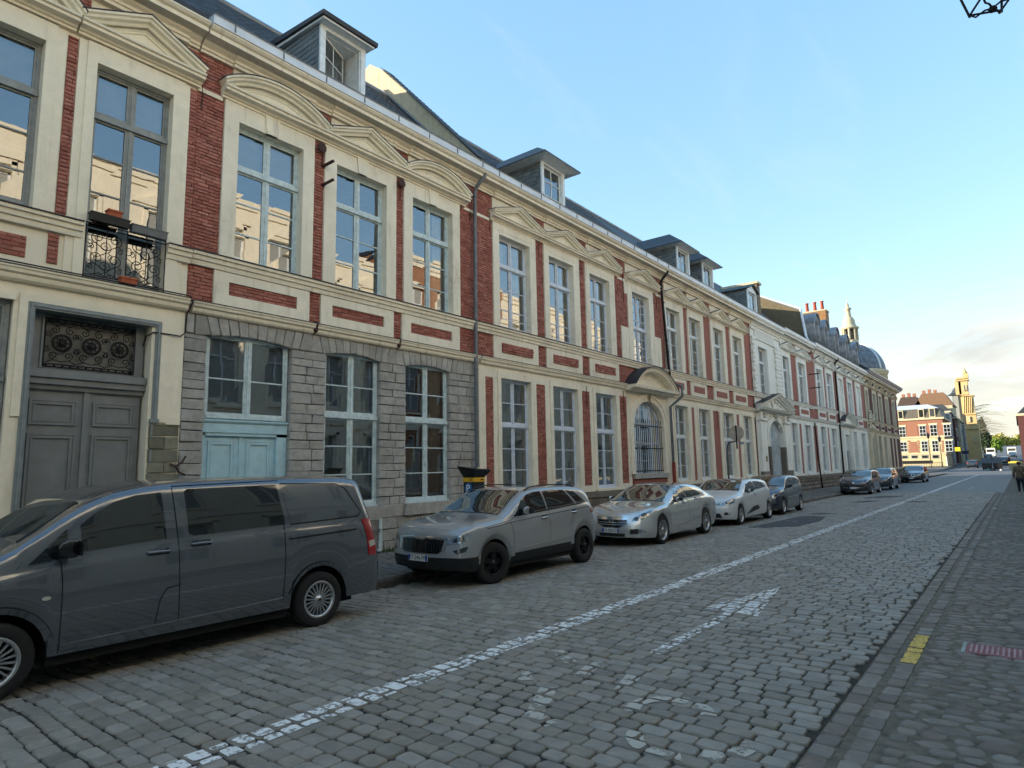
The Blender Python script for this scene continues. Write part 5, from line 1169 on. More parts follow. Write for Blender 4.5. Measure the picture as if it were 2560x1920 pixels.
ch = MB().box(-14.1, -12.2, 60.0, 61.2, 12.5, 15.15).build('chimney', brick_tex('yellow_red_chimney_brick', 'a5773f', '8c5a34', '9b8a68', axis='x'), F_); MB().box(-14.15, -12.15, 59.95, 61.25, 15.15, 15.28).build('chimney_cap', M['olive'], ch)
for k, x in enumerate((-13.8, -13.15, -12.55)): MB().lathe([(.13, 0), (.17, .1), (.15, .2), (.12, .75), (.16, .8), (.16, .88), (.1, .88)], (x, 60.6, 15.28), 10).build('chimney_pot', simple('red_pot', 'a04a34', .8, var=.2), ch, True)
# house G: old stained corner house
G_ = house('corner_house', 69.6, 91.0, 'old stained corner house with dark red brick piers at the end of the row')
DK = brick_tex('dark_brick', '5a2f2b', '633630', '4a2a28')
far_house(G_, 69.6, 91.0, [(70.2, 71.4), (74.3, 75.9), (77.8, 79.4), (82.2, 83.8), (87.0, 88.6)], [(69.7, 73.0), (73.4, 76.9), (77.0, 80.6), (81.2, 85.0), (85.9, 90.0)], [(75.6, 77.0), (79.0, 80.2)], M['aged'], M['wood_grey'], 1.035, brick=DK, gstrips=((83.0, 84.5), (85.4, 87.0), (88.0, 90.6)), ptype=('tri', 'seg', 'tri', 'seg', 'tri'), extra_holes=((70.7, 73.2, .1, 4.2),), pal=M['stone_brown'])
MB().fb(70.7, 73.2, .1, 4.2, -.26, -.2).build('door', M['door_pale'], G_)
cr = MB()
for k in range(60):
    u = 71.6 + random.gauss(0, .8); z = 5.0 + random.random() * 2.2 * max(.1, 1 - abs(u - 71.8) / 2.0); r_ = random.uniform(.08, .2); cr.lathe([(0, r_), (r_ * .8, r_ * .5), (r_, 0)], fn=lambda x, y, h, u=u, z=z: (XF + .1 + h, u + x, z + y), n=6)
o = cr.build('carved_ornament', M['aged'], G_, True); o['kind'] = 'stuff'
for a in (70.0, 73.3): MB().fb(a, a + .6, .05, 4.7, 0, .25).build('pilaster', M['aged'], G_)
MB().mould([(0, 10.3), (.3, 10.35), (.6, 10.5), (.75, 10.75), (.75, 10.85), (0, 10.9)], 69.6, 91.6).build('eaves_cornice', M['zinc'], G_)
MB().prism([(.7, 10.86), (-4, 14.2), (-8, 10.86)], lambda p, q, t: (XF + p, t, q), 69.6, 91.3).build('roof', M['slate'], G_)
MB().box(XF - 7.5, XF - .35, 90.7, 91.0, 0, 10.3).build('end_wall', DK, G_)
# unseen house added past the left edge to shade the near street
N_ = house('townhouse', -34, -1, 'unseen cream rendered house added past the left edge to shade the street')
MB().box(XF - 7, XF, -34, -1.02, 0, 10.1).build('wall', M['cream_smooth'], N_); MB().prism([(.3, 10.11), (-3.3, 13.9), (-7, 10.11)], lambda p, q, t: (XF + p, t, q), -34, -1.02).build('roof', M['slate'], N_)

# ================= right-hand row: outside the picture but for slivers, it closes the street, throws warm light back and shows in the panes
def right_house(name, y0, y1, h, mat, label, wins, brick=None, x=WALL_R, cx=None, ped=False):
    H = thing(name, (x + 3, (y0 + y1) / 2, .05), label, 'house', 'houses along the right side of the street')
    global XF; keep = XF
    m = MB(); rows = [(1.1, 3.6), (4.9, 7.4)] + ([(8.9, h - 1.6)] if h > 10.4 else [])
    us = []; n = wins; pw = (y1 - y0) / n
    hs = [(y0 + pw * (k + .5) - .6, y0 + pw * (k + .5) + .6, a, b) for k in range(n) for a, b in rows]
    ys_ = sorted({y0, y1, *[q for h_ in hs for q in h_[:2]]}); zs_ = sorted({0, h, *[q for h_ in hs for q in h_[2:]]})
    for i in range(len(ys_) - 1):
        for j in range(len(zs_) - 1):
            a, b, c, e = ys_[i], ys_[i + 1], zs_[j], zs_[j + 1]
            if not any(q[0] <= a and b <= q[1] and q[2] <= c and e <= q[3] for q in hs): m.add([(x, a, c), (x, b, c), (x, b, e), (x, a, e)], [(3, 2, 1, 0)])
    for a, b, c, e in hs: m.add([(x, a, c), (x, b, c), (x, b, e), (x, a, e), (x + .25, a, c), (x + .25, b, c), (x + .25, b, e), (x + .25, a, e)], [(4, 5, 1, 0), (5, 6, 2, 1), (6, 7, 3, 2), (7, 4, 0, 3)])
    m.box(x + .3, x + 7, y0 + .02, y1 - .02, 0, h - .05); m.build('wall', brick or mat, H)
    tr = mat
    for a, b, c, e in hs:
        w = MB(); w.box(x + .16, x + .22, a, a + .06, c, e).box(x + .16, x + .22, b - .06, b, c, e).box(x + .16, x + .22, a, b, e - .06, e).box(x + .16, x + .22, a, b, c, c + .06).box(x + .16, x + .22, (a + b) / 2 - .04, (a + b) / 2 + .04, c, e).box(x + .15, x + .22, a, b, c + (e - c) * .7, c + (e - c) * .7 + .07)
        wo = w.build('window', M['wood_white'], H); MB().box(x + .2, x + .205, a + .05, b - .05, c + .05, e - .05).build('pane', M['blind'], wo)
        s = MB(); s.box(x - .05, x + .02, a - .15, a, c - .1, e + .15).box(x - .05, x + .02, b, b + .15, c - .1, e + .15).box(x - .05, x + .02, a - .15, b + .15, e + .02, e + .2).box(x - .08, x + .02, a - .18, b + .18, c - .2, c - .1); s.build('window_surround', tr, H)
        if ped and c > 4: MB().prism([(a - .3, e + .22), (b + .3, e + .22), ((a + b) / 2, e + .7)], lambda p, q, t: (t, p, q), x - .12, x + .01).build('pediment', tr, H)
    MB().box(x - .07, x + .02, y0, y1, 4.1, 4.4).build('string_course', tr, H); MB().box(x - .08, x + .3, y0, y1, h - .45, h - .2).box(x - .16, x + .3, y0, y1, h - .2, h).build('cornice', tr, H)
    MB().prism([(x - .05, h + .01), (x + 3.4, h + .35), (x + 7, h + .01)], lambda p, q, t: (p, t, q), y0 + .03, y1 - .03).build('roof', M['slate'], H)
    return H
SUNB = brick_tex('orange_brick', 'a8714f', 'b87f5a', '9a8a74')
right_house('townhouse', -26, -9, 12.9, M['cream_smooth'], 'cream house across the street behind the camera', 5, ped=True)
right_house('townhouse', -9, 3.2, 12.9, M['cream_smooth'], 'cream house with triangular window heads across the street beside the camera', 4, ped=True)
right_house('townhouse', 3.2, 11.5, 13.3, M['cream_smooth'], 'cream house across the street opposite the grey double door', 3, ped=True)
right_house('townhouse', 11.5, 16.5, 13.5, M['cream_smooth'], 'narrow pale house across the street with two bays', 2, ped=True)
right_house('townhouse', 16.5, 21.5, 12.3, M['cream_smooth'], 'pale yellow house across the street with triangular window heads', 2, ped=True)
right_house('townhouse', 21.5, 30, 13.4, M['cream'], 'red brick house across the street with three bays', 3, SUNB)
right_house('townhouse', 30, 44, 12.9, M['cream_smooth'], 'cream house across the street with four bays', 4, ped=True)
right_house('townhouse', 44, 62, 12.4, M['offwhite'], 'long pale house across the street with five bays', 5)
right_house('townhouse', 62, 84, 12.8, M['cream_smooth'], 'long cream house across the street towards its far end', 6)
right_house('townhouse', 84, 112, 12.2, M['offwhite'], 'brick house across the street at the far corner', 7, SUNB)
# ------------------------------------------------------------------ vehicles
def lerp_tab(tab, x, smooth=True):
    if x <= tab[0][0]: return tab[0][1]
    if x >= tab[-1][0]: return tab[-1][1]
    for i in range(len(tab) - 1):
        x0, y0 = tab[i]; x1, y1 = tab[i + 1]
        if x0 <= x <= x1:
            t = (x - x0) / (x1 - x0)
            if not smooth: return y0 + (y1 - y0) * t
            def slope(k):
                if k == 0 or k == len(tab) - 1: a, b = (tab[0], tab[1]) if k == 0 else (tab[-2], tab[-1]); return (b[1] - a[1]) / (b[0] - a[0])
                a, b, c = tab[k - 1], tab[k], tab[k + 1]; s0 = (b[1] - a[1]) / (b[0] - a[0]); s1 = (c[1] - b[1]) / (c[0] - b[0])
                return 0.0 if s0 * s1 <= 0 else 2 * s0 * s1 / (s0 + s1)
            h = x1 - x0; m0 = slope(i) * h; m1 = slope(i + 1) * h; t2 = t * t; t3 = t2 * t
            return (2 * t3 - 3 * t2 + 1) * y0 + (t3 - 2 * t2 + t) * m0 + (-2 * t3 + 3 * t2) * y1 + (t3 - t2) * m1
M['rubber'] = simple('tyre_rubber', '1b1b1c', .85, var=.15, scale=20, bump=.3, bscale=60)
M['rim'] = simple('alloy', 'b9babc', .3, .85, .05); M['rim_dark'] = simple('black_alloy', '141416', .35, .4, .05); M['chrome'] = simple('chrome', 'd9dadc', .12, 1.0, 0)
M['car_black'] = simple('unpainted_plastic', '1c1d1f', .6, 0, .15, 9); M['gloss_black'] = simple('gloss_black', '08080a', .12, 0, 0, coat=.6)
M['under'] = simple('underbody', '0b0b0c', .9, var=0); M['red_lamp'] = simple('red_lens', '9c1414', .15, 0, .05, coat=1); M['amber'] = simple('clear_lens', 'c9c4b8', .12, .2, .05, coat=1)
M['lens'] = simple('headlamp_lens', '9aa3ab', .08, .55, .3, 14, coat=1.0); M['lens_dark'] = simple('headlamp_bowl', '30353b', .1, .5, .2, 20, coat=1.0)
M['plate'] = simple('number_plate', 'd8dad6', .4, 0, .04); M['plate_blue'] = simple('plate_blue', '24459c', .4, 0, 0); M['ink'] = simple('black_ink', '101012', .6, 0, 0)
def car_glass():
    t = NT('car_glass'); t.setv(t.b, {'Base Color': (.012, .015, .016, 1), 'Roughness': .02, 'Specular IOR Level': .9, 'Coat Weight': 1.0, 'Coat Roughness': 0.0, 'Coat IOR': 1.6}); return t.m
M['cglass'] = car_glass()
M['sglass'] = NT('tinted_side_glass').m; M['sglass'].node_tree.nodes['Principled BSDF'].inputs['Base Color'].default_value = (.010, .012, .013, 1); M['sglass'].node_tree.nodes['Principled BSDF'].inputs['Roughness'].default_value = .02; M['sglass'].node_tree.nodes['Principled BSDF'].inputs['IOR'].default_value = 1.8
FONTC = {}
def text_mesh(txt, name, mat, parent, mtx, size, depth=.001, sx=1.0):
    cu = bpy.data.curves.new(name, 'FONT'); cu.body = txt; cu.size = size; cu.extrude = depth; cu.align_x = 'CENTER'; cu.align_y = 'CENTER'; cu.resolution_u = 3
    ob = bpy.data.objects.new('tmp', cu); COL.objects.link(ob); dg = bpy.context.evaluated_depsgraph_get(); me = bpy.data.meshes.new_from_object(ob.evaluated_get(dg)); bpy.data.objects.remove(ob); bpy.data.curves.remove(cu)
    me.name = name; me.transform(Matrix.Diagonal((sx, 1, 1, 1))); me.transform(mtx); me.materials.clear(); me.materials.append(mat)
    o = bpy.data.objects.new(name, me); link(o, parent); ORG[o.name] = org(parent); return o

class Car:
    def __init__(s, name, label, S, loc, rot=0.0):
        s.S = S; s.root = thing(name, (0, 0, 0), label, S.get('cat', 'car'), 'cars parked along the left kerb'); s.loc = Vector(loc); s.rot = rot
        s.body()
    def section(s, y):
        S = s.S; hw = S['W'] / 2 * lerp_tab(S['taper'], y); sh = lerp_tab(S['sh'], y); tp = lerp_tab(S['top'], y); bt = lerp_tab(S['bot'], y, False) if isinstance(S['bot'], list) else S['bot']
        zc = S['r']
        for yw in S['wheels']:
            q = S['ar'] ** 2 - (y - yw) ** 2
            if q > 0: bt = max(bt, zc + math.sqrt(q))
        sh = max(sh, bt + .12); tp = max(tp, sh + .008); wsh = hw * S.get('wsh', .955)
        cr = min(S.get('crown', .06), (tp - sh) * .55); ze = tp - cr; we = wsh - S['tum'] * (ze - sh) - (.02 if tp - sh < .25 else 0)
        H = sh - bt; tuck = S.get('tuck', .06)
        P = [(hw * (1 - tuck), bt), (hw * (1 - tuck * .4), bt + .14 * H), (hw * .992, bt + .34 * H), (hw, bt + .55 * H), (hw * .996, bt + .74 * H), (hw * .985, bt + .88 * H), (hw * .972, sh - .022), (wsh, sh)]
        for t in (.12, .36, .62, .86): 
            b = math.sin(t * math.pi) * .012 * min(1, (ze - sh) / .3); P.append((wsh + (we - wsh) * t + b, sh + (ze - sh) * t))
        P += [(we - .004, ze - .004), (we * .95, ze + cr * .38), (we * .80, ze + cr * .68), (we * .5, ze + cr * .92), (we * .22, ze + cr * .99), (0, tp)]
        return P
    def body(s):
        S = s.S; L = S['L']; ys = set()
        y = 0.0
        while y < L: ys.add(round(y, 4)); y += .07
        ys.add(L)
        for e in (.02, .045, .10, .15): ys.add(e); ys.add(round(L - e, 4))
        for yw in S['wheels']:
            for k in range(-16, 17): ys.add(round(yw + S['ar'] * math.sin(k / 16 * math.pi / 2), 4))
            ys.add(round(yw - S['ar'] - .004, 4)); ys.add(round(yw + S['ar'] + .004, 4))
        ys = sorted(q for q in ys if 0 <= q <= L); yy = [ys[0]]
        for q in ys[1:]:
            if q - yy[-1] > .0035: yy.append(q)
        ys = yy; secs = [s.section(q) for q in ys]; K = len(secs[0]); N = 2 * K - 1; vs = []
        kf, kr = S.get('bulge', (.16, .12)); nf = S.get('fade', .75)
        def warp(x, y, z, w0):
            a = max(0.0, 1 - y / nf); b = max(0.0, 1 - (L - y) / nf); a = a * a; b = b * b; q = min(1.0, abs(x) / w0) ** 2
            return y + a * (lerp_tab(S['nose'], z) + kf * q) - b * (lerp_tab(S['tail'], z) + kr * q)
        for y, P in zip(ys, secs):
            w0 = S['W'] / 2
            full = [(x, z) for x, z in P] + [(-x, z) for x, z in P[-2::-1]]
            for x, z in full: vs.append((x, warp(x, y, z, w0), z))
        fs = []
        for i in range(len(ys) - 1):
            for j in range(N - 1): a = i * N + j; fs.append((a, a + 1, a + N + 1, a + N))
        def cap(idx, y, flip):
            P = secs[idx]; top = [(x, z) for x, z in P[7:]]; top = top + [(-x, z) for x, z in top[-2::-1]]; T = len(top); base = len(vs); w7 = P[7][0]; rows = 8; w0 = S['W'] / 2
            for r in range(rows):
                xr, zr = P[r]
                for c, (xt, zt) in enumerate(top):
                    f = xt / w7; z = zr if r < 7 else zt; x = f * xr if r < 7 else xt
                    vs.append((x, warp(x, y, z, w0), z))
            for r in range(rows - 1):
                for c in range(T - 1):
                    a = base + r * T + c; q = (a, a + 1, a + T + 1, a + T); fs.append(q if flip else q[::-1])
        cap(0, 0.0, True); cap(len(ys) - 1, L, False)
        bm = bmesh.new(); bv = [bm.verts.new(v) for v in vs]
        for f in fs:
            try: bm.faces.new([bv[i] for i in f])
            except ValueError: pass
        bmesh.ops.remove_doubles(bm, verts=bm.verts, dist=.0008); bmesh.ops.recalc_face_normals(bm, faces=bm.faces)
        for f in bm.faces: f.smooth = True
        s.bvh = BVHTree.FromBMesh(bm)
        # unpainted lower part as its own mesh
        clad = S.get('clad')
        if clad:
            bm2 = bm.copy(); bmesh.ops.delete(bm2, geom=[f for f in bm2.faces if not clad(f.calc_center_median())], context='FACES'); me2 = bpy.data.meshes.new('cladding'); bm2.to_mesh(me2); me2.materials.append(M['car_black']); o = bpy.data.objects.new('cladding', me2); link(o, s.root); bm2.free()
            bmesh.ops.delete(bm, geom=[f for f in bm.faces if clad(f.calc_center_median())], context='FACES')
        me = bpy.data.meshes.new('body'); bm.to_mesh(me); bm.free(); me.materials.append(S['paint']); s.b = bpy.data.objects.new('body', me); link(s.b, s.root)
        # dark underbody and wheel wells
        u = MB(); w = S['W'] / 2; zb = S['r'] * .62
        y0 = .25
        for yw in list(S['wheels']) + [None]:
            y1 = (yw - S['ar'] - .01) if yw else L - .25
            k_ = .70 if y0 < .3 else (.74 if yw is None else .9)
            u.box(-w * k_, w * k_, y0 + (.1 if y0 < .3 else 0), y1 - (.1 if yw is None else 0), zb, S['r'] + .25); 
            if yw: u.box(-w * .55, w * .55, y1, yw + S['ar'] + .01, zb, S['r'] + S['ar'] + .02); u.box(-w * .95, w * .95, y1, yw + S['ar'] + .01, S['r'] + S['ar'] + .015, S['r'] + S['ar'] + .05); y0 = yw + S['ar'] + .01
        u.build('underbody', M['under'], s.root)
        for yw in S['wheels']:
            for sd in (1, -1): s.wheel(yw, sd)
    def wheel(s, yw, sd):
        S = s.S; r = S['r']; tw = S.get('tw', .21); xo = sd * (S['W'] / 2 - S.get('inset', .03)); steer = S.get('steer', 0) if yw == S['wheels'][0] else 0
        cs, sn = math.cos(steer), math.sin(steer)
        def fn(a, b, h):    # a,b in the wheel plane (y,z), h outwards
            dx = sd * (h - tw / 2); return (xo - sd * tw / 2 + sd * 0 + (dx + sd * tw / 2 - sd * tw / 2) * cs - a * sn, yw + a * cs + dx * sn, r + b)
        rr = S.get('rr', .66) * r
        ty = MB().lathe([(rr, 0), (rr + .01, -.0), (r * .93, .0), (r * .985, .02), (r, .045), (r, tw - .045), (r * .985, tw - .02), (r * .93, tw), (rr + .012, tw), (rr, tw - .01)], fn=fn, n=36).build('wheel', M['rubber'], s.root, True)
        rm = S.get('rimmat') or M['rim']; t0 = tw - .012
        MB().lathe([(rr + .002, tw - .004), (rr - .012, tw + .002), (rr - .03, tw - .01), (rr - .035, tw - .09), (rr - .04, .02)], fn=fn, n=36).build('rim', rm, ty, True)
        MB().lathe([(0, tw - .10), (rr - .03, tw - .10)], fn=fn, n=24).build('brake', M['under'], ty)
        sp = MB(); ns, wd = S.get('spokes', (10, .022)); dz = S.get('dish', .02)
        for k in range(ns):
            a = 2 * math.pi * k / ns + .2; ca, sa = math.cos(a), math.sin(a); r0, r1 = rr * .16, rr - .02
            pts = []
            for (q, h, ww) in ((r0, t0 - .004, wd * .8), (r1, t0 - dz, wd)):
                for dd in (-ww, ww):
                    for hh in (h, h - .03): pts.append(fn(q * ca - dd * sa, q * sa + dd * ca, hh))
            sp.add(pts, [(0, 2, 6, 4), (1, 5, 7, 3), (0, 4, 5, 1), (2, 3, 7, 6), (4, 6, 7, 5), (0, 1, 3, 2)])
        sp.build('spokes', rm, ty)
        MB().lathe([(0, t0 + .012), (rr * .10, t0 + .011), (rr * .12, t0 + .004), (rr * .24, t0), (rr * .25, t0 - .03)], fn=fn, n=20).build('hub', rm, ty, True)
        MB().lathe([(0, t0 + .015), (rr * .085, t0 + .014), (rr * .09, t0 + .010)], fn=fn, n=12).build('hub_cap', M['car_black'], ty)
    def hit(s, mode, a, b):
        if mode == 'side': o, d = Vector((3, a, b)), Vector((-1, 0, 0))
        elif mode == 'far': o, d = Vector((-3, a, b)), Vector((1, 0, 0))
        elif mode == 'front': o, d = Vector((a, -3, b)), Vector((0, 1, 0))
        elif mode == 'rear': o, d = Vector((a, 12, b)), Vector((0, -1, 0))
        else: o, d = Vector((a, b, 5)), Vector((0, 0, -1))
        h, n, i, dist = s.bvh.ray_cast(o, d)
        if h is None: return None
        if n.dot(d) > 0: n = -n
        return h, n
    def decal(s, name, poly, mode, mat, off=.005, grid=.07, parent=None, inset=.012, smooth=True, dense=.05):
        P = []
        for i in range(len(poly)):
            a, b = poly[i], poly[(i + 1) % len(poly)]; l = math.hypot(b[0] - a[0], b[1] - a[1]); n = max(1, int(l / dense))
            for k in range(n): t = k / n; P.append(Vector((a[0] + (b[0] - a[0]) * t, a[1] + (b[1] - a[1]) * t)))
        nb = len(P); x0, x1 = min(p.x for p in P), max(p.x for p in P); y0, y1 = min(p.y for p in P), max(p.y for p in P)
        def inside(x, y):
            c = False
            for i in range(len(poly)):
                (xa, ya), (xb, yb) = poly[i], poly[i - 1]
                if (ya > y) != (yb > y) and x < (xb - xa) * (y - ya) / (yb - ya) + xa: c = not c
            return c
        x = x0 + grid / 2
        while x < x1:
            y = y0 + grid / 2
            while y < y1:
                if inside(x, y) and min((Vector((x, y)) - p).length for p in P[:nb]) > grid * .35: P.append(Vector((x, y)))
                y += grid
            x += grid
        V, E, F, ov, oe, of = delaunay_2d_cdt(P, [(i, (i + 1) % nb) for i in range(nb)], [], 1, 1e-5)
        out = []; last = None
        for p in V:
            h = s.hit(mode, p.x, p.y)
            if h is None: h = last
            if h is None: return None
            out.append(h[0] + h[1] * off); last = h
        m = MB(); m.v = [tuple(q) for q in out]; m.f = [tuple(f) for f in F]
        n0 = len(m.v); bl = []
        # skirt
        for i in range(min(nb, len(V))):
            h = s.hit(mode, V[i].x, V[i].y) or last; m.v.append(tuple(h[0] - h[1] * inset))
        for i in range(nb): j = (i + 1) % nb; m.f.append((i, j, n0 + j, n0 + i))
        o = fixn(m.build(name, mat, parent or s.root)); smooth_angle(o, 40); return o
    def seam(s, pts, mode='side', w=.006, mat=None, off=.0025, name='panel_gap', dense=.05):
        m = MB(); Q = []
        for i in range(len(pts) - 1):
            a, b = pts[i], pts[i + 1]; l = math.hypot(b[0] - a[0], b[1] - a[1]); n = max(1, int(l / dense))
            for k in range(n): t = k / n; Q.append((a[0] + (b[0] - a[0]) * t, a[1] + (b[1] - a[1]) * t))
        Q.append(pts[-1]); vs = []
        for i, q in enumerate(Q):
            a, b = Q[max(i - 1, 0)], Q[min(i + 1, len(Q) - 1)]; l = math.hypot(b[0] - a[0], b[1] - a[1]) or 1; nx, ny = -(b[1] - a[1]) / l * w / 2, (b[0] - a[0]) / l * w / 2
            for sg in (-1, 1):
                h = s.hit(mode, q[0] + sg * nx, q[1] + sg * ny)
                if h is None: return None
                vs.append(h[0] + h[1] * off)
        return fixn(MB().add(vs, [(2 * i, 2 * i + 1, 2 * i + 3, 2 * i + 2) for i in range(len(Q) - 1)]).build(name, mat or M['under'], s.root))
    def arch_trim(s, yw, w=.055, mat=None, off=.012, name='wheel_arch'):
        S = s.S; r = S['ar']; pts = [(yw + (r + w / 2) * math.cos(a), S['r'] + (r + w / 2) * math.sin(a)) for a in [math.pi * (.09 + .82 * k / 22) for k in range(23)]]
        return s.seam(pts, 'side', w, mat, off, name)
    def handle(s, y, z, mat, l=.2):
        h = s.hit('side', y, z); x = h[0].x; m = MB(); n = 8
        m.tube([(x - .01, y - l / 2, z), (x + .025, y - l / 2 + .025, z), (x + .032, y, z + .004), (x + .025, y + l / 2 - .025, z), (x - .01, y + l / 2, z)], [.012, .015, .016, .015, .012], 8); m.build('door_handle', mat, s.root, True)
        s.decal('handle_dark_patch', [(y - l * .42, z - .03), (y + l * .42, z - .03), (y + l * .46, z), (y + l * .42, z + .034), (y - l * .42, z + .034), (y - l * .46, z)], 'side', M['car_black'], .001)  # flat black patch behind the handle, the body is not hollowed
    def mirror(s, y, z, mat, side=1, l=.19, hgt=.15, out=.2, low=None):
        h = s.hit('side', y + .1, z - .02); x = h[0].x if h else s.S['W'] / 2 * .9; cx = side * (x + out * .62); m = MB()
        prof = [(.0, -.07), (.05, -.066), (.085, -.045), (.1, .0), (.095, .03), (.08, .045), (0, .046)]
        m.lathe(prof, fn=lambda a, b, h: (cx + a * out * 6.2 * .17 * 1.0 * (.8 + .2 * (b > 0)), y + h * 1.35 - abs(a) * .25, z + b * hgt * 8.2 * .78 * .75), n=20); o = m.build('mirror', mat, s.root, True)
        MB().add([(cx + a * out * .62, y + .055, z + b * hgt * .5) for a, b in ((-.8, -.7), (.8, -.7), (.95, 0), (.8, .75), (-.8, .75), (-.95, 0))], [(0, 1, 2, 3, 4, 5)]).build('mirror_glass', M['cglass'], o)
        MB().tube([(side * (x - .03), y + .02, z - .045), (cx, y - .01, z - .055)], .025, 6).build('mirror_arm', low or M['car_black'], o)
    def plate(s, txt, mode, zc, w=.5, h=.105, xc=0.0):
        hh = s.hit(mode, xc, zc); y = min((s.hit(mode, xc + dx, zc + dz) or hh)[0].y for dx in (-w / 2, 0, w / 2) for dz in (-h / 2, h / 2)) - .006 if mode == 'front' else max((s.hit(mode, xc + dx, zc + dz) or hh)[0].y for dx in (-w / 2, 0, w / 2) for dz in (-h / 2, h / 2)) + .006
        sg = -1 if mode == 'front' else 1
        o = MB().box(xc - w / 2, xc + w / 2, y, y + sg * .012, zc - h / 2, zc + h / 2).build('number_plate', M['plate'], s.root)
        for sd in (-1, 1): MB().box(xc + sd * w / 2 - sd * .045, xc + sd * w / 2, y + sg * .012, y + sg * .0135, zc - h / 2 + .004, zc + h / 2 - .004).build('blue_band', M['plate_blue'], o)
        if txt:
            mt = Matrix.Translation((xc, y + sg * .0128, zc)) @ (Matrix.Rotation(R(90), 4, 'X') if mode == 'front' else Matrix.Rotation(R(180), 4, 'Z') @ Matrix.Rotation(R(90), 4, 'X'))
            text_mesh(txt, 'plate_lettering', M['ink'], o, mt, .105, .0008, .82)
        return o
    def done(s):
        s.root.location = s.loc; s.root.rotation_euler = (0, 0, s.rot); ORG[s.root.name] = s.loc; return s
CAR_X = -7.99; CAR_Z = -.058
def ell(cx, cy, rx, ry, n=20, a0=0, a1=360): return [(cx + rx * math.cos(R(a0 + (a1 - a0) * k / n)), cy + ry * math.sin(R(a0 + (a1 - a0) * k / n))) for k in range(n)]

# ---- grey van
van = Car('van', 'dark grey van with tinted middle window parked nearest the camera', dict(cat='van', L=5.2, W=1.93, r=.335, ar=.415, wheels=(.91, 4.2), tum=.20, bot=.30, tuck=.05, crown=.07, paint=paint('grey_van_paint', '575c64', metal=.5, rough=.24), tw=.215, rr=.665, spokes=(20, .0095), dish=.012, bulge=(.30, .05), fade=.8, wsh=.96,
    top=[(0, .98), (.12, 1.06), (.5, 1.17), (.95, 1.28), (1.15, 1.40), (1.62, 1.70), (1.9, 1.80), (2.4, 1.865), (3.4, 1.885), (4.5, 1.88), (4.9, 1.855), (5.1, 1.82), (5.2, 1.77)],
    sh=[(0, .80), (.4, .98), (1.0, 1.08), (1.6, 1.14), (2.4, 1.19), (3.6, 1.235), (4.6, 1.25), (5.2, 1.20)], taper=[(0, .84), (.15, .93), (.45, .985), (.9, 1), (4.4, 1), (4.9, .985), (5.12, .95), (5.2, .92)],
    nose=[(.2, .10), (.4, .0), (.6, .01), (.8, .06), (1.0, .12)], tail=[(.3, .0), (.55, -.02), (.9, .03), (1.3, .13), (1.6, .22), (1.9, .28)]), (CAR_X, .75, CAR_Z))
z_ = .058
side_p = lambda P, dy: [(y - dy, z + z_) for y, z in P]
van.decal('door_window', side_p([(2.31, 1.15), (2.29, 1.40), (2.42, 1.50), (2.58, 1.60), (2.78, 1.655), (3.03, 1.675), (3.07, 1.20)], .75), 'side', M['sglass'])
van.decal('quarter_window', side_p([(1.88, 1.075), (2.18, 1.37), (2.20, 1.11)], .75), 'side', M['sglass'])
van.decal('middle_window', side_p([(3.27, 1.68), (3.30, 1.70), (4.36, 1.715), (4.45, 1.24), (3.36, 1.205), (3.30, 1.24)], .75), 'side', M['sglass'])
van.decal('rear_panel', side_p([(4.42, 1.71), (5.2, 1.69), (5.34, 1.63), (5.58, 1.33), (5.54, 1.28), (4.52, 1.245)], .75), 'side', van.S['paint'], .0035, inset=.004)
van.seam(side_p([(4.42, 1.725), (5.22, 1.70), (5.36, 1.64), (5.60, 1.32), (5.55, 1.265), (4.52, 1.23)], .75), 'side', .014, M['chrome'] if False else M['under'])
for pts in ([(2.13, 1.09), (2.15, .9), (2.16, .26)], [(3.14, 1.72), (3.19, 1.14), (3.22, .34)], [(4.43, 1.24), (4.44, .8), (4.43, .36)], [(3.22, .72), (3.08, .70), (3.02, .6), (2.98, .34)], [(3.14, 1.735), (4.40, 1.765)]): van.seam(side_p(pts, .75), 'side', .009)
van.seam(side_p([(4.48, 1.06), (5.5, 1.095)], .75), 'side', .022, M['under'], name='door_rail')
van.seam(side_p([(2.17, .335), (4.43, .385)], .75), 'side', .014, M['zinc'], name='sill_strip')
van.handle(2.24, 1.075 + z_, van.S['paint'], .24); van.handle(2.68, 1.12 + z_, van.S['paint'], .24)
van.mirror(1.42, 1.20 + z_, M['gloss_black'], 1, out=.24, hgt=.18); van.mirror(1.42, 1.20 + z_, M['gloss_black'], -1, out=.24, hgt=.18)
van.decal('side_repeater', ell(1.28, .77 + z_, .035, .018, 12), 'side', M['amber'], .008)
for yw in van.S['wheels']: van.arch_trim(yw, .05, van.S['paint'], .014)
van.decal('windscreen', [(-.74, 1.08), (.74, 1.08), (.70, 1.28), (.64, 1.58), (-.64, 1.58), (-.70, 1.28)], 'top', M['cglass'], .014, grid=.30, dense=.17, inset=.02)
van.decal('tail_lamp', side_p([(5.60, 1.22), (5.76, 1.22), (5.85, .84), (5.84, .72), (5.70, .74), (5.68, .98)], .75), 'side', M['red_lamp'], .010)
van.decal('tail_lamp_clear', side_p([(5.70, .92), (5.81, .93), (5.83, .86), (5.72, .84)], .75), 'side', M['amber'], .014)
van.decal('headlamp', [(.62, .72), (.9, .78), (.9, .98), (.66, .93)], 'front', M['lens']); van.decal('grille', [(-.5, .62), (.5, .62), (.58, .86), (-.58, .86)], 'front', M['car_black'])
van.decal('rear_window', [(-.68, 1.3), (.68, 1.3), (.62, 1.68), (-.62, 1.68)], 'rear', M['cglass']); van.done()

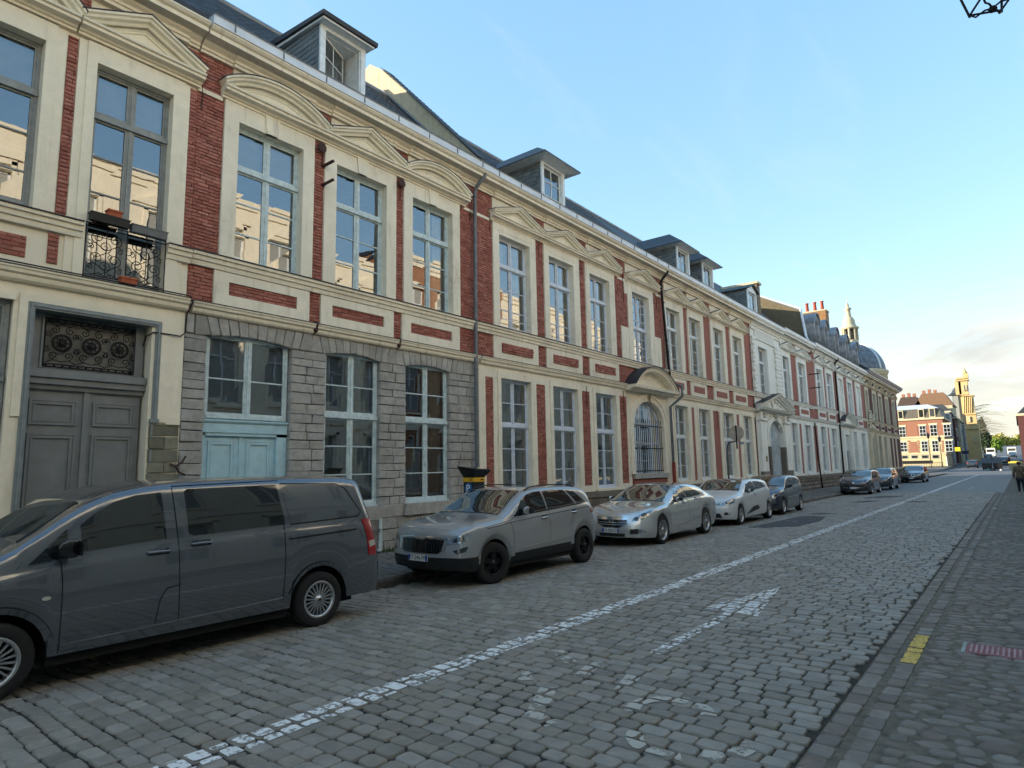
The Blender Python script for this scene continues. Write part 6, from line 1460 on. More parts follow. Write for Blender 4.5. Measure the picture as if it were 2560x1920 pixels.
# ---- grey compact SUV
kp = paint('steel_grey_paint', '8a8d90', rough=.28)
kar = Car('car', 'steel grey compact SUV with black wheels and roof rails', dict(L=4.42, W=1.84, r=.345, ar=.405, wheels=(.93, 3.77), tum=.30, bot=[(0, .30), (.4, .26), (.6, .30), (3.9, .31), (4.2, .36), (4.42, .42)], crown=.055, paint=kp, tw=.215, rr=.60, spokes=(5, .05), dish=.03, rimmat=M['rim_dark'], steer=R(-14), bulge=(.24, .12), clad=lambda c: c.z < .36 + (.02 if c.y > .5 else .10),
    top=[(0, .955), (.1, .99), (.5, 1.05), (1.1, 1.11), (1.35, 1.19), (1.75, 1.40), (2.05, 1.525), (2.5, 1.575), (3.2, 1.575), (3.8, 1.53), (4.1, 1.42), (4.35, 1.16), (4.42, 1.08)],
    sh=[(0, .89), (.5, .975), (1.0, 1.01), (1.5, 1.045), (2.5, 1.10), (3.4, 1.16), (3.9, 1.20), (4.42, 1.06)], taper=[(0, .87), (.12, .93), (.35, .975), (.8, 1), (3.7, 1), (4.1, .975), (4.35, .93), (4.42, .89)],
    nose=[(.2, .08), (.35, .02), (.5, .0), (.65, .015), (.85, .06), (1.0, .12)], tail=[(.3, .03), (.55, -.02), (.85, .02), (1.0, .06), (1.3, .12), (1.6, .2)]), (CAR_X, 7.50, CAR_Z), 0.0)
k7 = lambda P: side_p(P, 7.45)
kar.decal('front_door_window', k7([(8.98, 1.045), (9.22, 1.28), (9.42, 1.375), (9.62, 1.415), (9.86, 1.425), (9.93, 1.085)]), 'side', M['sglass'])
kar.decal('rear_door_window', k7([(9.97, 1.09), (9.92, 1.425), (10.3, 1.43), (10.62, 1.42), (10.90, 1.145)]), 'side', M['sglass'])
kar.decal('quarter_window', k7([(10.70, 1.41), (10.96, 1.375), (11.24, 1.19), (10.98, 1.15)]), 'side', M['sglass'])
kar.seam(k7([(8.93, 1.03), (9.4, 1.045), (10.2, 1.085), (11.05, 1.135), (11.26, 1.18)]), 'side', .022, M['gloss_black'], name='window_trim')
kar.decal('windscreen', [(-.72, 1.22), (.72, 1.22), (.655, 1.55), (.60, 1.98), (-.60, 1.98), (-.655, 1.55)], 'top', M['cglass'], .014, grid=.30, dense=.17, inset=.02)
for pts in ([(8.80, .93), (8.87, .72), (8.87, .42)], [(9.96, 1.07), (9.98, .8), (9.97, .42)], [(10.90, 1.12), (10.76, .9), (10.68, .7)], [(8.1, .89), (8.5, .93), (8.84, .97), (9.0, 1.03)]): kar.seam(k7(pts), 'side', .007)
kar.seam(k7([(8.15, .87), (8.8, .925), (9.8, .985), (10.9, 1.035), (11.45, 1.06)]), 'side', .010, M['under'], name='crease_shade')  # near-black strip: the shade of the body crease put into colour
kar.decal('door_cladding', k7([(8.90, .40), (10.68, .42), (10.70, .34), (8.92, .26)]), 'side', M['car_black'], .008)
kar.decal('door_sculpt', k7([(9.05, .455), (9.6, .50), (10.6, .535), (10.72, .55), (10.66, .49), (9.7, .47)]), 'side', kp, .012)
for yw in kar.S['wheels']: kar.arch_trim(yw, .06, kp, .012)
kar.handle(2.35, .945 + z_, M['chrome'], .18); kar.handle(3.36, .985 + z_, M['chrome'], .18)
kar.mirror(1.72, 1.11 + z_, kp, 1, out=.20); kar.mirror(1.72, 1.11 + z_, kp, -1, out=.20)
kar.decal('grille', [(-.46, .60), (-.40, .56), (.40, .56), (.46, .60), (.50, .775), (.16, .80), (.08, .775), (-.08, .775), (-.16, .80), (-.50, .775)], 'front', M['gloss_black'], .008)
kar.decal('grille_frame', [(-.54, .79), (-.17, .815), (-.09, .79), (.09, .79), (.17, .815), (.54, .79), (.54, .805), (.17, .832), (.09, .808), (-.09, .808), (-.17, .832), (-.54, .805)], 'front', M['chrome'], .012)
for k in range(18):
    x = -.44 + k * .052
    if abs(x) > .07: kar.seam([(x, .585), (x, .775)], 'front', .010, M['car_black'], .018, 'grille_slat')
for sd in (-1, 1):
    kar.decal('headlamp', [(sd * a, b) for a, b in ((.55, .70), (.60, .795), (.86, .90), (.875, .80), (.80, .735))], 'front', M['lens'], .008)
    kar.decal('headlamp_bowl', [(sd * a, b) for a, b in ((.66, .735), (.68, .80), (.80, .84), (.82, .77))], 'front', M['lens_dark'], .012)
    kar.decal('grille_end', [(sd * a, b) for a, b in ((.475, .60), (.515, .60), (.575, .79), (.545, .80))], 'front', M['chrome'], .014)
    kar.decal('fog_lamp', [(sd * a, b) for a, b in ((.66, .61), (.86, .68), (.84, .60), (.74, .56))], 'front', M['lens_dark'], .008)
kar.decal('lower_grille', [(-.80, .34), (.80, .34), (.78, .43), (.40, .44), (.34, .39), (-.34, .39), (-.40, .44), (-.78, .43)], 'front', M['car_black'], .006)
kar.decal('bumper_lip', [(-.76, .285), (.76, .285), (.80, .315), (-.80, .315)], 'front', M['zinc'], .010)
kar.plate('FY-246-FM', 'front', .485, .46)
MB().lathe([(0, .016), (.03, .014), (.045, .006), (.05, 0)], fn=lambda a, b, h: (a, .10 - h * .9, .875 + b + h * .3), n=16).build('badge', M['chrome'], kar.root); MB().plate
for sd in (-1, 1):
    m = MB(); m.tube([(sd * .66, 2.05, 1.50), (sd * .665, 2.2, 1.56), (sd * .665, 2.6, 1.595), (sd * .655, 3.4, 1.58), (sd * .645, 3.75, 1.52)], .013, 6); m.build('roof_rail', M['car_black'], kar.root, True)
kar.decal('parking_card', [(-.36, 1.34), (-.22, 1.34), (-.22, 1.46), (-.36, 1.46)], 'top', simple('orange_green_card', 'b9b07a', .6, var=.3, scale=12), .012)
kar.decal('tail_lamp', k7([(11.42, 1.02), (11.55, 1.04), (11.58, .92), (11.45, .94)]), 'side', M['red_lamp'], .008); kar.done()

# ---- silver saloon
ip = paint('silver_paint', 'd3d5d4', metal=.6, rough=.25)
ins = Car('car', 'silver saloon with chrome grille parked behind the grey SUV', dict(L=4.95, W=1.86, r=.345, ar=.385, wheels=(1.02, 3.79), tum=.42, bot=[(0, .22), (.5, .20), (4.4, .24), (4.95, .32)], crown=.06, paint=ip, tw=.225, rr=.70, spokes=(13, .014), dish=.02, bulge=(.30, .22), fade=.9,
    top=[(0, .76), (.08, .80), (.5, .90), (1.2, 1.0), (1.5, 1.08), (2.0, 1.28), (2.45, 1.42), (2.9, 1.45), (3.4, 1.41), (3.9, 1.27), (4.35, 1.10), (4.7, 1.045), (4.9, 1.0), (4.95, .96)],
    sh=[(0, .71), (.5, .83), (1.2, .93), (2.0, .97), (3.0, 1.02), (3.8, 1.06), (4.4, 1.03), (4.95, .90)], taper=[(0, .76), (.12, .86), (.4, .95), (.9, 1), (3.9, 1), (4.5, .965), (4.85, .90), (4.95, .85)],
    nose=[(.15, .06), (.3, .0), (.5, .01), (.7, .07), (.9, .16)], tail=[(.2, .06), (.5, 0), (.8, .02), (1.0, .05)]), (CAR_X, 13.87, CAR_Z))
i7 = lambda P: side_p(P, 13.87)
ins.decal('front_door_window', i7([(15.60, .955), (15.78, 1.13), (16.05, 1.275), (16.22, 1.315), (16.42, 1.0)]), 'side', M['sglass'])
ins.decal('rear_door_window', i7([(16.46, 1.005), (16.27, 1.32), (16.7, 1.30), (17.05, 1.215), (17.18, 1.035)]), 'side', M['sglass'])
ins.decal('quarter_window', i7([(17.21, 1.04), (17.09, 1.20), (17.42, 1.075), (17.38, 1.05)]), 'side', M['sglass'])
ins.seam(i7([(15.56, .945), (16.4, .985), (17.2, 1.02), (17.47, 1.06), (17.1, 1.225), (16.7, 1.325), (16.2, 1.335), (15.75, 1.145), (15.57, .96)]), 'side', .016, M['chrome'], name='window_trim')
ins.decal('windscreen', [(-.74, 1.36), (.74, 1.36), (.66, 1.75), (.56, 2.32), (-.56, 2.32), (-.66, 1.75)], 'top', M['cglass'], .014, grid=.30, dense=.17, inset=.02)
for pts in ([(15.2, .90), (15.28, .6), (15.35, .28)], [(16.44, .98), (16.46, .6), (16.44, .30)], [(17.2, 1.02), (17.15, .8), (17.0, .55)]): ins.seam(i7(pts), 'side', .006)
ins.seam(i7([(15.18, .72), (15.26, .52), (15.42, .36), (15.7, .325), (16.6, .40), (17.0, .44)]), 'side', .016, ip, .016, 'door_crease')
ins.handle(2.28, .90 + z_, M['chrome'], .17); ins.handle(3.12, .955 + z_, M['chrome'], .17)
ins.mirror(1.78, 1.0 + z_, ip, 1, out=.19, hgt=.13); ins.mirror(1.78, 1.0 + z_, ip, -1, out=.19, hgt=.13)
for yw in ins.S['wheels']: ins.arch_trim(yw, .03, ip, .008)
ins.decal('grille', [(-.38, .52), (-.2, .455), (.2, .455), (.38, .52), (.43, .70), (-.43, .70)], 'front', M['gloss_black'], .008)
ins.seam([(-.44, .705), (-.39, .52), (-.2, .445), (.2, .445), (.39, .52), (.44, .705), (-.44, .705)], 'front', .022, M['chrome'], .014, 'grille_frame')
for z in (.52, .57): ins.seam([(-.38, z), (.38, z)], 'front', .014, M['chrome'], .014, 'grille_bar')
ins.decal('grille_bar', [(-.41, .635), (.41, .635), (.43, .69), (-.43, .69)], 'front', M['chrome'], .014)
yb = ins.hit('front', 0, .65)[0].y
MB().lathe([(.045, 0), (.05, .012), (.06, .014), (.068, .006), (.07, 0)], fn=lambda a, b, h: (a, yb - .016 - h, .645 + b), n=20).build('badge', M['chrome'], ins.root); MB().box(-.06, .06, yb - .028, yb - .02, .638, .652).build('badge_bar', M['chrome'], ins.root)
for sd in (-1, 1):
    ins.decal('headlamp', [(sd * a, b) for a, b in ((.50, .60), (.52, .665), (.64, .74), (.80, .84), (.86, .85), (.83, .74), (.74, .64))], 'front', M['lens'], .008)
    for cx, cz in ((.60, .665), (.74, .745)): ins.decal('lamp_bowl', [(sd * a, b) for a, b in ell(cx, cz, .055, .045, 12)], 'front', M['lens_dark'], .013)
    ins.decal('fog_grille', [(sd * a, b) for a, b in ((.46, .30), (.48, .42), (.66, .43), (.66, .315))], 'front', M['car_black'], .006); ins.decal('fog_lamp', [(sd * a, b) for a, b in ((.66, .325), (.66, .415), (.74, .42), (.80, .345))], 'front', M['lens'], .010)
ins.decal('lower_grille', [(-.34, .24), (.34, .24), (.36, .315), (-.36, .315)], 'front', M['car_black'], .006); ins.plate('AD-828-DC', 'front', .385, .47); ins.decal('sunroof', [(-.5, 2.5), (.5, 2.5), (.48, 3.0), (-.48, 3.0)], 'top', M['cglass'], .004)
ins.decal('tail_lamp', i7([(18.40, .84), (18.62, .90), (18.68, .80), (18.45, .76)]), 'side', M['red_lamp'], .006); ins.done()

# ---- white hatchback
def hatch(name, label, loc, pnt, L=4.06, W=1.74, H=1.45, wb=(.82, 3.45), r=.315, doors=2, spokes=(10, .02), rim=None, plate='', hd='tall', mir=None, belt=0.0, steer=0.0, extra=None, tum=.34, roofk=1.0):
    k = L / 4.06
    c = Car(name, label, dict(L=L, W=W, r=r, ar=r + .045, wheels=wb, tum=tum, bot=[(0, .22), (.5, .2), (L - .6, .24), (L, .34)], crown=.055, paint=pnt, tw=.2, rr=.68, spokes=spokes, dish=.02, rimmat=rim, steer=steer, bulge=(.24, .14), fade=.8,
        top=[(0, .80), (.1 * k, .85), (.45 * k, .94), (.95 * k, 1.04), (1.2 * k, 1.13), (1.65 * k, H * .945), (2.0 * k, H * .99), (2.5 * k, H), (3.1 * k, H * .985), (3.55 * k, H * .93), (3.85 * k, H * .77), (L, .96)],
        sh=[(0, .75), (.45 * k, .86), (1.0 * k, .95), (1.8 * k, 1.0 + belt), (2.7 * k, 1.05 + belt), (3.4 * k, 1.10 + belt), (L, .90)], taper=[(0, .79), (.12, .88), (.38 * k, .96), (.8 * k, 1), (3.4 * k, 1), (3.8 * k, .955), (L, .88)],
        nose=[(.2, .06), (.35, 0), (.55, .01), (.75, .07), (.95, .16)], tail=[(.25, .04), (.5, -.02), (.8, .02), (1.0, .06), (1.4, .14)]), loc)
    y = lambda f: f * k
    if doors == 2:
        c.decal('front_door_window', [(y(1.25), 1.02 + belt), (y(1.56), H * .875), (y(1.9), H * .925), (y(2.16), H * .935), (y(2.22), 1.055 + belt)], 'side', M['sglass']); c.decal('rear_door_window', [(y(2.27), 1.06 + belt), (y(2.22), H * .935), (y(2.8), H * .925), (y(3.05), H * .89), (y(3.22), 1.13 + belt)], 'side', M['sglass'])
    else:
        c.decal('door_window', [(y(1.3), 1.02 + belt), (y(1.6), H * .87), (y(2.0), H * .93), (y(2.4), H * .935), (y(2.55), 1.07 + belt)], 'side', M['sglass']); c.decal('rear_side_window', [(y(2.62), 1.075 + belt), (y(2.5), H * .935), (y(3.0), H * .92), (y(3.35), H * .84), (y(3.4), 1.14 + belt)], 'side', M['sglass'])
    c.decal('windscreen', [(-.70, y(1.08)), (.70, y(1.08)), (.64, y(1.45)), (.56, y(1.88)), (-.56, y(1.88)), (-.64, y(1.45))], 'top', M['cglass'], .014, grid=.30, dense=.17, inset=.02)
    for p in ([(y(1.12), .93), (y(1.15), .6), (y(1.18), .27)], [(y(2.25 if doors == 2 else 2.58), 1.03), (y(2.27 if doors == 2 else 2.6), .6), (y(2.25 if doors == 2 else 2.56), .28)]): c.seam(p, 'side', .006)
    c.handle(y(2.08 if doors == 2 else 2.35), .93 + belt, pnt, .16)
    mm = mir or pnt; c.mirror(y(1.42), 1.06 + belt, mm, 1, out=.18, hgt=.13); c.mirror(y(1.42), 1.06 + belt, mm, -1, out=.18, hgt=.13)
    for sd in (-1, 1):
        P = {'tall': ((.42, .64), (.50, .72), (.70, .82), (.80, .85), (.80, .72), (.66, .64)), 'long': ((.38, .70), (.5, .76), (.72, .90), (.80, .92), (.76, .78), (.58, .69))}[hd]
        c.decal('headlamp', [(sd * a, b) for a, b in P], 'front', M['lens'], .008); q = np.mean(np.array(P), 0); c.decal('lamp_bowl', [(sd * (q[0] + .06 * math.cos(t)), q[1] + .04 * math.sin(t)) for t in np.linspace(0, 6.28, 13)[:-1]], 'front', M['lens_dark'], .012)
        c.decal('fog_lamp', [(sd * a, b) for a, b in ((.54, .36), (.58, .44), (.72, .43), (.70, .36))], 'front', M['car_black'], .007)
        c.decal('tail_lamp', [(sd * a, b) for a, b in ((.56, .80), (.76, .80), (.74, .98), (.58, .98))], 'rear', M['red_lamp'], .006)
    for yw in c.S['wheels']: c.arch_trim(yw, .025, pnt, .007)
    if plate is not None: c.plate(plate, 'front', .40, .44)
    if extra: extra(c)
    return c.done()
def clio_x(c):
    c.decal('upper_grille', [(-.44, .655), (.44, .655), (.44, .715), (-.44, .715)], 'front', M['gloss_black'], .008); c.seam([(-.42, .69), (.42, .69)], 'front', .012, M['chrome'], .014, 'grille_bar'); c.decal('lower_grille', [(-.5, .27), (.5, .27), (.44, .40), (-.44, .40)], 'front', M['car_black'], .005)
    c.decal('door_protector', [(1.30, .31), (1.9, .52), (2.35, .56), (2.6, .48), (2.5, .42)], 'side', M['car_black'], .010); c.seam([(1.36, .315), (2.5, .43)], 'side', .012, M['chrome'], .014, 'protector_strip')
    c.decal('badge', [(0, .74), (.045, .69), (0, .64), (-.045, .69)], 'front', M['chrome'], .016)
hatch('car', 'white five-door hatchback between the silver saloon and the dark small car', (CAR_X, 19.85, CAR_Z), paint('white_paint', 'cfd2d4', rough=.3), L=4.3, W=1.76, H=1.44, wb=(.84, 3.74), doors=2, plate='', extra=clio_x)
def c2_x(c): c.seam([(1.2, .62), (3.0, .68)], 'side', .02, M['chrome'], .01, 'side_moulding'); c.decal('lower_grille', [(-.5, .33), (.5, .33), (.46, .46), (-.46, .46)], 'front', M['car_black'], .005); c.decal('upper_grille', [(-.22, .62), (.22, .62), (.26, .68), (-.26, .68)], 'front', M['car_black'], .006)
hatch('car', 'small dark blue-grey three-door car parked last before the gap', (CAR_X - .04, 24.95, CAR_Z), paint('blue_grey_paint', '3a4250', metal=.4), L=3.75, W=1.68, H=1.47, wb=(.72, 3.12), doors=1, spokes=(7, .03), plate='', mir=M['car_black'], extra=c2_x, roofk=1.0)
def p207_x(c): c.decal('grille', [(-.5, .42), (.5, .42), (.62, .60), (-.62, .60)], 'front', M['car_black'], .006); c.seam([(-.64, .61), (-.52, .41), (.52, .41), (.64, .61)], 'front', .015, M['chrome'], .01, 'grille_frame'); c.decal('badge', ell(0, .70, .06, .05, 12), 'front', M['chrome'], .012)
hatch('car', 'dark purple-grey hatchback heading the three far parked cars', (CAR_X, 42.7, CAR_Z), paint('dark_violet_paint', '2b2a35', metal=.4), L=4.4, W=1.76, H=1.46, wb=(.86, 3.6), hd='long', extra=p207_x, plate='')
hatch('car', 'dark blue-green hatchback in the middle of the three far parked cars', (CAR_X, 50.4, CAR_Z), paint('dark_teal_paint', '232d33', metal=.4), L=4.3, W=1.76, H=1.5, wb=(.86, 3.5), hd='long', plate=None)
def bm_x(c):
    for sd in (-1, 1): c.decal('kidney_grille', [(sd * a, b) for a, b in ((.04, .56), (.24, .57), (.27, .74), (.05, .75))], 'front', M['car_black'], .008); c.seam([(sd * a, b) for a, b in ((.04, .56), (.24, .57), (.27, .74), (.05, .75), (.04, .56))], 'front', .02, M['chrome'], .012, 'grille_frame')
    c.decal('lower_grille', [(-.6, .3), (.6, .3), (.6, .42), (-.6, .42)], 'front', M['gloss_black'], .005)
hatch('car', 'black car with twin kidney grilles, farthest of the parked cars', (CAR_X + .05, 68.0, CAR_Z), paint('black_paint', '101114', rough=.25), L=4.75, W=1.9, H=1.52, wb=(.9, 3.75), hd='long', extra=bm_x, plate='')
# ------------------------------------------------------------------ street furniture
def copy_tree(o, parent=None):
    c = o.copy(); COL.objects.link(c); c.parent = parent
    for ch in o.children: copy_tree(ch, c)
    return c
# parking ticket machine
pm = thing('parking_meter', (-9.07, 10.1, .03), 'black parking ticket machine with yellow band and blue P disc', 'parking meter')
a0, a1, b0, b1 = -9.22, -8.92, 9.95, 10.27
MB().box(a0 + .03, a1 - .03, b0 + .03, b1 - .03, .02, 1.1).build('post', M['black'], pm)
MB().box(a0, a1, b0, b1, 1.05, 1.60).build('cabinet', M['black'], pm); MB().box(a1, a1 + .02, b0 + .06, b1 - .04, 1.3, 1.52).build('screen', M['gloss_black'], pm)
MB().box(a0 - .01, a1 + .01, b0 - .01, b1 + .01, 1.60, 1.69).build('yellow_band', simple('yellow_sticker', 'd9a51c', .5, var=.05), pm)
MB().box(a1 + .0101, a1 + .0125, 10.14, 10.22, 1.63, 1.66).box(a0 + .2, a0 + .22, b0 - .0125, b0 - .0101, 1.62, 1.67).build('band_print', M['ink'], pm)
MB().add([(a0, b0, 1.69), (a1, b0, 1.69), (a1, b1, 1.69), (a0, b1, 1.69), (a0 - .08, b0 - .12, 1.93), (a1 + .10, b0 - .10, 1.86), (a1 + .10, b1 + .12, 1.84), (a0 - .08, b1 + .1, 1.91)], [(3, 2, 1, 0), (4, 5, 6, 7), (0, 1, 5, 4), (1, 2, 6, 5), (2, 3, 7, 6), (3, 0, 4, 7)]).build('solar_hood', M['black'], pm)
MB().add([(a0 - .03, b0 - .06, 1.929), (a1 + .05, b0 - .05, 1.879), (a1 + .05, b1 + .06, 1.862), (a0 - .03, b1 + .05, 1.913)], [(0, 1, 2, 3)]).build('solar_panel', M['cglass'], pm)
MB().lathe([(0, .004), (.105, .003), (.11, 0)], fn=lambda x, y, h: (a0 + .14 + x, b0 - .002 - h, 1.46 + y * 1.15), n=24).build('disc', simple('blue_sticker', '1f5f96', .4, var=0), pm)
text_mesh('P', 'letter', simple('white_print', 'e6e8ea', .5, var=0), pm, Matrix.Translation(Vector((a0 + .13, b0 - .008, 1.46)) - org(pm)) @ Matrix.Rotation(R(90), 4, 'X'), .22, .001)
# road sign seen from behind on a bent pole
q = at_y(1580 + 1115 / 4.254, 850 + 990 / 4.254, 25.4); pb = at_y(1580 + 1010 / 4.254, 850 + 1150 / 4.254, 25.4)
sg = thing('road_sign', (pb.x, 25.4, .05), 'round road sign seen from behind on a bent dark pole', 'road sign')
MB().tube([(pb.x, 25.4, .04), (pb.x, 25.4, q.z - .62), (pb.x + .03, 25.4, q.z - .46), (pb.x + .10, 25.4, q.z - .36), (q.x - .08, 25.4, q.z - .32), (q.x, 25.4, q.z - .32)], .032, 8).build('pole', M['pipe'], sg, True)
MB().lathe([(0, 0), (.29, 0), (.30, .008), (.30, .016), (.285, .022), (0, .022)], fn=lambda x, y, h: (q.x + x, 25.36 - h, q.z + y), n=32).build('disc', simple('sign_back', 'b3a596', .5, .2, .12, 6), sg)
MB().box(q.x - .025, q.x + .025, 25.315, 25.338, q.z - .62, q.z + .3).build('bracket', M['iron'], sg); MB().box(q.x + .06, q.x + .26, 25.35, 25.37, q.z - .45, q.z - .36).build('sub_plate', M['zinc'], sg)
# meter cupboard on the stone wall, weeds at the foot of the wall
ub = thing('utility_cupboard', (XF + .1, 9.3, .1), 'small pale grey utility cupboard door in the stone base', 'cupboard')
MB().fb(9.12, 9.50, .12, .86, .06, .075).build('panel', M['stonewall'], ub)
for p in ((9.10, 9.18, .1, .88), (9.44, 9.52, .1, .88), (9.18, 9.44, .80, .88), (9.18, 9.44, .1, .16)): MB().fb(*p, .06, .10).build('frame', M['wood_blue'], ub)
MB().fb(9.40, 9.45, .52, .6, .10, .13).build('latch', M['zinc'], ub)
m = MB()
for k in range(420):
    y = random.choice((random.uniform(9.4, 12.4), random.gauss(10.2, .5))); x = XF + random.uniform(.06, .22); z = pavez(x); h = random.uniform(.03, .12); a = random.uniform(0, 6.28); w = .012
    m.add([(x + w * math.cos(a), y + w * math.sin(a), z), (x - w * math.cos(a), y - w * math.sin(a), z), (x + random.gauss(0, .03), y + random.gauss(0, .03), z + h)], [(0, 1, 2)])
tag(m.build('weeds', simple('weed_green', '3f4f24', .8, var=.3)), 'low green weeds along the foot of the stone wall', 'weeds', kind='stuff')
# cable between the first two houses
cb = thing('cable', (XF + .1, 5.1, 3.0), 'black cable running from the string course to the grey door', 'cable')
MB().tube([(XF + .2, 2.0, 4.99), (XF + .2, 3.4, 4.985), (XF + .2, 5.05, 4.99), (XF + .16, 5.12, 4.9), (XF + .05, 5.08, 4.7), (XF + .06, 5.06, 4.35), (XF + .06, 4.98, 4.27), (XF + .05, 4.8, 4.28), (XF + .03, 4.55, 4.28), (XF - .1, 4.49, 4.22), (XF - .15, 4.46, 4.05)], .012, 5).build('wire', M['iron'], cb, True)
# lantern on the right-hand wall, only its foot is in the picture
lc = at_y(2480, 8, 7.0); lx, lz = lc.x, lc.z
la = thing('wall_lantern', (lx, 7.0, lz), 'black iron lantern hanging at the top right corner', 'lantern')
m = MB(); w0, w1, hh = .13, .22, .5; rot = R(24)
def lp_(x, y, z): return (lx + x * math.cos(rot) - y * math.sin(rot), 7.0 + x * math.sin(rot) + y * math.cos(rot), lz + z)
cor = [(-1, -1), (1, -1), (1, 1), (-1, 1)]
for k in range(4):
    a, b = cor[k], cor[(k + 1) % 4]
    m.tube([lp_(a[0] * w0, a[1] * w0, -.02), lp_(a[0] * w1, a[1] * w1, hh)], .011, 5); m.tube([lp_(a[0] * w0, a[1] * w0, 0), lp_(b[0] * w0, b[1] * w0, 0)], .010, 5); m.tube([lp_(a[0] * w1, a[1] * w1, hh), lp_(b[0] * w1, b[1] * w1, hh)], .014, 5)
    m.tube([lp_(a[0] * w0, a[1] * w0, .0), lp_(a[0] * w0 * .75, a[1] * w0 * .75, -.05), lp_(a[0] * w0 * .35, a[1] * w0 * .35, -.03), lp_(0, 0, -.05)], .009, 5)
m.lathe([(0, .03), (.03, .02), (.036, 0), (.03, -.02), (0, -.03)], (lx, 7.0, lz - .06), 10); m.build('frame', M['iron'], la)
MB().lathe([(.3, 0), (.3, .02), (.2, .12), (.08, .22), (.05, .3), (0, .32)], (lx, 7.0, lz + hh), 4).build('lantern_roof', M['iron'], la)
MB().tube([(lx, 7, lz + hh + .3), (lx, 7, lz + hh + .45), (WALL_R - .3, 7, lz + hh + .5), (WALL_R + .02, 7, lz + hh + .35)], .018, 6).build('bracket', M['iron'], la)

# ------------------------------------------------------------------ pedestrian
def skin_body(name, mat, parent, joints, bones, sub=2, root=0):
    me = bpy.data.meshes.new(name); o0 = org(parent); me.from_pydata([tuple(Vector(j[:3]) - o0) for j in joints], bones, []); ob = bpy.data.objects.new(name, me); COL.objects.link(ob)
    sm = ob.modifiers.new('s', 'SKIN'); ss = ob.modifiers.new('d', 'SUBSURF'); ss.levels = ss.render_levels = sub
    for i, j in enumerate(joints):
        r_ = j[3]; sv = me.skin_vertices[0].data[i]; sv.radius = r_ if isinstance(r_, tuple) else (r_, r_); sv.use_root = (i == root)
    dg = bpy.context.evaluated_depsgraph_get(); nm = bpy.data.meshes.new_from_object(ob.evaluated_get(dg)); bpy.data.objects.remove(ob); nm.name = name; nm.materials.clear(); nm.materials.append(mat); nm.polygons.foreach_set('use_smooth', [True] * len(nm.polygons))
    o = bpy.data.objects.new(name, nm); link(o, parent); ORG[o.name] = o0; return o
def person(loc, label):
    X, Y, Z = loc; p = thing('person', loc, label, 'person'); J = lambda x, y, z, r: (X + x, Y + y, Z + z, r)
    skin = simple('skin', 'b98a70', .6, var=.05); dark = simple('dark_leggings', '1b1d29', .8, var=.1); coat = simple('brown_jacket', '74644f', .8, var=.15, scale=20, bump=.3); hair = simple('dark_hair', '2a1f1a', .6, var=.2); shoe = simple('white_shoes', 'c9c8c4', .6, var=.1)
    js = [J(0, 0, .93, .13), J(0, 0, 1.15, .12), J(0, .01, 1.38, .13), J(0, .01, 1.47, .06), J(0, .02, 1.54, .055), J(0, .02, 1.62, .085), J(0, .02, 1.71, .075),
          J(-.09, 0, .88, .095), J(-.095, .06, .5, .06), J(-.10, .0, .12, .042), J(-.10, .10, .06, .035),
          J(.09, 0, .88, .095), J(.10, -.02, .5, .06), J(.11, -.14, .13, .042), J(.11, -.05, .06, .035),
          J(-.17, 0, 1.40, .06), J(-.23, -.02, 1.14, .045), J(-.24, .05, .90, .035), J(-.24, .08, .80, .03), J(.17, 0, 1.40, .06), J(.23, .02, 1.14, .045), J(.25, .07, .90, .035), J(.25, .1, .80, .03)]
    bn = [(0, 1), (1, 2), (2, 3), (3, 4), (4, 5), (5, 6), (0, 7), (7, 8), (8, 9), (9, 10), (0, 11), (11, 12), (12, 13), (13, 14), (2, 15), (15, 16), (16, 17), (17, 18), (2, 19), (19, 20), (20, 21), (21, 22)]
    skin_body('body', skin, p, js, bn)
    skin_body('jacket', coat, p, [J(0, 0, .80, (.21, .16)), J(0, 0, 1.0, (.19, .15)), J(0, 0, 1.2, (.18, .14)), J(0, .01, 1.40, (.17, .13)), J(0, .01, 1.48, .08), J(-.18, 0, 1.40, .085), J(-.25, -.02, 1.14, .07), J(-.26, .05, .88, .055), J(.18, 0, 1.40, .085), J(.25, .02, 1.14, .07), J(.26, .07, .88, .055)], [(0, 1), (1, 2), (2, 3), (3, 4), (3, 5), (5, 6), (6, 7), (3, 8), (8, 9), (9, 10)])
    skin_body('leggings', dark, p, [J(0, 0, .86, .14), J(-.09, 0, .80, .105), J(-.095, .06, .48, .07), J(-.10, .0, .14, .05), J(.09, 0, .80, .105), J(.10, -.02, .48, .07), J(.11, -.14, .15, .05)], [(0, 1), (1, 2), (2, 3), (0, 4), (4, 5), (5, 6)])
    for s, y in ((-.10, .0), (.11, -.14)): skin_body('shoe', shoe, p, [J(s, y - .03, .06, .045), J(s, y + .08, .05, .045), J(s, y + .17, .04, .035)], [(0, 1), (1, 2)], 1)
    skin_body('hair', hair, p, [J(0, -.02, 1.52, .075), J(0, -.01, 1.62, .10), J(0, .0, 1.70, .085)], [(0, 1), (1, 2)])
    MB().tube([(X - .17, Y - .02, Z + 1.45), (X - .05, Y - .165, Z + 1.25), (X + .12, Y - .17, Z + 1.05), (X + .24, Y - .08, Z + .92)], .014, 5).build('bag_strap', M['black'], p, True)
    for s in (-.24, .25):
        for k in range(4): MB().tube([(X + s, Y + .06 + .017 * k, Z + .80), (X + s - .01, Y + .065 + .017 * k, Z + .755), (X + s - .02 * (1 if s > 0 else -1), Y + .06 + .016 * k, Z + .72)], [.0085, .008, .006], 5).build('finger', skin, p, True)
        MB().tube([(X + s, Y + .055, Z + .83), (X + s * .93, Y + .04, Z + .795), (X + s * .9, Y + .045, Z + .765)], [.010, .009, .007], 5).build('thumb', skin, p, True)
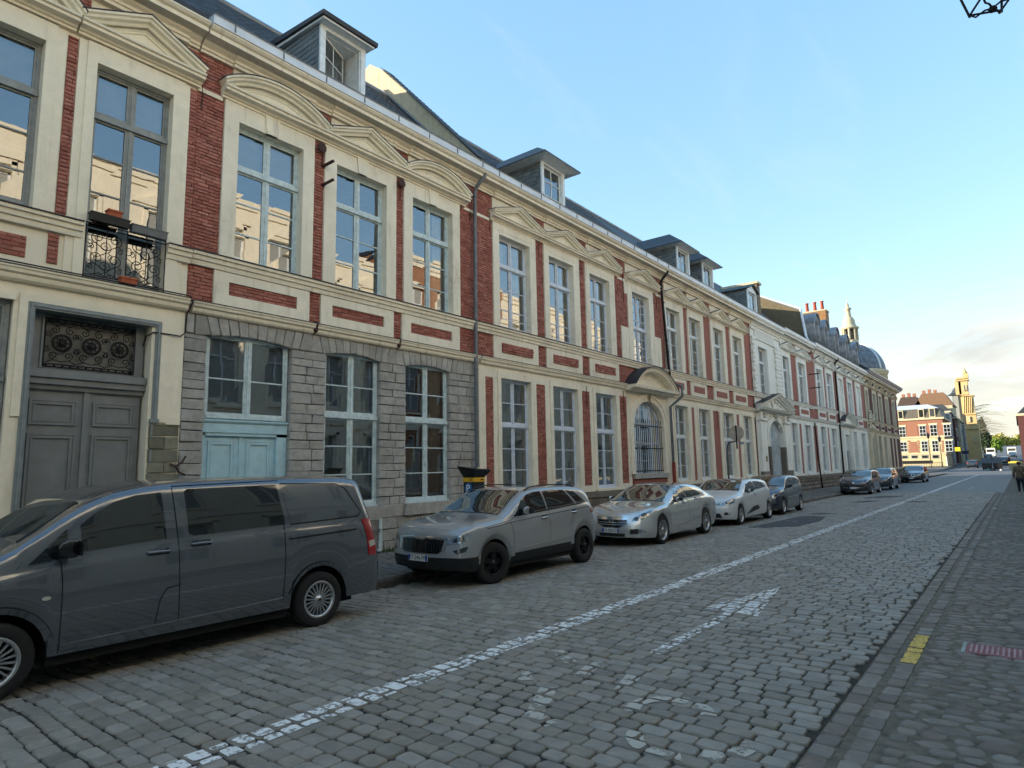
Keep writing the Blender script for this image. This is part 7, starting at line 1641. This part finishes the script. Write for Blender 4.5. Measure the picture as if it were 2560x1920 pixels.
person((-.13, 42.1, .03), 'pedestrian in a brown jacket and dark leggings walking away at the right edge')
tr_ = MB().lathe([(0, .02), (.05, .015), (.06, 0)], (-.95, 30.5, .02), 8).build('litter', simple('white_paper', 'cfd0d0', .8, var=.1), loc=(-.95, 30.5, .02)); tag(tr_, 'small white scrap of litter on the gutter stones', 'litter')

# ------------------------------------------------------------------ dome behind the row
DC = (-20.9, 120.0)
dm = thing('church_dome', (DC[0], DC[1], 0), 'grey domed church roof with pale stone lantern behind the row', 'church')
pst = plaster('pale_church_stone', 'c9bd9b', '8d8166', .5)
MB().lathe([(4.75, 0), (4.75, 15.9), (5.0, 16.1), (5.2, 16.6), (5.2, 16.85), (4.85, 16.95)], (DC[0], DC[1], 0), 40).build('drum', pst, dm)
for k in range(16): a = k * math.pi / 8 + .2; MB().tube([(DC[0] + 4.8 * math.cos(a), DC[1] + 4.8 * math.sin(a), 10), (DC[0] + 4.8 * math.cos(a), DC[1] + 4.8 * math.sin(a), 16)], .22, 6).build('pilaster', pst, dm)
dp = [(4.8 * math.cos(t), 16.9 + 5.05 * math.sin(t)) for t in [R(q_) for q_ in range(0, 76, 5)]]
MB().lathe(dp, (DC[0], DC[1], 0), 48).build('dome', simple('weathered_slate_dome', '6b7178', .55, .1, .25, 1.5), dm, True)
for k in range(8): a = k * math.pi / 4 + .35; MB().tube([(DC[0] + (r_ + .03) * math.cos(a), DC[1] + (r_ + .03) * math.sin(a), z) for r_, z in dp], .16, 6).build('rib', M['zinc_white'], dm, True)
MB().lathe([(1.5, 21.4), (1.5, 21.9), (1.25, 22.1), (1.25, 22.5)], (DC[0], DC[1], 0), 16).build('lantern_base', pst, dm)
for k in range(8): a = k * math.pi / 4 + .1; MB().tube([(DC[0] + 1.15 * math.cos(a), DC[1] + 1.15 * math.sin(a), 22.4), (DC[0] + 1.15 * math.cos(a), DC[1] + 1.15 * math.sin(a), 24.5)], .17, 6).build('column', pst, dm)
MB().lathe([(.75, 22.4), (.75, 24.5)], (DC[0], DC[1], 0), 8).build('lantern_core', simple('louvre_dark', '4a4740', .8, var=.3), dm)
MB().lathe([(1.2, 24.4), (1.5, 24.55), (1.5, 24.75), (1.15, 24.95), (1.0, 25.4), (.95, 25.9), (.7, 26.5), (.5, 26.6), (.5, 26.9), (.42, 27.2), (.42, 27.9), (.62, 28.0), (.6, 28.1), (.3, 28.35), (.2, 28.7), (.26, 28.85), (.1, 29.1), (.03, 29.5), (.02, 30.3), (0, 30.3)], (DC[0], DC[1], 0), 14).build('lantern_cap', pst, dm, True)

# ------------------------------------------------------------------ end of the street
P8 = lambda x, y, Y: at_y(2200 + x / 4.147, 860 + y / 4.147, Y)
tag(sheet('cross_street', -40, 30, 112.0, 175, lambda x, y: gz(y) - .0, M['asphalt_old'], 2, 10, None, -.03), kind='structure')
tag(MB().add([(-40, 118, gz(118) + .1), (-11.5, 118, gz(118) + .1), (-10.6, 122, gz(122) + .1), (-10.4, 175, gz(175) + .1), (-40, 175, gz(175) + .1), (-40, 118, -.2), (-11.5, 118, -.2), (-10.6, 122, -.2), (-10.4, 175, -.2), (-40, 175, -.2)], [(0, 1, 2, 3, 4), (0, 5, 6, 1), (1, 6, 7, 2), (2, 7, 8, 3)]).build('far_pavement', M['paver']), kind='structure')
eb = brick_tex('sunlit_red_brick', 'a0644c', 'ab7058', '8f7a66', axis='x'); ebs = brick_tex('shaded_red_brick_side', '8c5a48', '966652', '8f7a66')  # side copy of the brick carries shade in its darker colour
EH = thing('corner_house', (-16, 154, .4), 'sunlit red brick corner house with mansard roof at the end of the street', 'house')
YE = 150.0; XR = -11.35
ehw = [(205, 260, 855, 970), (415, 470, 845, 965), (525, 585, 835, 960), (665, 725, 830, 955), (220, 275, 1015, 1120), (435, 490, 1005, 1118), (545, 600, 1000, 1118), (682, 745, 1000, 1115)]
def ehq(x0, x1, y0, y1): a = P8(x0, y1, YE); b = P8(x1, y0, YE); return a.x, b.x, a.z, b.z
MB().box(-22, XR, YE, YE + 14, 0, 6.55).build('ground_wall', plaster('cream_stone_ground_floor', 'c2b28b', '8d7e5f', .5), EH)
MB().box(-22, XR, YE, YE + 14, 6.56, 10.15).build('wall', eb, EH)
MB().box(-22.1, XR + .15, YE - .12, YE + 14.1, 6.45, 6.75).build('string_course', pst, EH); MB().box(-22.2, XR + .3, YE - .3, YE + 14.2, 10.0, 10.35).build('cornice', pst, EH); MB().box(-22.1, XR + .1, YE - .1, YE + 14.1, 3.2, 3.45).build('string_course', pst, EH)
for p in ehw:
    x0, x1, z0, z1 = ehq(*p); cxw = (x0 + x1) / 2
    MB().box(x0 - .18, x1 + .18, YE - .06, YE + .02, z1, z1 + .3).build('window_head', pst, EH)
    f = MB().box(x0, x1, YE - .05, YE - .01, z0, z1); fo = f.build('window', M['wood_white'], EH)
    for k in range(2):
        for j in range(3): xa = x0 + .07 + (x1 - x0 - .07) * k / 2; za = z0 + .08 + (z1 - z0 - .08) * j / 3; MB().box(xa, xa + (x1 - x0) / 2 - .1, YE - .06, YE - .052, za, za + (z1 - z0) / 3 - .1).build('pane', M['cglass'], fo)
for p in ((228, 288, 1155, 1190), (325, 390, 1153, 1188), (432, 500, 1150, 1188), (543, 610, 1148, 1188)):
    x0, x1, z0, z1 = ehq(*p); fo = MB().box(x0, x1, YE - .05, YE - .01, z0, z1).build('window', M['casing_grey'], EH); MB().box(x0 + .1, x1 - .1, YE - .06, YE - .052, z0 + .1, z1 - .1).build('pane', M['cglass'], fo)
for p in ((300, 385, 850, 975), (320, 380, 1012, 1125)):
    x0, x1, z0, z1 = ehq(*p); MB().box(x0, x1, YE - .04, YE, z0, z1).build('blind_panel', eb, EH)
for px in (300, 395, 645):
    for k in range(6): x0, x1, z0, z1 = ehq(px - 8 + 5 * (k % 2), px + 12 + 5 * (k % 2), 1000 + k * 22, 1018 + k * 22); MB().box(x0, x1, YE - .045, YE, z0, z1).build('quoin', eb, EH)
x0, x1, z0, z1 = ehq(705, 780, 1165, 1290); MB().box(x0, min(x1, XR - .05), YE - .05, YE, z0, z1).build('door', M['wood_white'], EH)
MB().add([(-22, YE, 10.36), (XR, YE, 10.36), (XR, YE + 14, 10.36), (-22, YE + 14, 10.36), (-21.6, YE + .5, 12.2), (XR - .5, YE + .5, 12.2), (XR - .5, YE + 13, 12.2), (-21.6, YE + 13, 12.2)], [(0, 1, 5, 4), (1, 2, 6, 5), (2, 3, 7, 6), (3, 0, 4, 7)]).build('mansard', simple('brown_slate', '5d564a', .6, var=.15), EH)
MB().add([(-21.7, YE + .4, 12.2), (XR - .4, YE + .4, 12.2), (XR - .4, YE + 13.1, 12.2), (-21.7, YE + 13.1, 12.2), (-19, YE + 4, 13.3), (XR - 2.5, YE + 4, 13.3), (XR - 2.5, YE + 9, 13.3), (-19, YE + 9, 13.3)], [(0, 1, 5, 4), (1, 2, 6, 5), (2, 3, 7, 6), (3, 0, 4, 7), (4, 5, 6, 7)]).build('zinc_roof', M['zinc_white'], EH)
for p in ((190, 235, 690, 780), (400, 450, 672, 768), (513, 565, 662, 762)):
    x0, x1, z0, z1 = ehq(*p); dmr = MB().box(x0, x1, YE - .05, YE + .6, z0, z1).build('dormer', pst, EH); MB().box(x0 + .12, x1 - .12, YE - .06, YE - .052, z0 + .15, z1 - .15).build('pane', M['cglass'], dmr)
# more roofs and chimneys behind it
for k, (x, y0, z, w, d, h, lab) in enumerate(((310, 560, 0, 5, 8, 14.6, 'dark brick house behind the sunlit corner house'), (555, 520, 0, 7, 10, 15.4, 'high tiled roof with chimneys behind the sunlit corner house'))):
    p = P8(x, y0, 175); H_ = thing('house', (p.x, 176, 1), lab, 'house'); MB().box(p.x - w / 2, p.x + w / 2, 172, 182, 0, p.z - 3).build('wall', M['olive'], H_)
    MB().prism([(p.x - w / 2 - .3, p.z - 3), (p.x + w / 2 + .3, p.z - 3), (p.x + w * .3, p.z), (p.x - w * .3, p.z)], lambda a, b, t: (a, t, b), 172, 182).build('roof', simple('brown_tiles' if k else 'dark_tiles', '7d6048' if k else '4a3a34', .8, var=.2), H_)
    for j in range(3): MB().box(p.x - w * .3 + j * 1.1, p.x - w * .3 + j * 1.1 + .6, 174, 174.8, p.z - 1.5, p.z + .9 + .2 * (j % 2)).build('chimney', eb, H_)
# row running back to the church, in shade
ry = [(164, -11.1), (171, -10.7), (178, -10.3), (186, -9.9)]
for k, (y, x) in enumerate(ry):
    H_ = thing('house', (x - 3, y + 3, 1), ('grey rendered', 'red brick', 'pale narrow', 'grey end')[k] + ' house in the shaded row leading to the church tower', 'house', 'houses leading to the church')
    h = gz(y) + (11.2, 10.0, 9.4, 8.6)[k]; MB().box(x - 6, x, y, y + (7 if k < 3 else 3), 0, h).build('wall', (M['casing_grey'], DK, M['olive'], M['casing_grey'])[k], H_); MB().box(x - 6, x + .35, y, y + (7 if k < 3 else 3), h, h + .3).build('cornice', pst, H_)
    MB().prism([(x + .2, h + .3), (x - 1, h + 1.8), (x - 5, h + 1.8), (x - 6, h + .3)], lambda a, b, t: (a, t, b), y, y + (7 if k < 3 else 3)).build('roof', M['slate'], H_)
    for j in range(2):
        for zz in (3, 6): w_ = MB().box(x, x + .05, y + 1 + j * 3, y + 2.2 + j * 3, gz(y) + zz, gz(y) + zz + 1.9).build('window', M['wood_white'], H_); MB().box(x + .05, x + .06, y + 1.1 + j * 3, y + 2.1 + j * 3, gz(y) + zz + .1, gz(y) + zz + 1.8).build('pane', M['cglass'], w_)
# baroque church tower
TP = lambda x, y: at_y(2360 + x / 5.53, 900 + y / 5.53, 192)
TW = thing('church_tower', (-8.8, 193, 1.5), 'sunlit baroque stone church tower at the end of the street', 'tower')
tst = plaster('golden_stone', 'c9ae7a', '84704d', .6)
def tbox(nm, x0, x1, y0, y1, dep=2.2, out=0.0):
    a = TP(x0, y1); b = TP(x1, y0); return MB().box(a.x, b.x, 192 - out, 192 + dep, a.z, b.z).build(nm, tst, TW)
tbox('base', 330, 480, 930, 1400, 4); tbox('base_cornice', 310, 480, 900, 960, 4, .3); tbox('stage', 315, 440, 740, 900, 3); tbox('stage_cornice', 285, 445, 730, 760, 3, .3); tbox('shaft', 255, 400, 500, 745, 2.6); tbox('shaft_cornice', 240, 415, 480, 505, 2.8, .4); tbox('upper_shaft', 215, 320, 290, 485, 2.2); tbox('belfry_wing', 165, 225, 290, 480, 2.0); tbox('top_cornice', 155, 340, 262, 295, 2.4, .3); tbox('attic', 165, 330, 230, 265, 2.0); tbox('turret', 260, 330, 180, 235, 1.2)
p = TP(285, 180); MB().lathe([(.55, 0), (.5, .3), (.25, .5), (.3, .7), (.1, .9), (.16, 1.1), (.05, 1.3), (.03, 2.0), (0, 2.0)], (p.x, 192.6, p.z), 10).build('finial', tst, TW, True)
for x in (275, 300, 330, 355, 380): a = TP(x, 735); b = TP(x, 510); MB().tube([(a.x, 191.85, a.z), (b.x, 191.85, b.z)], .12, 6).build('pilaster', tst, TW)
for (x, y) in ((300, 385), (430, 1100), (345, 820), (275, 390)): a = TP(x - 14, y + 40); b = TP(x + 14, y - 40); MB().box(a.x, b.x, 191.7, 191.9, a.z, b.z).build('niche', M['olive'], TW)
# slate belfry roof left of the tower
a = TP(50, 470); b = TP(205, 350); BR = thing('belfry_roof', ((a.x + b.x) / 2, 196, 10), 'dark flared slate belfry roof left of the church tower', 'roof'); cxb = (a.x + b.x) / 2 + .6
MB().lathe([(2.4, a.z), (1.5, a.z + .5), (.9, a.z + 1.6), (.5, b.z), (0, b.z + .2)], (cxb, 197, 0), 8).build('roof', M['slate'], BR); MB().lathe([(1.3, a.z - 12), (1.3, a.z - .1), (2.3, a.z)], (cxb, 197, 0), 8).build('turret', M['slate_pale'], BR)

# trees
def leaf_mat(name, col, col2):
    t = NT(name); f = t.noise(t.pos(), .9, 4); t.l.new(t.mix(t.ramp(f, .3, .7), srgb(col), srgb(col2)), t.b.inputs['Base Color']); t.b.inputs['Roughness'].default_value = .65
    return t.m
def tree(name, x, y, z0, zc, rx, rz, n, mat, label, leaf=.35, group=None, bare=False):
    T = thing(name, (x, y, z0), label, 'tree', group); rg = np.random.default_rng(int(abs(x * 13 + y)))
    tk = MB().tube([(x, y, z0 - .5), (x + .1, y, z0 + (zc - z0) * .4), (x, y, zc + rz * .3)], [.35, .25, .1], 7)
    for k in range(9): a = rg.random() * 6.28; h = z0 + (zc - z0) * (.5 + .5 * rg.random()); tk.tube([(x, y, h), (x + rx * .4 * math.cos(a), y + rx * .4 * math.sin(a), h + rz * .4), (x + rx * .8 * math.cos(a), y + rx * .8 * math.sin(a), h + rz * (.5 + .3 * rg.random()))], [.12, .07, .03], 5)
    tk.build('trunk', simple('bark', '4a3f33', .9, var=.25), T)
    cl = [(rg.normal(0, .48), rg.normal(0, .48), rg.normal(0, .45)) for _ in range(34)]; cl = [c for c in cl if c[0] ** 2 + c[1] ** 2 + c[2] ** 2 < 1.1]
    V = []
    for k in range(n):
        c = cl[k % len(cl)]; q = rg.normal(0, .17, 3); p = np.array([x + (c[0] + q[0]) * rx, y + (c[1] + q[1]) * rx, zc + (c[2] + q[2]) * rz]); u = rg.normal(0, 1, 3); u /= np.linalg.norm(u); w = np.cross(u, rg.normal(0, 1, 3)); w /= np.linalg.norm(w); s = leaf * (.6 + .8 * rg.random())
        V.append([p - u * s, p + w * s * .6, p + u * s, p - w * s * .6])
    V = np.array(V).reshape(-1, 3); np_mesh('crown', V, np.arange(len(V)).reshape(-1, 4), mat, T)
    return T
tree('dark_tree', -8.2, 232, 2.5, 8.5, 2.3, 4.8, 5200, leaf_mat('dark_foliage', '1f2d18', '2f4322'), 'tall dark green tree right of the church tower', .35)
tree('round_tree', -6.2, 262, 3.5, 6.3, 1.8, 2.2, 2600, leaf_mat('fresh_foliage', '5d7a26', '7d9a35'), 'rounded bright green tree below the dark tree', .3)
for k, (px, Y, h, r, lab) in enumerate(((730, 400, 13.2, 4.2, 'leftmost'), (830, 410, 14.0, 4.6, 'tallest'), (940, 405, 12.3, 4.4, 'middle'), (1030, 415, 12.6, 4.5, 'rightmost'))):
    p = at_y(2360 + px / 5.53, 900 + 1290 / 5.53, Y); tree('far_tree', p.x, Y, 6, h - 3.2, r, 4.2, 2800, leaf_mat('golden_foliage%d' % k, '8a8a3a', 'a9a04c'), lab + ' of the sunlit golden green trees far up the street', .5, 'golden trees at the far end')
b0 = at_y(2360 + 470 / 5.53, 900 + 850 / 5.53, 225)
BT = thing('bare_tree', (b0.x, 225, 3), 'leafless tree with fine drooping branches beside the church', 'tree'); m = MB(); rg = random.Random(5)
for k in range(60):
    zt = b0.z + rg.uniform(-3.5, 4.5); L_ = rg.uniform(1.5, 7.5); dz = rg.uniform(-1.6, .3)
    m.tube([(b0.x - .5, 225, zt), (b0.x + L_ * .4, 225 + rg.uniform(-1, 1), zt + .5), (b0.x + L_ * .8, 225 + rg.uniform(-1, 1), zt + .2 + dz * .4), (b0.x + L_, 225 + rg.uniform(-1, 1), zt + dz)], [.05, .04, .025, .012], 3, False)
m.build('branches', simple('pale_twigs', '8d8672', .9), BT); MB().tube([(b0.x - .6, 225, 2), (b0.x - .5, 225, b0.z + 5)], [.4, .08], 7).build('trunk', simple('bare_bark', '6b6250', .9), BT)
# street lamps, railing, signs at the crossing
for k, (bx, by, tx, ty) in enumerate(((535, 1300, 500, 920), (650, 1295, 615, 955))):
    a = P8(bx, by, 141); b = P8(tx, ty, 141); lm = thing('street_lamp', (a.x, 141, a.z), ('taller left' if k == 0 else 'shorter right') + ' black post lamp with pointed lantern before the corner house', 'street lamp', 'post lamps at the crossing'); H_ = b.z - .2
    MB().lathe([(.16, 0), (.16, .6), (.08, .9), (.06, H_ - a.z - 1.0), (.05, H_ - a.z - .9)], (a.x, 141, .1), 8).build('post', M['iron'], lm); MB().lathe([(.12, -.9), (.26, -.35), (.28, -.3)], (a.x, 141, H_), 6).build('lantern', M['lens_dark'], lm); MB().lathe([(.34, -.3), (.1, .1), (.04, .3), (0, .35)], (a.x, 141, H_), 6).build('lantern_roof', M['iron'], lm)
a = P8(230, 1290, 144); b = P8(655, 1290, 144); rl = thing('railing', ((a.x + b.x) / 2, 144, .3), 'black iron railing with dark banner in front of the corner house', 'railing')
MB().box(a.x, b.x - 1.5, 144, 144.05, 1.35, 1.95).build('banner', M['black'], rl)
for k in range(26): x = a.x + (b.x - a.x) * k / 25; MB().box(x, x + .05, 144.06, 144.11, gz(144) + .08, 1.6).build('rail_post', M['iron'], rl)
MB().box(a.x, b.x, 144.055, 144.1, 1.55, 1.62).build('top_rail', M['iron'], rl)
a = P8(778, 1112, 148); b = P8(830, 1070, 148); ys = thing('yellow_sign', ((a.x + b.x) / 2, 148, a.z), 'small square yellow sign on the corner of the brick house', 'sign'); MB().box(a.x, b.x, 148, 148.06, a.z, b.z).build('panel', simple('yellow_panel', 'd8c62c', .5, var=.1), ys); MB().box((a.x + b.x) / 2 - .03, (a.x + b.x) / 2 + .03, 148.06, 150, (a.z + b.z) / 2 - .03, (a.z + b.z) / 2 + .03).build('arm', M['iron'], ys)
a = P8(850, 1140, 166); b = P8(920, 1108, 166); sb = thing('shop_sign', ((a.x + b.x) / 2, 166, a.z), 'dark blue shop sign projecting from the shaded row', 'sign'); MB().box(a.x, b.x, 166, 166.2, a.z, b.z).build('panel', simple('navy_panel', '22264a', .5, var=.1), sb)
# rubbish containers standing in the roadway
def bin_(x, y, col, lidc, label, openl=False, w=1.3):
    z = gz(y) + .02; T = thing('waste_container', (x, y, z), label, 'waste container', 'waste containers at the crossing'); m = MB()
    m.add([(x - w * .44, y - .4, z + .15), (x + w * .44, y - .4, z + .15), (x + w * .44, y + .4, z + .15), (x - w * .44, y + .4, z + .15), (x - w * .5, y - .52, z + 1.15), (x + w * .5, y - .52, z + 1.15), (x + w * .5, y + .52, z + 1.15), (x - w * .5, y + .52, z + 1.15)], [(3, 2, 1, 0), (4, 5, 6, 7), (0, 1, 5, 4), (1, 2, 6, 5), (2, 3, 7, 6), (3, 0, 4, 7)]); m.build('tub', col, T)
    if openl: MB().prism([(y + .5, z + 1.16), (y + .56, z + 1.16), (y + .8, z + 2.0), (y + .74, z + 2.02)], lambda a, b, t: (t, a, b), x - w * .5, x + w * .5).build('lid', lidc, T)
    else: MB().lathe([(0, .28), (.35, .25), (.6, .12), (.66, 0), (.62, -.05)], fn=lambda a, b, h: (x + a * w * .8, y + b * .85, z + 1.17 + h), n=14).build('lid', lidc, T, True)
    for sx in (-.4, .4):
        for sy in (-.35, .35): MB().lathe([(.1, -.03), (.1, .03), (0, .03)], fn=lambda a, b, h: (x + sx * w + h, y + sy + a, z + .1 + b), n=8).build('castor', M['rubber'], T)
    return T
gb = simple('dark_green_plastic', '2f3733', .6, var=.2); gl = simple('slate_grey_lid', '4a545c', .5, var=.1); ylw = simple('yellow_lid', 'cdb02a', .45, var=.1)
bin_(-4.35, 127, gb, gl, 'dark green waste container with tilted grey lid, leftmost at the crossing', True, 1.35); bin_(-2.95, 126, M['black'], gl, 'black waste container with open lid, in the middle of the containers', True, 1.2); bin_(-.75, 124, gb, ylw, 'waste container with bright yellow lid behind the pedestrian', False, 1.7)
for k, (x, y, s, c) in enumerate(((-4.2, 125.6, .28, '6f8f7a'), (-3.6, 125.4, .35, '202024'), (-2.6, 125.2, .22, 'c8c8c0'))): b_ = MB().lathe([(0, s * 1.3), (s * .6, s), (s, s * .45), (s * .8, 0), (0, 0)], (x, y, gz(y) - .01), 9).build('rubbish_bag', simple('bag%d' % k, c, .5, var=.25), loc=(x, y, gz(y))); tag(b_, ('pale green', 'black', 'white')[k] + ' rubbish bag lying before the waste containers', 'rubbish bag', 'rubbish before the containers')
# a few cars beyond the crossing (copies of a parked one)
src = [o for o in bpy.data.objects if o.get('label', '').startswith('dark blue-green hatchback')][0]
for k, (x, y, rz, lab) in enumerate(((-7.2, 150, 180, 'dark car with red tail lamps beyond the crossing, left of the containers'), (-6.0, 190, 180, 'dark car parked far up the street on the left'), (-2.6, 165, 180, 'dark car far up the street between the containers'), (-1.6, 205, 0, 'dark car farthest up the street on the right'))):
    c = copy_tree(src); c.location = (x, y, gz(y) + .01); c.rotation_euler = (0, 0, R(rz)); c['label'] = lab; c['group'] = 'cars beyond the crossing'
for k, (x, y, z1) in enumerate(((-6.2, 215, 2.4), (-1.8, 222, 2.4))):
    V_ = thing('delivery_van', (x, y, gz(y)), ('left' if k == 0 else 'right') + ' of two white vans parked far up the street', 'van', 'white vans far up the street'); z = gz(y)
    MB().prism([(y - 2.3, z + .3), (y + 2.3, z + .3), (y + 2.3, z + 1.1), (y + 1.7, z + 1.4), (y + 1.2, z + z1), (y - 2.3, z + z1)], lambda a, b, t: (t, a, b), x - .95, x + .95).build('body', simple('van_white', 'd5d5d0', .4, var=.05), V_)
    MB().box(x - .8, x + .8, y - 2.33, y - 2.301, z + 1.35, z + 2.0).build('rear_window', M['cglass'], V_)
    for sx in (-.9, .9):
        for sy in (-1.5, 1.5): MB().lathe([(.33, -.1), (.33, .1), (0, .1)], fn=lambda a, b, h: (x + sx + h, y + sy + a, z + .33 + b), n=12).build('wheel', M['rubber'], V_)
# right-hand corner house at the far end, a sliver at the picture's edge
FR = thing('corner_house', (3, 150, .5), 'dark brick house sliver at the right edge of the street end', 'house'); MB().box(.25, 8, 146, 190, 0, 9.6).build('wall', DK, FR); MB().box(.0, 8, 146, 190, 9.6, 10.0).build('cornice', pst, FR); MB().prism([(.2, 10), (3, 13), (8, 10)], lambda a, b, t: (a, t, b), 146, 190).build('roof', M['slate'], FR)
